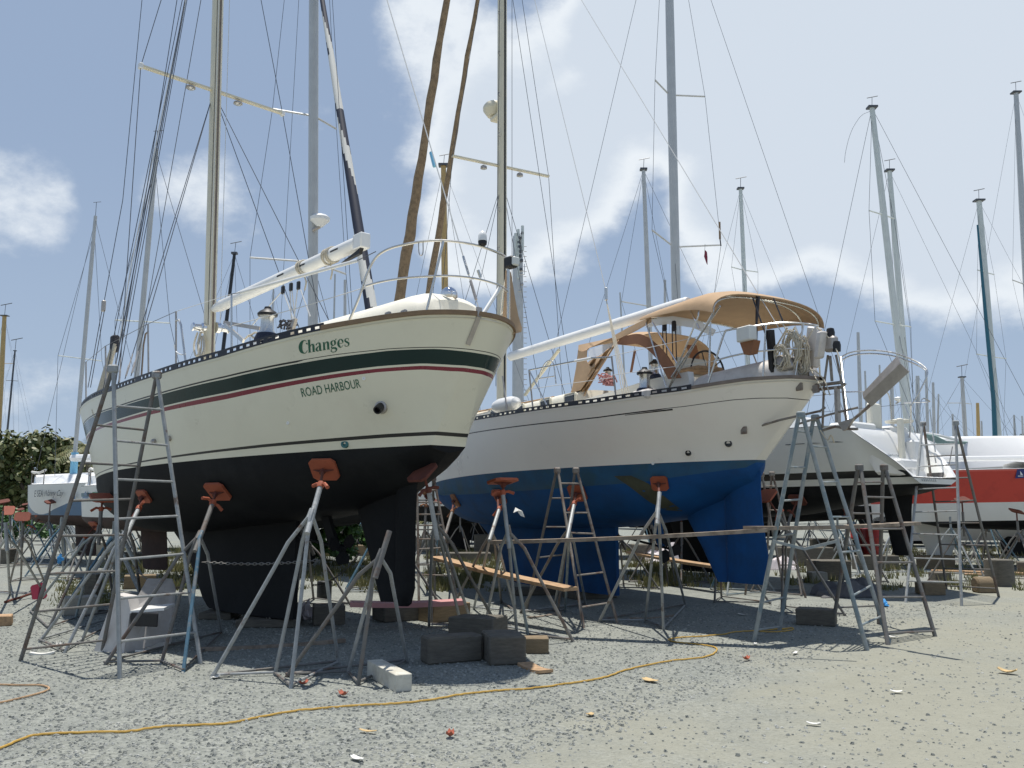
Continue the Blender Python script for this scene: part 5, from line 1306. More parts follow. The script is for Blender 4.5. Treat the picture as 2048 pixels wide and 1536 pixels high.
# telephone mast with aerials, seen right of the mast of boat two
ct = P(1036, 800, 46); ct.z = 0
tw = thing('cell_tower', 'grey telephone tower with aerials and a ladder of pegs behind the cream mast', 'tower', ct)
MB().tube([ct, ct + V((0, 0, 16.2))], [.34, .27], 12).build('tower_pole', M['mastgrey'], tw)
tz = lambda y: P(1036, y, 46).z
for dx, y0, y1, w in ((.25, 455, 505, .11), (-.12, 470, 530, .12), (.02, 462, 560, .09)):
    MB().bar(V((ct.x + dx, ct.y - .3, tz(y1))), V((ct.x + dx, ct.y - .3, tz(y0))), w, .12).build('aerial_panel', M['mastpale'], tw)
for k in range(9):
    mb = MB(); c = V((ct.x + random.uniform(-.15, .25), ct.y - .3, tz(470 + k * 9))); mb.rbox(c, V((.07, 0, 0)), V((0, .07, 0)), V((0, 0, .08)), .02); mb.tube([c, V((ct.x, ct.y, c.z))], .02, 5); mb.build('aerial_bracket', M['wire'], tw)
for y, k in ((545, .35), (552, .35), (585, .2)):
    MB().tube([V((ct.x, ct.y - .3, tz(y))), V((ct.x + k, ct.y - .3, tz(y))), V((ct.x + k, ct.y - .3, tz(y - 14)))], .025, 6).build('aerial_arm', M['steel'], tw)
MB().lathe(V((ct.x + .22, ct.y - .45, tz(573))), (0, -1, 0), [(.08, 0), (.08, .06), (.02, .08)], 12).build('dish', M['steeldull'], tw)
mb = MB()
for k in range(46):
    z = 3 + k * .28; mb.tube([V((ct.x + (.3 if k % 2 else .32), ct.y - .1, z)), V((ct.x + .47, ct.y - .1, z))], .016, 4)
mb.build('tower_peg', M['galvdark'], tw)
# ================================================================ A-frame ladders
def ladder(name, label, frames, mats, r=.021, tops=None, rr=.013, extra=None):
    """frames: list of (railA top, railA foot, railB top, railB foot, [rung pixel pairs]); tops in pixels, feet in pixels on the ground"""
    feet = [G(*f[1]) for f in frames] + [G(*f[3]) for f in frames]
    c = sum(feet, V((0, 0, 0))) / len(feet)
    root = thing(name, label, 'ladder', c)
    n = len(frames)
    dA = sum((G(*f[1]) for f in frames), V((0, 0, 0))) / n; dB = sum((G(*f[3]) for f in frames), V((0, 0, 0))) / n
    for fi, (ta, fa, tb, fb, rungs) in enumerate(frames):
        A0, B0 = G(*fa), G(*fb); A1, B1_ = P(*ta, dA.y), P(*tb, dB.y)
        m = M[mats[fi % len(mats)]]
        for a, b in ((A0, A1), (B0, B1_)): MB().tube([a - V((0, 0, .02)), b], r, 9).build('rail', m, root)
        for (x0, y0), (x1, y1) in rungs:
            # rung: where the sight lines cross the two rails (by height along the rail)
            def on(p0, p1, px, py):
                best = None
                for k in range(101):
                    q = p0.lerp(p1, k / 100); rr_ = ray(px, py); rr_ = rr_ / rr_.y
                    e = abs(EYE + rr_.z * q.y - q.z)
                    if best is None or e < best[0]: best = (e, q)
                return best[1]
            MB().tube([on(A0, A1, x0, y0), on(B0, B1_, x1, y1)], rr, 7).build('rung', m, root)
    for a, b in ((frames[0][0], frames[-1][0]), (frames[0][2], frames[-1][2])):
        d = dA.y if a is frames[0][0] else dB.y
        p, q = P(*a, d), P(*b, d); o = (p + q) / 2
        MB().rbox(o, V((.05, 0, 0)), V((0, .035, 0)), V((0, 0, .045)), .015).build('hinge', M[mats[0]], root)
    if extra:
        for (x0, y0, d0), (x1, y1, d1), w in extra: MB().bar(P(x0, y0, d0), P(x1, y1, d1), .035, .03).build('brace', M[mats[0]], root)
    return root
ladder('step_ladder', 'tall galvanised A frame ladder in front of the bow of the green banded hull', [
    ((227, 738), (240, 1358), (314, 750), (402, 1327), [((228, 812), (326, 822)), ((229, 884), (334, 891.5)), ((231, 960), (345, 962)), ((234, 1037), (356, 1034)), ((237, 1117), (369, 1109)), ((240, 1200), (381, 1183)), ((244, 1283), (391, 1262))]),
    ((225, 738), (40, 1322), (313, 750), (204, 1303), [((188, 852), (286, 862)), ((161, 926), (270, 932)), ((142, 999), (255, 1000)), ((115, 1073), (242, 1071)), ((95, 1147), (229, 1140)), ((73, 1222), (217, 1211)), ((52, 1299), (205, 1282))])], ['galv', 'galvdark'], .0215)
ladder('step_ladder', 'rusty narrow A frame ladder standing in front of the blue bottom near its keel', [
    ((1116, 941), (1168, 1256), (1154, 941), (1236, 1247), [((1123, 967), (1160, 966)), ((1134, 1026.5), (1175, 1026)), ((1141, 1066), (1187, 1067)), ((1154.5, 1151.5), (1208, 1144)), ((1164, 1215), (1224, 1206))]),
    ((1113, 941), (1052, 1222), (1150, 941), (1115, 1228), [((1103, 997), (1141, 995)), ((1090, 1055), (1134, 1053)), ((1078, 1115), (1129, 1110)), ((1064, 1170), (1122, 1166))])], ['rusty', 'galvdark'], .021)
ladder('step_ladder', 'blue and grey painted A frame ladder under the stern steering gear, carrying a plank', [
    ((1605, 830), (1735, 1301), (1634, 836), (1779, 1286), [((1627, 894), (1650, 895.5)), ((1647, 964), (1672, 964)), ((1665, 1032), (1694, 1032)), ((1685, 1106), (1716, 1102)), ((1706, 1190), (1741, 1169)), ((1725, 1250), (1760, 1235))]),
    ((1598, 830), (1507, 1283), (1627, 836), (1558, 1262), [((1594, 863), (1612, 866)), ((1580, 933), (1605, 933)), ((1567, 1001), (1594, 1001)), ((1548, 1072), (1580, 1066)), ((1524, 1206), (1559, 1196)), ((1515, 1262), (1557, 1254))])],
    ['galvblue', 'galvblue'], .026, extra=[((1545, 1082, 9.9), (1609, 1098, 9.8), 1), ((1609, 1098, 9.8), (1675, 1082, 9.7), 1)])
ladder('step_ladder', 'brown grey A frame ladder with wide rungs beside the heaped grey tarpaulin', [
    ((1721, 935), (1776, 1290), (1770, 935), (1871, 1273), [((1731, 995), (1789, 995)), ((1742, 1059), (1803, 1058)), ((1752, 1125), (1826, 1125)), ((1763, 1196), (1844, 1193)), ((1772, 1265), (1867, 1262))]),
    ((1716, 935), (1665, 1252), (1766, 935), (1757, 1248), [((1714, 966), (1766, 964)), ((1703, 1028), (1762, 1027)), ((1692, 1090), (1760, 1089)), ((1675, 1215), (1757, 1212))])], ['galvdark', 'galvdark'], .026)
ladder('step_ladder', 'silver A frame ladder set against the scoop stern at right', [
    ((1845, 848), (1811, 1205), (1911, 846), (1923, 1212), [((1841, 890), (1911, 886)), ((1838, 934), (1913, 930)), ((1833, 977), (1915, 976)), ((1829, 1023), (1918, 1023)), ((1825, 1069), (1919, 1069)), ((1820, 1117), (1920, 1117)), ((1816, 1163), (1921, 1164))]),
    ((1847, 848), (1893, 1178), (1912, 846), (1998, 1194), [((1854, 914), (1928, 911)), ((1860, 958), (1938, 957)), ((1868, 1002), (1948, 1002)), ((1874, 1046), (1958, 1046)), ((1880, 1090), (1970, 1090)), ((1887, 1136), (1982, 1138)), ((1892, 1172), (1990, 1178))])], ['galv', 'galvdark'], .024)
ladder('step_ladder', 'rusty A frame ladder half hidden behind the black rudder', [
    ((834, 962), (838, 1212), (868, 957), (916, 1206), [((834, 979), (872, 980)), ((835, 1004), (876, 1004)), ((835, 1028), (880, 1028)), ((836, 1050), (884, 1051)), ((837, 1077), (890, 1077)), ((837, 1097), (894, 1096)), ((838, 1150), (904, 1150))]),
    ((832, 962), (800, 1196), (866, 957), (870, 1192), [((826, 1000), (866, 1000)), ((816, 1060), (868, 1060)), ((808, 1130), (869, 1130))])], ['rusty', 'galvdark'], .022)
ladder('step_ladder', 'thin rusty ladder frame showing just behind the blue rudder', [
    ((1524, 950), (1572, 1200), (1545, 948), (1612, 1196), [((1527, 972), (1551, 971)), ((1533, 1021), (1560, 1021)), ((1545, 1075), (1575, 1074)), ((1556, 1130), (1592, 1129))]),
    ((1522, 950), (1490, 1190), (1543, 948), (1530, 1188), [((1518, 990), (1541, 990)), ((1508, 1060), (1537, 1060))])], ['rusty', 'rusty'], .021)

# ================================================================ boat stands
def rounded(c, X, Y, n, th, mb, cut=.28):
    pts = []
    for a, b in ((1, 1 - cut), (1 - cut, 1), (-(1 - cut), 1), (-1, 1 - cut), (-1, -(1 - cut)), (-(1 - cut), -1), (1 - cut, -1), (1, -(1 - cut))): pts.append(c + X * a + Y * b)
    mb.prism(pts, n * th)
def stand(label, apex, feet, top=None, pad=None, pn=None, mats=('galv',), loop=True, handle=True, padm='padorange', bow=.10, r=.0195, group=None, padsize=(.165, .14), rods='rod', handle_at=None, cast=None):
    apex = V(apex); feet = [V(f) for f in feet]
    c = sum(feet, V((0, 0, 0))) / len(feet)
    root = thing('boat_stand', label, 'boat stand', V((c.x, c.y, 0)), group)
    ax = ((V(top) if top else apex + V((0, 0, .2))) - apex).normalized()
    for i, f in enumerate(feet):
        d = f - apex; out = V((d.x, d.y, 0)); out = out.normalized() if out.length > 1e-6 else V((1, 0, 0))
        q0 = apex + out * .025; q1 = apex - ax * .10 + out * .035
        q2 = apex.lerp(f, .2) + out * bow * .55; q3 = apex.lerp(f, .35) + out * bow * .38
        MB().tube([q0, q1, q2, q3, f - V((0, 0, .015))], r, 8).build('leg', M[mats[i % len(mats)]], root)
    n = len(feet)
    for i in range(n if n > 2 else 1):
        if rods is None: break
        MB().tube([feet[i] + V((0, 0, .03)), feet[(i + 1) % n] + V((0, 0, .03))], .0125, 7).build('base_rod', M['galvdark' if i % 2 else mats[0]], root)
    if top is None: top = apex + V((0, 0, .2))
    top = V(top)
    MB().tube([apex - ax * .28, top], r * 1.35, 10).build('post', M[mats[0]], root)
    if cast is not None and onhull(*cast): pad, pn = onhull(*cast)
    if pad is not None:
        pad = V(pad)
        MB().tube([top - ax * .05, pad], r * .8, 8).build('screw', M['rust'], root)
        if handle:
            o = MB(); hx = ax.orthogonal().normalized() if handle_at is None else V(handle_at).normalized()
            hb = top + ax * .03
            o.lathe(hb, ax, [(r * 1.7, -.03), (r * 1.9, 0), (r * 1.7, .03)], 10)
            o.tube([hb, hb + hx * .07 + ax * .015, hb + hx * .14 - ax * .01], [.014, .018, .02], 7); o.tube([hb, hb - hx * .07 + ax * .015, hb - hx * .14 - ax * .03], [.014, .018, .02], 7)
            o.build('handle', M[padm], root)
        pn = V(pn).normalized(); X = V((0, 0, 1)).cross(pn).normalized(); Y = pn.cross(X)
        o = MB(); rounded(pad + pn * .02, X * padsize[0], Y * padsize[1], pn, .03, o); o = o.build('pad', M[padm], root, smooth=False)
        g = MB(); g.prism([pad + pn * .018 - X * padsize[0] * .8, pad + pn * .018 + X * padsize[0] * .8, pad - pn * .035], Y * .012); g.lathe(pad - pn * .04, pn, [(.03, 0), (.035, .05)], 8); g.build('pad_socket', M['rust'], o)
    return root
def away(bt, b=1, up=.75): return (bt.pv * (-1 if b > 0 else 1) * .75 + V((0, 0, up))).normalized()
n1 = away(B1); n2 = away(B2)
def onhull(cast, px, py):
    # pad placed against the hull at this pixel, turned to lie on the planking
    h = cast(px, py)
    if h is None: return None
    return h[0] + h[1] * .055, -h[1]
def padat(px, py, bt, b): return bt.at(px, py, b)
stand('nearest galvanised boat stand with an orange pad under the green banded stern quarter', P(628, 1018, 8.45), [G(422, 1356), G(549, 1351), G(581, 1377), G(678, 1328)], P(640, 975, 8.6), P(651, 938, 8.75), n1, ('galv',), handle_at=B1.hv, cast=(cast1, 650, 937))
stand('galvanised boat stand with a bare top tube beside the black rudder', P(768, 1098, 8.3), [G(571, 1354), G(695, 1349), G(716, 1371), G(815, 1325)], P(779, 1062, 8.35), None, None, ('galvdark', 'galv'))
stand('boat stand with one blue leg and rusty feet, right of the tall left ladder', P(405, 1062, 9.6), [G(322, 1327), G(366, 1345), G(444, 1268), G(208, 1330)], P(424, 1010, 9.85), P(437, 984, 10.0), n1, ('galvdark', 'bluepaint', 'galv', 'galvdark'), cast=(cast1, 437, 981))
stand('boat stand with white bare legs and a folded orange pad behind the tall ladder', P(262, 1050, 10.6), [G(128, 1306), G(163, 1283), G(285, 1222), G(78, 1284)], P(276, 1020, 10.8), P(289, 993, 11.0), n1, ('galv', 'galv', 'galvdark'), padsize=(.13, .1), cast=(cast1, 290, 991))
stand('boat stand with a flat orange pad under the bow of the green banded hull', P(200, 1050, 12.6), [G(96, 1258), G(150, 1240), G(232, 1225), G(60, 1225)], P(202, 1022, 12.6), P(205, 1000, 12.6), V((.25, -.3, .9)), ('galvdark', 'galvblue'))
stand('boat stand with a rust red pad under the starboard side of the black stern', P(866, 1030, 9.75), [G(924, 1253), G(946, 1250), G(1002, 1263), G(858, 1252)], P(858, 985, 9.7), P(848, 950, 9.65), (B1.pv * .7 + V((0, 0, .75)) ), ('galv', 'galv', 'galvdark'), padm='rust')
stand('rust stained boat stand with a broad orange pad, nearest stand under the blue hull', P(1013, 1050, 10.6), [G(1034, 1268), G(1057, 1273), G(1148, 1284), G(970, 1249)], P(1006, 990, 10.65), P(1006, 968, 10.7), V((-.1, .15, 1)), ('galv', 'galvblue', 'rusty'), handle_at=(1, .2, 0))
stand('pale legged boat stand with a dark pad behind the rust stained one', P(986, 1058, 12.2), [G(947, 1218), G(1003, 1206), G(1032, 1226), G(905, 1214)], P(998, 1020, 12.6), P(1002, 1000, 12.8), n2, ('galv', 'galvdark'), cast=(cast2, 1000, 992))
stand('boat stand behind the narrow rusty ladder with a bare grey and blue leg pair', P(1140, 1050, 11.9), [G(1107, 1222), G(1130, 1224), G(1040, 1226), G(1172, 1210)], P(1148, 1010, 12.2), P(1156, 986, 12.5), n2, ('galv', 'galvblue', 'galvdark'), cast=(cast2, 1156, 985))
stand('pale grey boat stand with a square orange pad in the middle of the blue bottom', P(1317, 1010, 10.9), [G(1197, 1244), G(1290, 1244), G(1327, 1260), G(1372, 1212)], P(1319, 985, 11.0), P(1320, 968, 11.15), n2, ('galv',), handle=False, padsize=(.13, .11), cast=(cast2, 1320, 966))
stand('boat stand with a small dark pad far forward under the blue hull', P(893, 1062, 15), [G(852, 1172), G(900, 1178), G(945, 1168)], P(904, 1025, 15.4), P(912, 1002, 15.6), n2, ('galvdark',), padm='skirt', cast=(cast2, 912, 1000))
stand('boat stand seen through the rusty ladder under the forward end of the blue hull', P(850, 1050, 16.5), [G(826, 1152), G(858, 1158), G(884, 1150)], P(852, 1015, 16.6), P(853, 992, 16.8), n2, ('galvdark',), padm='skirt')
# starboard stands of the two big boats
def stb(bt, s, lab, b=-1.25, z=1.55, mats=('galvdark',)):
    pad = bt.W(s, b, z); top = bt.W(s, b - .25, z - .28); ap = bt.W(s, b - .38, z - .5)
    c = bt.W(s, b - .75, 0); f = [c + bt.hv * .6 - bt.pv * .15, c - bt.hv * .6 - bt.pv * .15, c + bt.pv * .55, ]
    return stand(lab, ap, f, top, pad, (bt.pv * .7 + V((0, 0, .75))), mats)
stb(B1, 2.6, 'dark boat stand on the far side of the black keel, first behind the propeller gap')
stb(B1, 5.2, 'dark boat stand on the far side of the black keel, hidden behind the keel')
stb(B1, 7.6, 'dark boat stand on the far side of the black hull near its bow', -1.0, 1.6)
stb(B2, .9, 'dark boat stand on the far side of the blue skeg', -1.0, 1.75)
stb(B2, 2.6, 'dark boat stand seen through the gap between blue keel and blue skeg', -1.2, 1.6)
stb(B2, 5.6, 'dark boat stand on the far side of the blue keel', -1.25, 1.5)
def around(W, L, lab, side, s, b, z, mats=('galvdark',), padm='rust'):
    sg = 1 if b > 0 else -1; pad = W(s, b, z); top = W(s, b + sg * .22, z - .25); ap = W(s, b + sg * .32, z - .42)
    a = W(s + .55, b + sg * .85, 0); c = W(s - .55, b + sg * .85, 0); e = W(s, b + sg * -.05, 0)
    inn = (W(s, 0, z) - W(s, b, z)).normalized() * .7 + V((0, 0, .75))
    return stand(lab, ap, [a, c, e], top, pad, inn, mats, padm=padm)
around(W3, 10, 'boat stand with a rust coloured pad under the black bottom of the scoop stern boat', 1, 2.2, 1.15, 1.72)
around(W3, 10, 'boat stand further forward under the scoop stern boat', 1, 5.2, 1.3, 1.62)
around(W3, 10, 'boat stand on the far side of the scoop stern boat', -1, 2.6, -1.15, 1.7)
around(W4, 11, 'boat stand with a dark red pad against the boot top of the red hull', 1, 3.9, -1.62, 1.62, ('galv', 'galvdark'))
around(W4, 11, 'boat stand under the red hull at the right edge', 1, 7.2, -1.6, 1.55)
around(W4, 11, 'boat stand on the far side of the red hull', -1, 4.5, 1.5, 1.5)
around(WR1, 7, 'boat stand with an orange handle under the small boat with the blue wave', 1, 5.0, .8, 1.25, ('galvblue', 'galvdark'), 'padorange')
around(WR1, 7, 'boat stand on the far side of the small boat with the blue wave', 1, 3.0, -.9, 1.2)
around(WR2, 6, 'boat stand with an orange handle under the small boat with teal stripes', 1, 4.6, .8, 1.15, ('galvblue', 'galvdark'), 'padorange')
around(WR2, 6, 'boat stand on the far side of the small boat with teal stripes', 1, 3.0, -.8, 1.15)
# empty stands stored on the left
stand('empty boat stand with a square salmon pad facing the camera, left of the tall ladder', P(45, 1062, 15.2), [G(20, 1165), G(42, 1158), G(88, 1160)], P(46, 1042, 15.2), P(47, 1034, 15.15), V((.1, -1, .25)), ('galvdark',), padm='padsalmon', handle=False, padsize=(.13, .075))
stand('pale empty boat stand without a pad at the left edge', P(12, 1062, 12.6), [G(20, 1190), G(-30, 1185), G(92, 1190)], P(11, 1045, 12.6), None, None, ('galv',))
stand('empty boat stand with a tiny salmon pad in front of the green bushes', P(20, 1040, 26), [G(8, 1098), G(22, 1104), G(34, 1098)], P(19, 1028, 26), P(18, 1022, 26), V((.2, -1, .5)), ('galvdark',), padm='padsalmon', handle=False)
# fallen pad arm on the ground
o = thing('stand_pad', 'rust red stand pad lying on its screw on the gravel left of the tall ladder', 'stand pad', G(75, 1185))
MB().tube([G(10, 1204, .02), G(40, 1195, .05), G(66, 1186, .08)], .022, 8).build('screw', M['rust'], o)
mb = MB(); rounded(G(77, 1184, .12), V((.10, .05, .03)), V((-.06, .05, .13)), V((.5, -.5, .3)).normalized(), .025, mb, .2); mb.build('pad_plate', M['red'], o, smooth=False)
def farstand(h, blue=0, pad=True):
    mb = MB(); ap = V((0, 0, h * .68)); fs = [V((.45 * h * cos(g), .45 * h * sin(g), 0)) for g in (0.3, 2.4, 4.5)]
    for i, f in enumerate(fs):
        o = V((f.x, f.y, 0)).normalized(); mb.tube([ap + o * .02, ap.lerp(f, .15) + o * .05, f], .02, 6, (1 if blue and i == 0 else 0))
    for i in range(3): mb.tube([fs[i] + V((0, 0, .03)), fs[(i + 1) % 3] + V((0, 0, .03))], .012, 5)
    mb.tube([ap - V((0, 0, .2)), V((0, 0, h * .86))], .027, 7)
    if pad:
        mb.tube([V((0, 0, h * .85)), V((0, 0, h))], .016, 6, 2); rounded(V((0, 0, h)), V((.14, 0, .03)), V((0, .11, .04)), V((0, 0, 1)), .03, mb); mb.m[-10:] = [2] * 10
    return mb
mats3 = [M['galvdark'], M['bluepaint'], M['rust']]
FS = [farstand(1.5).build('boat_stand', mats3), farstand(1.75, 1).build('boat_stand', mats3), farstand(1.3, 0, False).build('boat_stand', [M['galv'], M['bluepaint'], M['padorange']]), farstand(1.6, 1, False).build('boat_stand', [M['galvblue'], M['bluepaint'], M['padorange']])]
used = [0, 0, 0, 0]
def putstand(k, x, y, rz, lab, grp, tilt=(0, 0)):
    if used[k]: o = FS[k].copy(); COL.objects.link(o)
    else: o = FS[k]; used[k] = 1
    o.location = (x, y, 0); o.rotation_euler = (tilt[0], tilt[1], rz)
    return tag(o, lab, 'boat stand', grp)
# nested rows (the slanting bundles of poles on the left)
L1 = 'empty boat stand nested in a slanting row of stands behind the tall left ladder'
p0, p1 = G(60, 1212), G(176, 1096)
for i in range(11):
    q = p0.lerp(p1, i / 10) + V((1.3, 0, 0)); putstand((3, 2, 3)[i % 3], q.x, q.y, -2.62 + random.uniform(-.05, .05), L1, 'stands nested behind the left ladder')
p0, p1 = G(40, 1150), G(95, 1085)
for i in range(8):
    q = p0.lerp(p1, i / 7) + V((.9, 0, 0)); putstand((3, 2, 3)[i % 3], q.x, q.y, -2.62 + random.uniform(-.05, .05), 'empty boat stand in the second slanting row below the small racing boats', 'stands nested below the racing boats')
L2 = 'empty boat stand among the scattered spares in the yard behind the boats'
def clear(x, y):
    for bt, a0, a1, w in ((B1, -2.5, 11.5, 2.6), (B2, -2.5, 12, 2.6)):
        dx, dy = x - bt.R[0], y - bt.R[1]; a = dx * bt.h[0] + dy * bt.h[1]; b = dx * bt.p[0] + dy * bt.p[1]
        if a0 < a < a1 and abs(b) < w: return False
    return True
random.seed(5); cnt = 0
while cnt < 90:
    px = random.choice([random.uniform(0, 330), random.uniform(560, 1000), random.uniform(1230, 1480), random.uniform(1540, 2048)]); d = random.uniform(17, 48)
    x = (px - 1024) / FPX * d
    if not clear(x, d) or (d < 21 and px < 330): continue
    cl = random.choice((1, 1, 2))
    a = random.uniform(0, 6)
    for q in range(cl):
        putstand(random.randrange(4), x + q * .28, d + q * .12, a, L2, 'spare stands in the yard'); cnt += 1
# ================================================================ planks, timbers, odd things
def block(label, pxa, pxb, w, h, m, name='timber_block', z=0, cat='timber block', e=.012, group=None, mid=0):
    a, b = G(*pxa), G(*pxb); a.z = b.z = 0; d = (b - a); l = d.length; d = d.normalized(); n = V((-d.y, d.x, 0))
    if n.y < 0: n = -n
    c = (a + b) / 2 + n * (w / 2) + V((0, 0, z + h / 2))
    o = MB().rbox(c, d * (l / 2), n * (w / 2), V((0, 0, h / 2)), e).build(name, M[m], None, origin=c - V((0, 0, h / 2)))
    # weathered edges: nudge corners
    for v in o.data.vertices: v.co += V((random.uniform(-1, 1), random.uniform(-1, 1), random.uniform(-.6, .6))) * .006
    return tag(o, label, cat, group)
def obox(label, c, X, Y, Z, m, name, cat, e=.012, group=None):
    o = MB().rbox(c, X, Y, Z, e).build(name, M[m], None, origin=c); return tag(o, label, cat, group)
# white block: near end lower right
a, b = G(806, 1383), G(750, 1352); d = (b - a).normalized(); n = V((-d.y, d.x, 0)) * .075
obox('pale square timber lying in the sun just right of the nearest stands', (a + b) / 2 + V((0, 0, .075)), (b - a) / 2 * 1.05, n, V((0, 0, .075)), 'whiteblock', 'timber_block', 'timber block', .006)
block('dark split timber block at the left of the cross shaped pile', (856, 1331), (966, 1322), .26, .27, 'timberdark', e=.02)
a, b = G(1008, 1337), G(962, 1312); d = (b - a).normalized(); n = V((-d.y, d.x, 0)) * .2
obox('dark heavy timber block pointing at the camera in the cross shaped pile', G(1006, 1330) * 1 + V((0, .22, .145)), V((.19, .03, 0)), V((-.05, .26, 0)), V((0, 0, .145)), 'timberdark', 'timber_block', 'timber block', .018)
block('light brown timber block sticking out right of the cross shaped pile', (1040, 1308), (1098, 1308), .22, .17, 'timber', e=.012)
obox('dark slab timber lying behind the cross shaped pile', G(955, 1290) + V((0, .2, .16)), V((.27, -.06, 0)), V((.09, .16, 0)), V((0, 0, .15)), 'timberdark', 'timber_block', 'timber block', .015)
block('brown timber block with a sunlit top right of the black rudder', (866, 1247), (941, 1240), .4, .25, 'timber', e=.012)
block('black timber block under the black rudder', (768, 1246), (850, 1240), .45, .25, 'timberdark', e=.015)
block('black timber block between the keel and the rudder', (626, 1252), (690, 1250), .4, .26, 'timberdark', e=.015)
block('low dark timber under the aft end of the black keel', (470, 1256), (588, 1256), .5, .11, 'timberdark', e=.015)
block('low dark timber under the front of the black keel', (395, 1240), (462, 1240), .5, .10, 'timberdark', e=.015)
block('low dark timber under the blue keel', (1150, 1200), (1236, 1196), .5, .12, 'timberdark', e=.015)
block('long low dark timber under the front of the blue keel', (1030, 1192), (1120, 1190), .5, .12, 'timberdark', e=.015)
block('long dark timber beam lying under the plank ladder', (1592, 1250), (1672, 1254), .35, .22, 'timberdark', e=.015)
block('grey concrete block behind the slanting poles', (126, 1232), (196, 1228), .4, .26, 'concrete', 'concrete_block', cat='concrete block')
block('brown timber block behind the tall left ladder', (246, 1179), (311, 1177), .4, .26, 'timber')
block('tall black timber post behind the slanting poles', (166, 1202), (190, 1202), .25, .45, 'timberdark')
block('pale timber end at the left edge of the view', (-20, 1254), (22, 1252), .25, .14, 'timberlight')
block('black timber block far left behind the pale empty stand', (-14, 1128), (18, 1128), .5, .42, 'timberdark')
block('dark timber block with a pale top in front of the silver ladder', (1850, 1191), (1893, 1191), .4, .22, 'timber')
block('small blue grey timber block behind the silver ladder', (1872, 1164), (1904, 1164), .35, .2, 'timberdark')
block('small pale timber block behind the plank ladder', (1624, 1166), (1656, 1166), .35, .22, 'concrete')
block('dark red timber stack behind the plank ladder', (1632, 1160), (1704, 1160), .6, .42, 'timberdark')
block('long low timber beam beyond the silver ladder', (1716, 1140), (1800, 1140), .4, .36, 'timberdark')
block('second long low timber beam beyond the silver ladder', (1850, 1138), (1912, 1138), .5, .34, 'timber')
block('pale sawn plank lying behind the round stump', (1862, 1146), (2060, 1152), .25, .07, 'timberlight', 'plank', cat='plank')
block('short pale plank lying before the longer one', (1930, 1151), (1968, 1152), .12, .05, 'timberlight', 'plank', cat='plank')
block('timber wall beam at the right edge behind the stump', (2036, 1150), (2100, 1152), .5, .3, 'timberdark')
c = G(2014, 1174); o = MB().lathe(c + V((0, .25, 0)), (0, 0, 1), [(.29, 0), (.28, .05), (.275, .5), (.27, .53), (.24, .54)], 20).build('stump', M['timberdark'], None, origin=c); tag(o, 'upright round timber stump at right beside the silver ladder', 'stump')
o = thing('timber_block', 'rounded notched timber block beside the silver ladder foot', 'timber block', G(1973, 1188)); c = G(1973, 1186)
mb = MB().lathe(c + V((-.17, .1, .15)), (1, 0, 0), [(.12, 0), (.15, .03), (.15, .3), (.12, .34)], 14); mb.rbox(c + V((.02, .1, .07)), V((.18, 0, 0)), V((0, .14, 0)), V((0, 0, .07)), .02); mb.build('block_body', M['timber'], o)
# boards
def plank(label, a, b, w, th, m, cat='plank', up=(0, 0, 1)):
    o = MB(); d = (b - a); n = 14; rows = []
    x = d.cross(V(up)).normalized() * (w / 2); y = V((0, 0, th))
    for i in range(n + 1):
        c = a.lerp(b, i / n) - V((0, 0, .02 * sin(pi * i / n))); rows.append([c - x, c + x, c + x + y, c - x + y, c - x])
    o.grid(rows); o.add(rows[0][:4], [(0, 1, 2, 3)]); o.add(rows[-1][:4], [(3, 2, 1, 0)])
    o = o.build('plank', M[m], None, origin=a); return tag(o, label, cat)
plank('long weathered scaffold plank running across the blue hull between two ladders', P(985, 1088, 11.6), P(1535, 1064, 10.6), .22, .045, 'plankgrey')
plank('second scaffold plank overlapping the long one and resting on the right ladders', P(1500, 1060, 10.6), P(1828, 1050, 12.3), .22, .045, 'plankgrey')
plank('new pinkish plank sloping down between the stands beside the blue keel', P(872, 1118, 14.2), P(1142, 1182, 11.6), .24, .045, 'timberlight')
plank('orange plank sloping behind the blue skeg', P(1262, 1106, 20), P(1432, 1136, 17), .26, .05, 'timberlight')
plank('pink painted board lying on blocks behind the rudder', G(700, 1212, .3), G(925, 1208, .3), .3, .06, 'pinkboard')
plank('short reddish board lying on the gravel in front of the timber pile', G(1049, 1330, .01), G(1092, 1346, .01), .16, .03, 'timberlight')
plank('splintered grey board lying in the shade beneath the black hull', G(400, 1302, .01), G(690, 1284, .01), .07, .04, 'plankgrey')
for (xa, ya), (xb, yb), lab in (((908, 1244), (960, 1246), 'thin board lying on sunlit gravel left of the rusty narrow ladder'), ((1058, 1236), (1120, 1226), 'thin weathered board at the feet of the narrow rusty ladder'), ((60, 1308), (110, 1306), 'thin white board lying under the left ladder'), ((1262, 1238), (1350, 1232), 'dark board lying in the shade of the blue hull')):
    plank(lab, G(xa, ya, .01), G(xb, yb, .01), .07, .022, 'paper' if 'white' in lab else 'plankgrey')
plank('white flat offcut lying in front of the white moulded steps', G(282, 1304, .01), G(330, 1288, .01), .14, .02, 'paper')
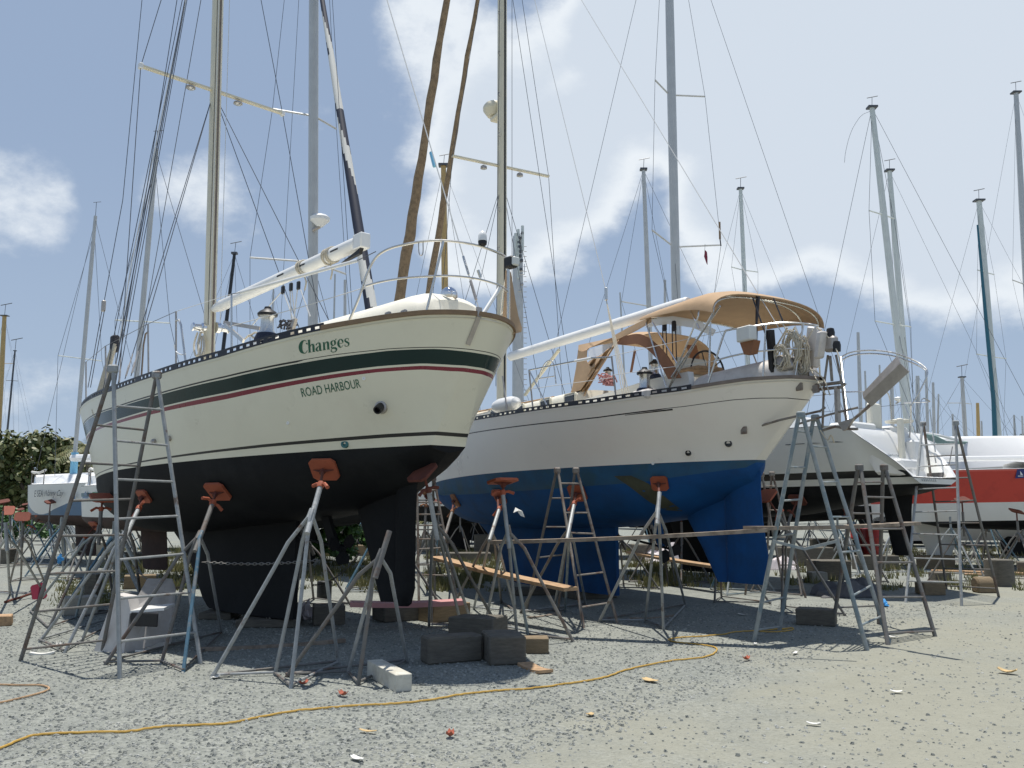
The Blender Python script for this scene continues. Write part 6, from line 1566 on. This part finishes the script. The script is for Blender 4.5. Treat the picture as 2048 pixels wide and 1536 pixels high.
# moulded white step unit lying on its side
o = thing('boat_steps', 'white moulded boat step unit lying on its side under the tall ladder', 'boat steps', G(262, 1300))
a, b, c = G(187, 1303), G(248, 1306), G(340, 1285)
hh_ = lambda q, y0, y1: V((0, 0, (y0 - y1) / FPX * q.y))
MB().prism([a, b + V((0, 0, 0)), b + V((.02, .05, .46)), b + V((-.02, .05, .60)), b + V((-.17, .04, .63)), a + V((.15, .1, .62))], V((.03, .2, 0)), 0).build('side_panel', M['fibre'], o)
MB().prism([b, c, c + V((0, .05, .62)), c + V((-.05, .05, .74)), c + V((-.35, .08, .74)), b + V((.0, .05, .42))], V((.0, .05, 0)), 0).build('front_panel', M['fibre'], o)
mb = MB(); mb.prism([b + V((0, .05, .42)), b + V((.42, .0, .46)), b + V((.40, .36, .47)), b + V((.02, .36, .44))], V((0, 0, .03)), 0); mb.build('step_tread', M['white'], o)
MB().rbox(b + V((.2, .01, .36)), V((.17, -.04, 0)), V((0, .012, 0)), V((0, 0, .075)), .01).build('step_opening', M['black'], o)
# barrel, bucket, tarps
def drum(label, px, py, m, h, r, name, cat):
    c = G(px, py); o = thing(name, label, cat, c); MB().lathe(c + V((0, r, 0)), (0, 0, 1), [(r * .97, 0), (r, .01), (r, h * .33), (r * 1.03, h * .345), (r, h * .36), (r, h * .66), (r * 1.03, h * .675), (r, h * .69), (r, h * .98), (r * .95, h)], 20).build('drum_body', M[m], o)
    MB().lathe(c + V((0, r, h)), (0, 0, 1), [(r * .93, -.01), (r * .9, -.02), (.02, -.02)], 20).build('drum_lid', M[m], o)
drum('red steel drum standing beyond the brown grey ladder', 1754, 1114, 'drumred', .9, .3, 'drum', 'drum')
drum('second red steel drum half hidden behind the ladder rail', 1728, 1112, 'drumred', .9, .29, 'drum', 'drum')
drum('small black bucket standing behind the black keel', 645, 1198, 'black', .3, .13, 'bucket', 'bucket')
def heap(label, px, py, w, dpt, h, m, name, cat, stripes=None):
    c = G(px, py); rows = []
    for i in range(25):
        r = []
        for j in range(17):
            u = i / 24 * 2 - 1; v = j / 16 * 2 - 1; e = max(0, 1 - u * u) * max(0, 1 - v * v)
            z = h * e ** .5 * (.55 + .45 * sin(3 * u + 2 * v) * cos(5 * v - u)) + .04 * sin(17 * u + 9 * v) * e + .03 * random.uniform(-1, 1) * e
            r.append(c + V((u * w + .04 * sin(9 * v), v * dpt + .05 * sin(8 * u) + dpt, max(.006, z) + .004)))
        rows.append(r)
    o = MB().grid(rows).build(name, M[m], None, origin=c, angle=25); return tag(o, label, cat)
heap('crumpled grey tarpaulin heaped on the gravel between the two right ladders', 1715, 1196, .62, .42, .36, 'greyTarp', 'tarpaulin', 'tarpaulin')
heap('pale plastic sheet bundled on the ground behind the blue skeg', 1362, 1126, 1.0, .6, .8, 'paleplastic', 'plastic_sheet', 'plastic sheet')
heap('pinkish white plastic heap behind the blue rudder', 1556, 1140, .7, .4, .35, 'paleplastic', 'plastic_sheet', 'plastic sheet')
heap('small clear plastic bag lying beside the black keel', 602, 1240, .13, .1, .28, 'paleplastic', 'plastic_bag', 'plastic bag')
o = heap('blue rubber glove lying under the brown grey ladder', 1768, 1214, .07, .08, .1, 'blueglove', 'glove', 'glove')
c = P(120, 1118, 15); o = MB().blob(c, (.05, .02, .07), 9, 7, .45).build('cloth_rag', M['blueglove'], None, origin=c); tag(o, 'bright blue rag tied on a stand in the left rows', 'rag')
c = P(1027, 1026, 10.4); o = MB().sheet([[c, c + V((.06, 0, .03))], [c + V((.02, .03, .06)), c + V((.10, .02, .02))], [c + V((.08, .03, -.03)), c + V((.13, .02, -.05))]], .006).build('cloth_rag', M['paper'], None, origin=c); tag(o, 'white rag caught on the rust stained boat stand', 'rag')
# yellow power cord
random.seed(21)
cord = [(0, 1497), (60, 1473), (130, 1466), (250, 1463), (330, 1453), (450, 1447), (520, 1434), (600, 1421), (700, 1412), (780, 1408), (860, 1400), (930, 1388), (1000, 1381), (1060, 1377), (1130, 1368), (1200, 1357), (1260, 1338), (1340, 1322), (1410, 1314), (1433, 1302), (1425, 1293), (1390, 1288), (1350, 1284), (1338, 1279), (1360, 1275), (1410, 1272), (1450, 1268), (1468, 1264), (1500, 1262), (1530, 1260), (1560, 1258), (1585, 1256), (1580, 1261), (1545, 1264), (1520, 1262), (1548, 1258), (1575, 1259)]
pts = smooth_path([G(x, y, .010) for x, y in [(-60, 1512)] + cord], 8)
pts = [p + V((random.uniform(-.006, .006), random.uniform(-.006, .006), random.uniform(0, .004))) for p in pts]
o = MB().tube(pts, .0085, 6).build('power_cord', M['yellowcord'], None, origin=G(700, 1412)); tag(o, 'long yellow extension cord snaking across the gravel in front of the boats', 'power cord')
pts = smooth_path([G(x, y, .012) for x, y in ((-40, 1412), (0, 1405), (40, 1396), (85, 1384), (98, 1376), (80, 1370), (40, 1370), (0, 1369), (-40, 1370))], 8)
o = MB().tube(pts, .0085, 6).build('power_cord', M['timberlight'], None, origin=G(40, 1385)); tag(o, 'short loop of orange cord lying at the left edge', 'power cord')
# chains between the stands
def chain(label, a, b, sag):
    mb = MB(); n = int((b - a).length / .035)
    for i in range(n):
        k = (i + .5) / n; c = a.lerp(b, k) - V((0, 0, sag * 4 * k * (1 - k))); d = ((b - a) / n); e = V((0, 0, 1)) if i % 2 else d.cross(V((0, 0, 1))).normalized(); d = d.normalized()
        mb.tube([c + (d * cos(2 * pi * j / 8) * .024 + e * sin(2 * pi * j / 8) * .012) for j in range(9)], .0045, 4, cap=False)
    o = mb.build('chain', M['galvdark'], None, origin=a); return tag(o, label, 'chain')
chain('rusty chain stretched level across the black keel', P(405, 1124, 9.5), P(640, 1120, 9.6), .03)
chain('chain sagging beyond the propeller gap of the black hull', P(625, 1170, 13.2), P(720, 1105, 12.5), .12)
chain('chain hanging from the stand right of the rudder', P(864, 1180, 9.9), P(864, 1262, 9.9), 0)
chain('chain hanging straight below the pale stand with the square orange pad', P(1322, 1090, 11.2), P(1322, 1175, 11.2), 0)
chain('chain sagging between the left stands behind the tall ladder', P(265, 1130, 11.5), P(370, 1172, 10.8), .12)
# litter
def litter(label, px, py, w, l, m, name, curl=.02, cat=None):
    c = G(px, py); a = random.uniform(0, 3); u = V((cos(a), sin(a), 0)) * w; v = V((-sin(a), cos(a), 0)) * l
    rows = [[c + u * x + v * y * (1 - .45 * x * x) + V((0, 0, .012 + curl * (x * x + .5 * y * y))) for x in (-1, -.5, 0, .5, 1)] for y in (-1, -.4, .2, 1)]
    o = MB().sheet(rows, .003).build(name, M[m], None, origin=c); tag(o, label, cat or name.replace('_', ' '))
litter('big curled tan leaf lying on the sand at far right', 2015, 1348, .085, .05, 'leafdry', 'dry_leaf', .03)
litter('flat yellowish leaf on the gravel below the cord bend', 1300, 1364, .09, .05, 'leafdry', 'dry_leaf', .01)
litter('small reddish leaf in front of the plank ladder shadow', 1493, 1322, .05, .03, 'leafred', 'dry_leaf', .03)
litter('small red leaf in the near foreground centre', 900, 1476, .04, .03, 'leafred', 'dry_leaf', .03)
litter('brown curled leaf near the foot of the second stand', 607, 1372, .05, .03, 'leafred', 'dry_leaf', .03)
litter('reddish leaf beside the cord in front of the pale timber', 686, 1394, .05, .03, 'leafred', 'dry_leaf', .03)
litter('white paper scrap near the foot of the first stand', 430, 1358, .06, .03, 'paper', 'paper_scrap', .01)
litter('white paper scrap in the sand at lower left', 714, 1522, .06, .025, 'paper', 'paper_scrap', .01)
litter('pale scrap at the bottom left foreground', 735, 1467, .07, .02, 'leafdry', 'paper_scrap', .01)
litter('white scrap right of the brown grey ladder foot', 1785, 1276, .07, .03, 'paper', 'paper_scrap', .01)
litter('white scrap in front of the plank ladder left foot', 1510, 1291, .05, .025, 'paper', 'paper_scrap', .01)
litter('long white scrap between the plank ladder feet', 1590, 1309, .08, .02, 'paper', 'paper_scrap', .01)
litter('white scrap lying in the right foreground sand', 1793, 1387, .05, .03, 'paper', 'paper_scrap', .01)
litter('small white scrap near the bottom right centre', 1627, 1452, .05, .02, 'paper', 'paper_scrap', .01)
litter('yellow scrap beside the cord on the sand', 1180, 1433, .03, .03, 'leafdry', 'paper_scrap', .01)
litter('white paper under the black keel', 545, 1252, .1, .06, 'paper', 'paper_scrap', .08)
litter('pale scrap beneath the blue hull', 1485, 1231, .08, .03, 'paper', 'paper_scrap', .01)
litter('crumpled white cup shape left of the moulded steps', 118, 1302, .05, .04, 'paper', 'paper_scrap', .06)
# ================================================================ ground
gm = bpy.data.materials.new('gravel_ground'); gm.use_nodes = True; nt = gm.node_tree; N = nt.nodes; L = nt.links; b = N['Principled BSDF']
tc = N.new('ShaderNodeTexCoord'); O_ = tc.outputs['Object']
def noise(sc_, det=6, rg=.6):
    n = N.new('ShaderNodeTexNoise'); n.inputs['Scale'].default_value = sc_; n.inputs['Detail'].default_value = det; n.inputs['Roughness'].default_value = rg; L.new(O_, n.inputs['Vector']); return n.outputs['Fac']
def mrange(x, a, b_, c, d, s=True):
    m = N.new('ShaderNodeMapRange'); m.interpolation_type = 'SMOOTHSTEP' if s else 'LINEAR'
    for i, v in enumerate((a, b_, c, d)): m.inputs[i + 1].default_value = v
    L.new(x, m.inputs[0]); return m.outputs[0]
def mixc(f, c1, c2, bt_='MIX'):
    m = N.new('ShaderNodeMix'); m.data_type = 'RGBA'; m.blend_type = bt_
    if hasattr(f, 'links'): L.new(f, m.inputs[0])
    else: m.inputs[0].default_value = f
    for i, c in ((6, c1), (7, c2)):
        if hasattr(c, 'links'): L.new(c, m.inputs[i])
        else: m.inputs[i].default_value = (*c, 1)
    return m.outputs[2]
def math_(op, a, c):
    m = N.new('ShaderNodeMath'); m.operation = op
    for i, v in ((0, a), (1, c)):
        if hasattr(v, 'links'): L.new(v, m.inputs[i])
        else: m.inputs[i].default_value = v
    return m.outputs[0]
vo = N.new('ShaderNodeTexVoronoi'); vo.inputs['Scale'].default_value = 42; L.new(O_, vo.inputs['Vector'])
vb = N.new('ShaderNodeTexVoronoi'); vb.inputs['Scale'].default_value = 17; L.new(O_, vb.inputs['Vector'])
sepv = N.new('ShaderNodeSeparateColor'); L.new(vo.outputs['Color'], sepv.inputs[0])
grav = mixc(sepv.outputs[0], (.21, .222, .198), (.35, .362, .325))
grav = mixc(mrange(noise(1.3), .35, .7, 0, .55), grav, (.20, .215, .20))
sand = mixc(noise(3.5, 8, .7), (.235, .232, .185), (.33, .325, .262))
# where the fine sand lies: wheel-swept patches plus a bias towards the open lane at the front right
sx = N.new('ShaderNodeSeparateXYZ'); L.new(O_, sx.inputs[0])
lane = mrange(math_('ADD', math_('MULTIPLY', sx.outputs[0], .16), math_('MULTIPLY', sx.outputs[1], -.13)), -1.35, -.35, -.22, .20)
lane2 = mrange(sx.outputs[1], 15, 20, 0, .10)
pn_ = math_('ADD', math_('ADD', noise(.42, 5, .6), math_('MULTIPLY', noise(2.3, 6, .7), .35)), math_('ADD', lane, lane2))
sandf = mrange(pn_, .50, .95, 0, .9)
col = mixc(sandf, grav, sand)
speck = mrange(noise(30, 3, .6), .60, .70, 0, .55)
col = mixc(speck, col, (.12, .125, .12))
L.new(col, b.inputs['Base Color']); b.inputs['Roughness'].default_value = .95; b.inputs['Specular IOR Level'].default_value = .2
hgt = math_('ADD', math_('MULTIPLY', vo.outputs['Distance'], mrange(sandf, 0, 1, 1.0, .25)), math_('ADD', math_('MULTIPLY', noise(9, 6), 1.2), math_('MULTIPLY', vb.outputs['Distance'], .5)))
bp = N.new('ShaderNodeBump'); bp.inputs['Strength'].default_value = .8; bp.inputs['Distance'].default_value = .02; L.new(hgt, bp.inputs['Height']); L.new(bp.outputs[0], b.inputs['Normal'])
mb = MB(); mb.add([(-400, -60, 0), (400, -60, 0), (400, 700, 0), (-400, 700, 0)], [(0, 1, 2, 3)])
gr = mb.build('ground', gm, None, smooth=False); tag(gr, kind='structure')
# loose stones
random.seed(3); mb = MB()
def pebble(x, y, r):
    h = r * random.uniform(.45, .8); a = random.uniform(0, 6); vs = []
    k = random.choice((4, 5))
    for i in range(k): vs.append((x + r * random.uniform(.7, 1.2) * cos(a + 2 * pi * i / k), y + r * random.uniform(.7, 1.2) * sin(a + 2 * pi * i / k), random.uniform(0, .25) * h))
    for i in range(k): vs.append((x + r * .55 * random.uniform(.6, 1.2) * cos(a + 2 * pi * i / k + .3), y + r * .55 * random.uniform(.6, 1.2) * sin(a + 2 * pi * i / k + .3), h * random.uniform(.8, 1.1)))
    fs = [(i, (i + 1) % k, k + (i + 1) % k, k + i) for i in range(k)] + [tuple(range(k, 2 * k))]
    mb.add(vs, fs)
cnt = 0
while cnt < 34000:
    d = 5 + 10 * random.random() ** 1.3; px = random.uniform(-80, 2130); x = (px - 1024) / FPX * d
    sandy = .16 * x - .13 * d
    if sandy > -.75 and random.random() < .82: continue
    pebble(x, d, random.choice((.006, .008, .010, .013, .018)) * random.uniform(.8, 1.2)); cnt += 1
g = mb.build('gravel', M['stone'], None, smooth=False); tag(g, kind='stuff')
# grass tufts in the yard behind
mb = MB()
def tuft(x, y, n, h):
    for i in range(n):
        a = random.uniform(0, 6); rr = random.uniform(0, .22); bx, by = x + rr * cos(a), y + rr * sin(a); l = h * random.uniform(.5, 1.1); w = .012; dx, dy = random.uniform(-.5, .5) * l, random.uniform(-.5, .5) * l
        mb.add([(bx - w, by, 0), (bx + w, by, 0), (bx + dx, by + dy, l)], [(0, 1, 2)])
for i in range(900):
    d = random.uniform(17.5, 34); px = random.choice([random.uniform(240, 420), random.uniform(560, 800), random.uniform(860, 1000), random.uniform(1250, 1440), random.uniform(1560, 2048)]); tuft((px - 1024) / FPX * d, d + random.uniform(-.5, .5), 22, random.uniform(.08, .3))
for i in range(160):
    q = G(random.uniform(120, 230), random.uniform(1160, 1215)); tuft(q.x, q.y, 8, .1)
g = mb.build('grass', M['grassm'], None, smooth=False); tag(g, kind='stuff')
# ================================================================ trees
def leafy(mb, c, R, n, s, squash=1.0, holes=.35):
    """leaf-sized faces gathered in clumps over an uneven crown"""
    cl = []
    for i in range(max(6, n // 55)):
        th = random.uniform(0, 2 * pi); ph = math.acos(random.uniform(-.5, 1)); k = random.uniform(.35, 1.0) ** .6
        cl.append((V((R[0] * k * sin(ph) * cos(th), R[1] * k * sin(ph) * sin(th), R[2] * k * cos(ph))), random.uniform(.13, .26) * max(R)))
    for i in range(n):
        o, rr = random.choice(cl); v = V((random.gauss(0, 1), random.gauss(0, 1), random.gauss(0, .7))); v = v.normalized() * rr * random.uniform(.3, 1) ** .5
        p = V(c) + o + v
        nn = (v.normalized() + V((random.uniform(-.7, .7), random.uniform(-.7, .7), random.uniform(.0, 1.0)))).normalized(); u = nn.orthogonal().normalized(); w = nn.cross(u); a = random.uniform(0, 6); u, w = u * cos(a) + w * sin(a), w * cos(a) - u * sin(a)
        z = s * random.uniform(.6, 1.25)
        mb.add([p - u * z, p - u * z * .3 - w * z * .6, p + u * z * .7 - w * z * .55, p + u * z, p + u * z * .6 + w * z * .6, p - u * z * .4 + w * z * .55], [(0, 1, 2, 3, 4, 5)])
def tree(name, label, x, y, h, R, n, s, m, cat='tree', trunk=True, group=None):
    root = thing(name, label, cat, (x, y, 0), group)
    mb = MB(); leafy(mb, (x, y, h - R[2]), R, n, s); mb.build('crown', M[m], root, smooth=False)
    if trunk:
        mb = MB(); t = V((x, y, 0)); mb.tube([t, t + V((.1, 0, h * .25)), t + V((.0, .1, h * .45))], [.28, .22, .16], 8)
        for i in range(5):
            a = 2 * pi * i / 5; mb.tube([t + V((.05, .05, h * .3)), t + V((R[0] * .35 * cos(a), R[1] * .35 * sin(a), h * .5)), t + V((R[0] * .7 * cos(a), R[1] * .7 * sin(a), h * .75))], [.15, .1, .04], 6)
        mb.build('trunk', M['barkm'], root)
    return root
random.seed(9)
tx = lambda px, d: (px - 1024) / FPX * d
tree('seagrape_tree', 'broad dark seagrape tree at the left edge of the view', tx(-20, 58), 58, 6.5, (2.6, 2.4, 3.2), 5200, .17, 'leafA', group='trees on the left')
tree('seagrape_tree', 'round seagrape tree with an upright top shoot behind the small racing boats', tx(75, 56), 56, 6.4, (2.6, 2.3, 3.0), 5200, .17, 'leafA', group='trees on the left')
tree('seagrape_tree', 'seagrape tree right of the top shoot, partly behind the ladder', tx(145, 60), 60, 6.1, (2.4, 2.2, 2.8), 4200, .17, 'leafA', group='trees on the left')
tree('seagrape_tree', 'lower dark tree filling the gap beneath the left trees', tx(20, 62), 62, 3.6, (3.8, 2.2, 2.2), 3600, .17, 'leafA', group='trees on the left')
sp = tx(96, 55.5); o = thing('tree_shoot', 'small upright leafy shoot topping the left trees', 'shoot', (sp, 55.5, 5.2)); mb = MB()
leafy(mb, (sp, 55.5, 5.75), (.22, .2, .55), 130, .15); mb.build('leaves', M['leafA'], o, smooth=False); MB().tube([(sp, 55.5, 4.6), (sp + .05, 55.5, 6)], .05, 6).build('stem', M['barkm'], o)
tree('bush', 'bright green bush behind the spare stands at far left', tx(10, 44), 44, 1.75, (1.6, 1.2, 1.0), 2600, .07, 'leafB', 'bush', False, 'bushes at left')
tree('bush', 'bright green bush below the bow of the small boat with the blue wave', tx(70, 43), 43, 1.5, (1.5, 1.1, .9), 2400, .07, 'leafB', 'bush', False, 'bushes at left')
tree('tree', 'small dark green tree showing above the white cruiser at the right edge', tx(2048, 70), 70, 8.0, (2.4, 2, 3.4), 3000, .2, 'leafA')
tree('bush', 'green bush seen through the propeller gap of the black hull', tx(672, 24), 24, 1.5, (.7, .6, .8), 1300, .07, 'leafB', 'bush', False)
tree('bush', 'low green bush right of the propeller gap behind the black skeg', tx(720, 26), 26, 1.1, (.8, .6, .6), 1100, .07, 'leafB', 'bush', False)
# palm
px_, d_ = 178, 50; x = tx(px_, d_); o = thing('palm_tree', 'palm tree with drooping yellowish fronds between the left trees and the cream bow', 'palm tree', (x, d_, 0))
cz = P(178, 905, d_).z
MB().tube([(x, d_, 0), (x + .15, d_, cz * .5), (x, d_, cz)], [.22, .16, .14], 8).build('trunk', M['barkm'], o)
mb = MB()
for i in range(22):
    a = 2 * pi * i / 22 + random.uniform(-.1, .1); el = random.uniform(-.1, 1.2); Ln = random.uniform(1.7, 2.5); p = V((x, d_, cz)); dr = V((cos(a) * cos(el), sin(a) * cos(el), sin(el)))
    pr = p
    for k in range(9):
        q = pr + dr * (Ln / 9); dr = (dr + V((0, 0, -.16))).normalized(); sd = dr.cross(V((0, 0, 1))).normalized()
        for sg in (-1, 1):
            for z in (0, .5):
                r0 = pr.lerp(q, z); l_ = .55 * sin(pi * (k + 1 + z) / 11)
                mb.add([r0, r0 + dr * .07, r0 + sd * sg * l_ * .8 + dr * l_ * .4 - V((0, 0, l_ * .5))], [(0, 1, 2)])
        mb.add([pr - sd * .02, pr + sd * .02, q + sd * .015, q - sd * .015], [(0, 1, 2, 3)])
        pr = q
mb.build('fronds', M['frond'], o, smooth=False)
q = P(137, 833, 50); 
# far hedge closing the horizon
random.seed(13); mb = MB()
for i in range(9000):
    px = random.uniform(-700, 2800); d = random.uniform(84, 92); z = random.uniform(.1, 1) ** .7 * (2.2 + .9 * sin(px * .013) + .5 * sin(px * .05)); p = V((tx(px, d), d, z)); s = random.uniform(.25, .5)
    u = V((random.uniform(-1, 1), random.uniform(-1, 1), random.uniform(-1, 1))).normalized(); w = u.orthogonal().normalized()
    mb.add([p - u * s, p - w * s * .6, p + u * s, p + w * s * .6], [(0, 1, 2, 3)])
g = mb.build('treeline', M['leafA'], None, smooth=False); tag(g, kind='stuff')
# low yard clutter under the far hulls: stacked keel timbers, pallets of beams
random.seed(17)
for i, (px, d, w, h, m) in enumerate(((930, 27, 1.6, .25, 'timberdark'), (985, 30, 1.2, .7, 'timberdark'), (880, 33, 2.0, .5, 'concrete'), (700, 30, 2.2, .35, 'timber'), (1300, 27, 1.2, .5, 'timberdark'), (1600, 25, 1.4, .5, 'timberdark'), (1660, 30, 1.5, .55, 'timberdark'), (290, 26, 1.5, .3, 'timberdark'), (200, 30, 1.2, .45, 'concrete'))):
    c = V((tx(px, d), d, h / 2)); o = MB().rbox(c, V((w / 2, .05, 0)), V((-.03, .3, 0)), V((0, 0, h / 2)), .02).build('timber_stack', M[m], None, origin=c)
    tag(o, 'far low stack of keel timbers in the yard behind the boats', 'timber stack', 'far keel timbers')
bgboat('white sailboat low in the gap beyond the blue bow and the rusty ladder', (960, 700), (962, 640), 40, .07, 'mastgrey', [], head=10, L=9, rig=False, vane=False, zt=2.3)
bgboat('white sailboat seen low through the gap between blue keel and blue skeg', (1330, 640), (1330, 560), 38, .07, 'mastgrey', [], head=15, L=10, rig=False, vane=False, zt=2.3)
bgboat('white sailboat hidden beyond the propeller gap of the black hull', (690, 640), (690, 560), 36, .07, 'mastgrey', [], head=10, L=10, rig=False, vane=False, zt=2.3)
# ================================================================ sky, sun, camera
w = bpy.data.worlds.new('World'); sc.world = w; w.use_nodes = True; nt = w.node_tree; N = nt.nodes; L = nt.links
bg = N['Background']; bg.inputs['Strength'].default_value = SKY
sunv = V((-.05, .155, .987)).normalized(); elev = math.asin(sunv.z); az = atan2(sunv.x, sunv.y)
sky = N.new('ShaderNodeTexSky'); sky.sky_type = 'NISHITA'; sky.sun_disc = False; sky.sun_elevation = elev; sky.sun_rotation = az; sky.air_density = 1.0; sky.dust_density = 1.2; sky.ozone_density = 1.5; sky.altitude = 0
tc = N.new('ShaderNodeTexCoord'); D_ = tc.outputs['Generated']
def vm(op, a, c=None):
    m = N.new('ShaderNodeVectorMath'); m.operation = op; L.new(a, m.inputs[0])
    if c is not None:
        if hasattr(c, 'links'): L.new(c, m.inputs[1])
        else: m.inputs[1].default_value = c
    return m
O_ = vm('NORMALIZE', D_).outputs[0]; dirn = O_
sep = N.new('ShaderNodeSeparateXYZ'); L.new(dirn, sep.inputs[0])
# clouds: positions of the banks given as directions, broken up by noise
mpn = N.new('ShaderNodeMapping'); mpn.inputs['Scale'].default_value = (1, 1, 1.5); L.new(dirn, mpn.inputs[0]); O_ = mpn.outputs[0]
n1_ = noise(5.0, 10, .6); n2_ = noise(11, 9, .62); n3_ = noise(2.0, 4, .5)
acc = None
for px, py, rad, wt in CLOUDS:
    c = ray(px, py).normalized(); dt = vm('DOT_PRODUCT', dirn, tuple(c)).outputs['Value']
    m = mrange(dt, cos(radians(rad * 1.35)), cos(radians(rad * .15)), 0, wt)
    acc = m if acc is None else math_('ADD', acc, m)
frag = math_('ADD', math_('MULTIPLY', n1_, 1.5), math_('MULTIPLY', n2_, 1.1))
high = mrange(sep.outputs[2], .60, .8, 0, .12)
dens = math_('ADD', math_('ADD', acc, high), math_('ADD', frag, -1.62))
dens2 = mrange(dens, .0, .62, 0, 1)
# brightness inside the cloud: thick cores turn grey-lilac
core = mrange(math_('ADD', dens, math_('MULTIPLY', n3_, .9)), .95, 1.65, 0, 1)
cl = mixc(core, tuple(c / SKY for c in CL_BRIGHT), tuple(c / SKY for c in CL_GREY))
hz = mrange(sep.outputs[2], -.02, .42, .62, 0.0)
base = mixc(.85, sky.outputs[0], tuple(c / SKY for c in SKY_BLUE))
base = mixc(mrange(sep.outputs[2], .5, .95, 0, .75), base, tuple(c / SKY for c in (.10, .17, .36)))
base = mixc(hz, base, tuple(c / SKY for c in SKY_HAZE))
fin_ = mixc(dens2, base, cl)
L.new(fin_, bg.inputs['Color'])
sd = bpy.data.lights.new('sun', 'SUN'); sd.energy = SUN; sd.angle = radians(.55); sd.color = (1.0, .955, .88)
so = bpy.data.objects.new('sun', sd); COL.objects.link(so); so.rotation_euler = sunv.to_track_quat('Z', 'Y').to_euler()
cd = bpy.data.cameras.new('camera'); cd.sensor_width = 36; cd.lens = 36 * FPX / 2048; cd.clip_end = 2000; cd.clip_start = .1
co = bpy.data.objects.new('camera', cd); COL.objects.link(co); co.location = (0, 0, EYE); co.rotation_euler = (pi / 2 + PITCH, 0, 0); sc.camera = co
sc.view_settings.view_transform = 'Standard'; sc.view_settings.look = 'None'; sc.view_settings.exposure = EXPO; sc.view_settings.gamma = 1
sc.cycles.max_bounces = 8; sc.cycles.use_denoising = True
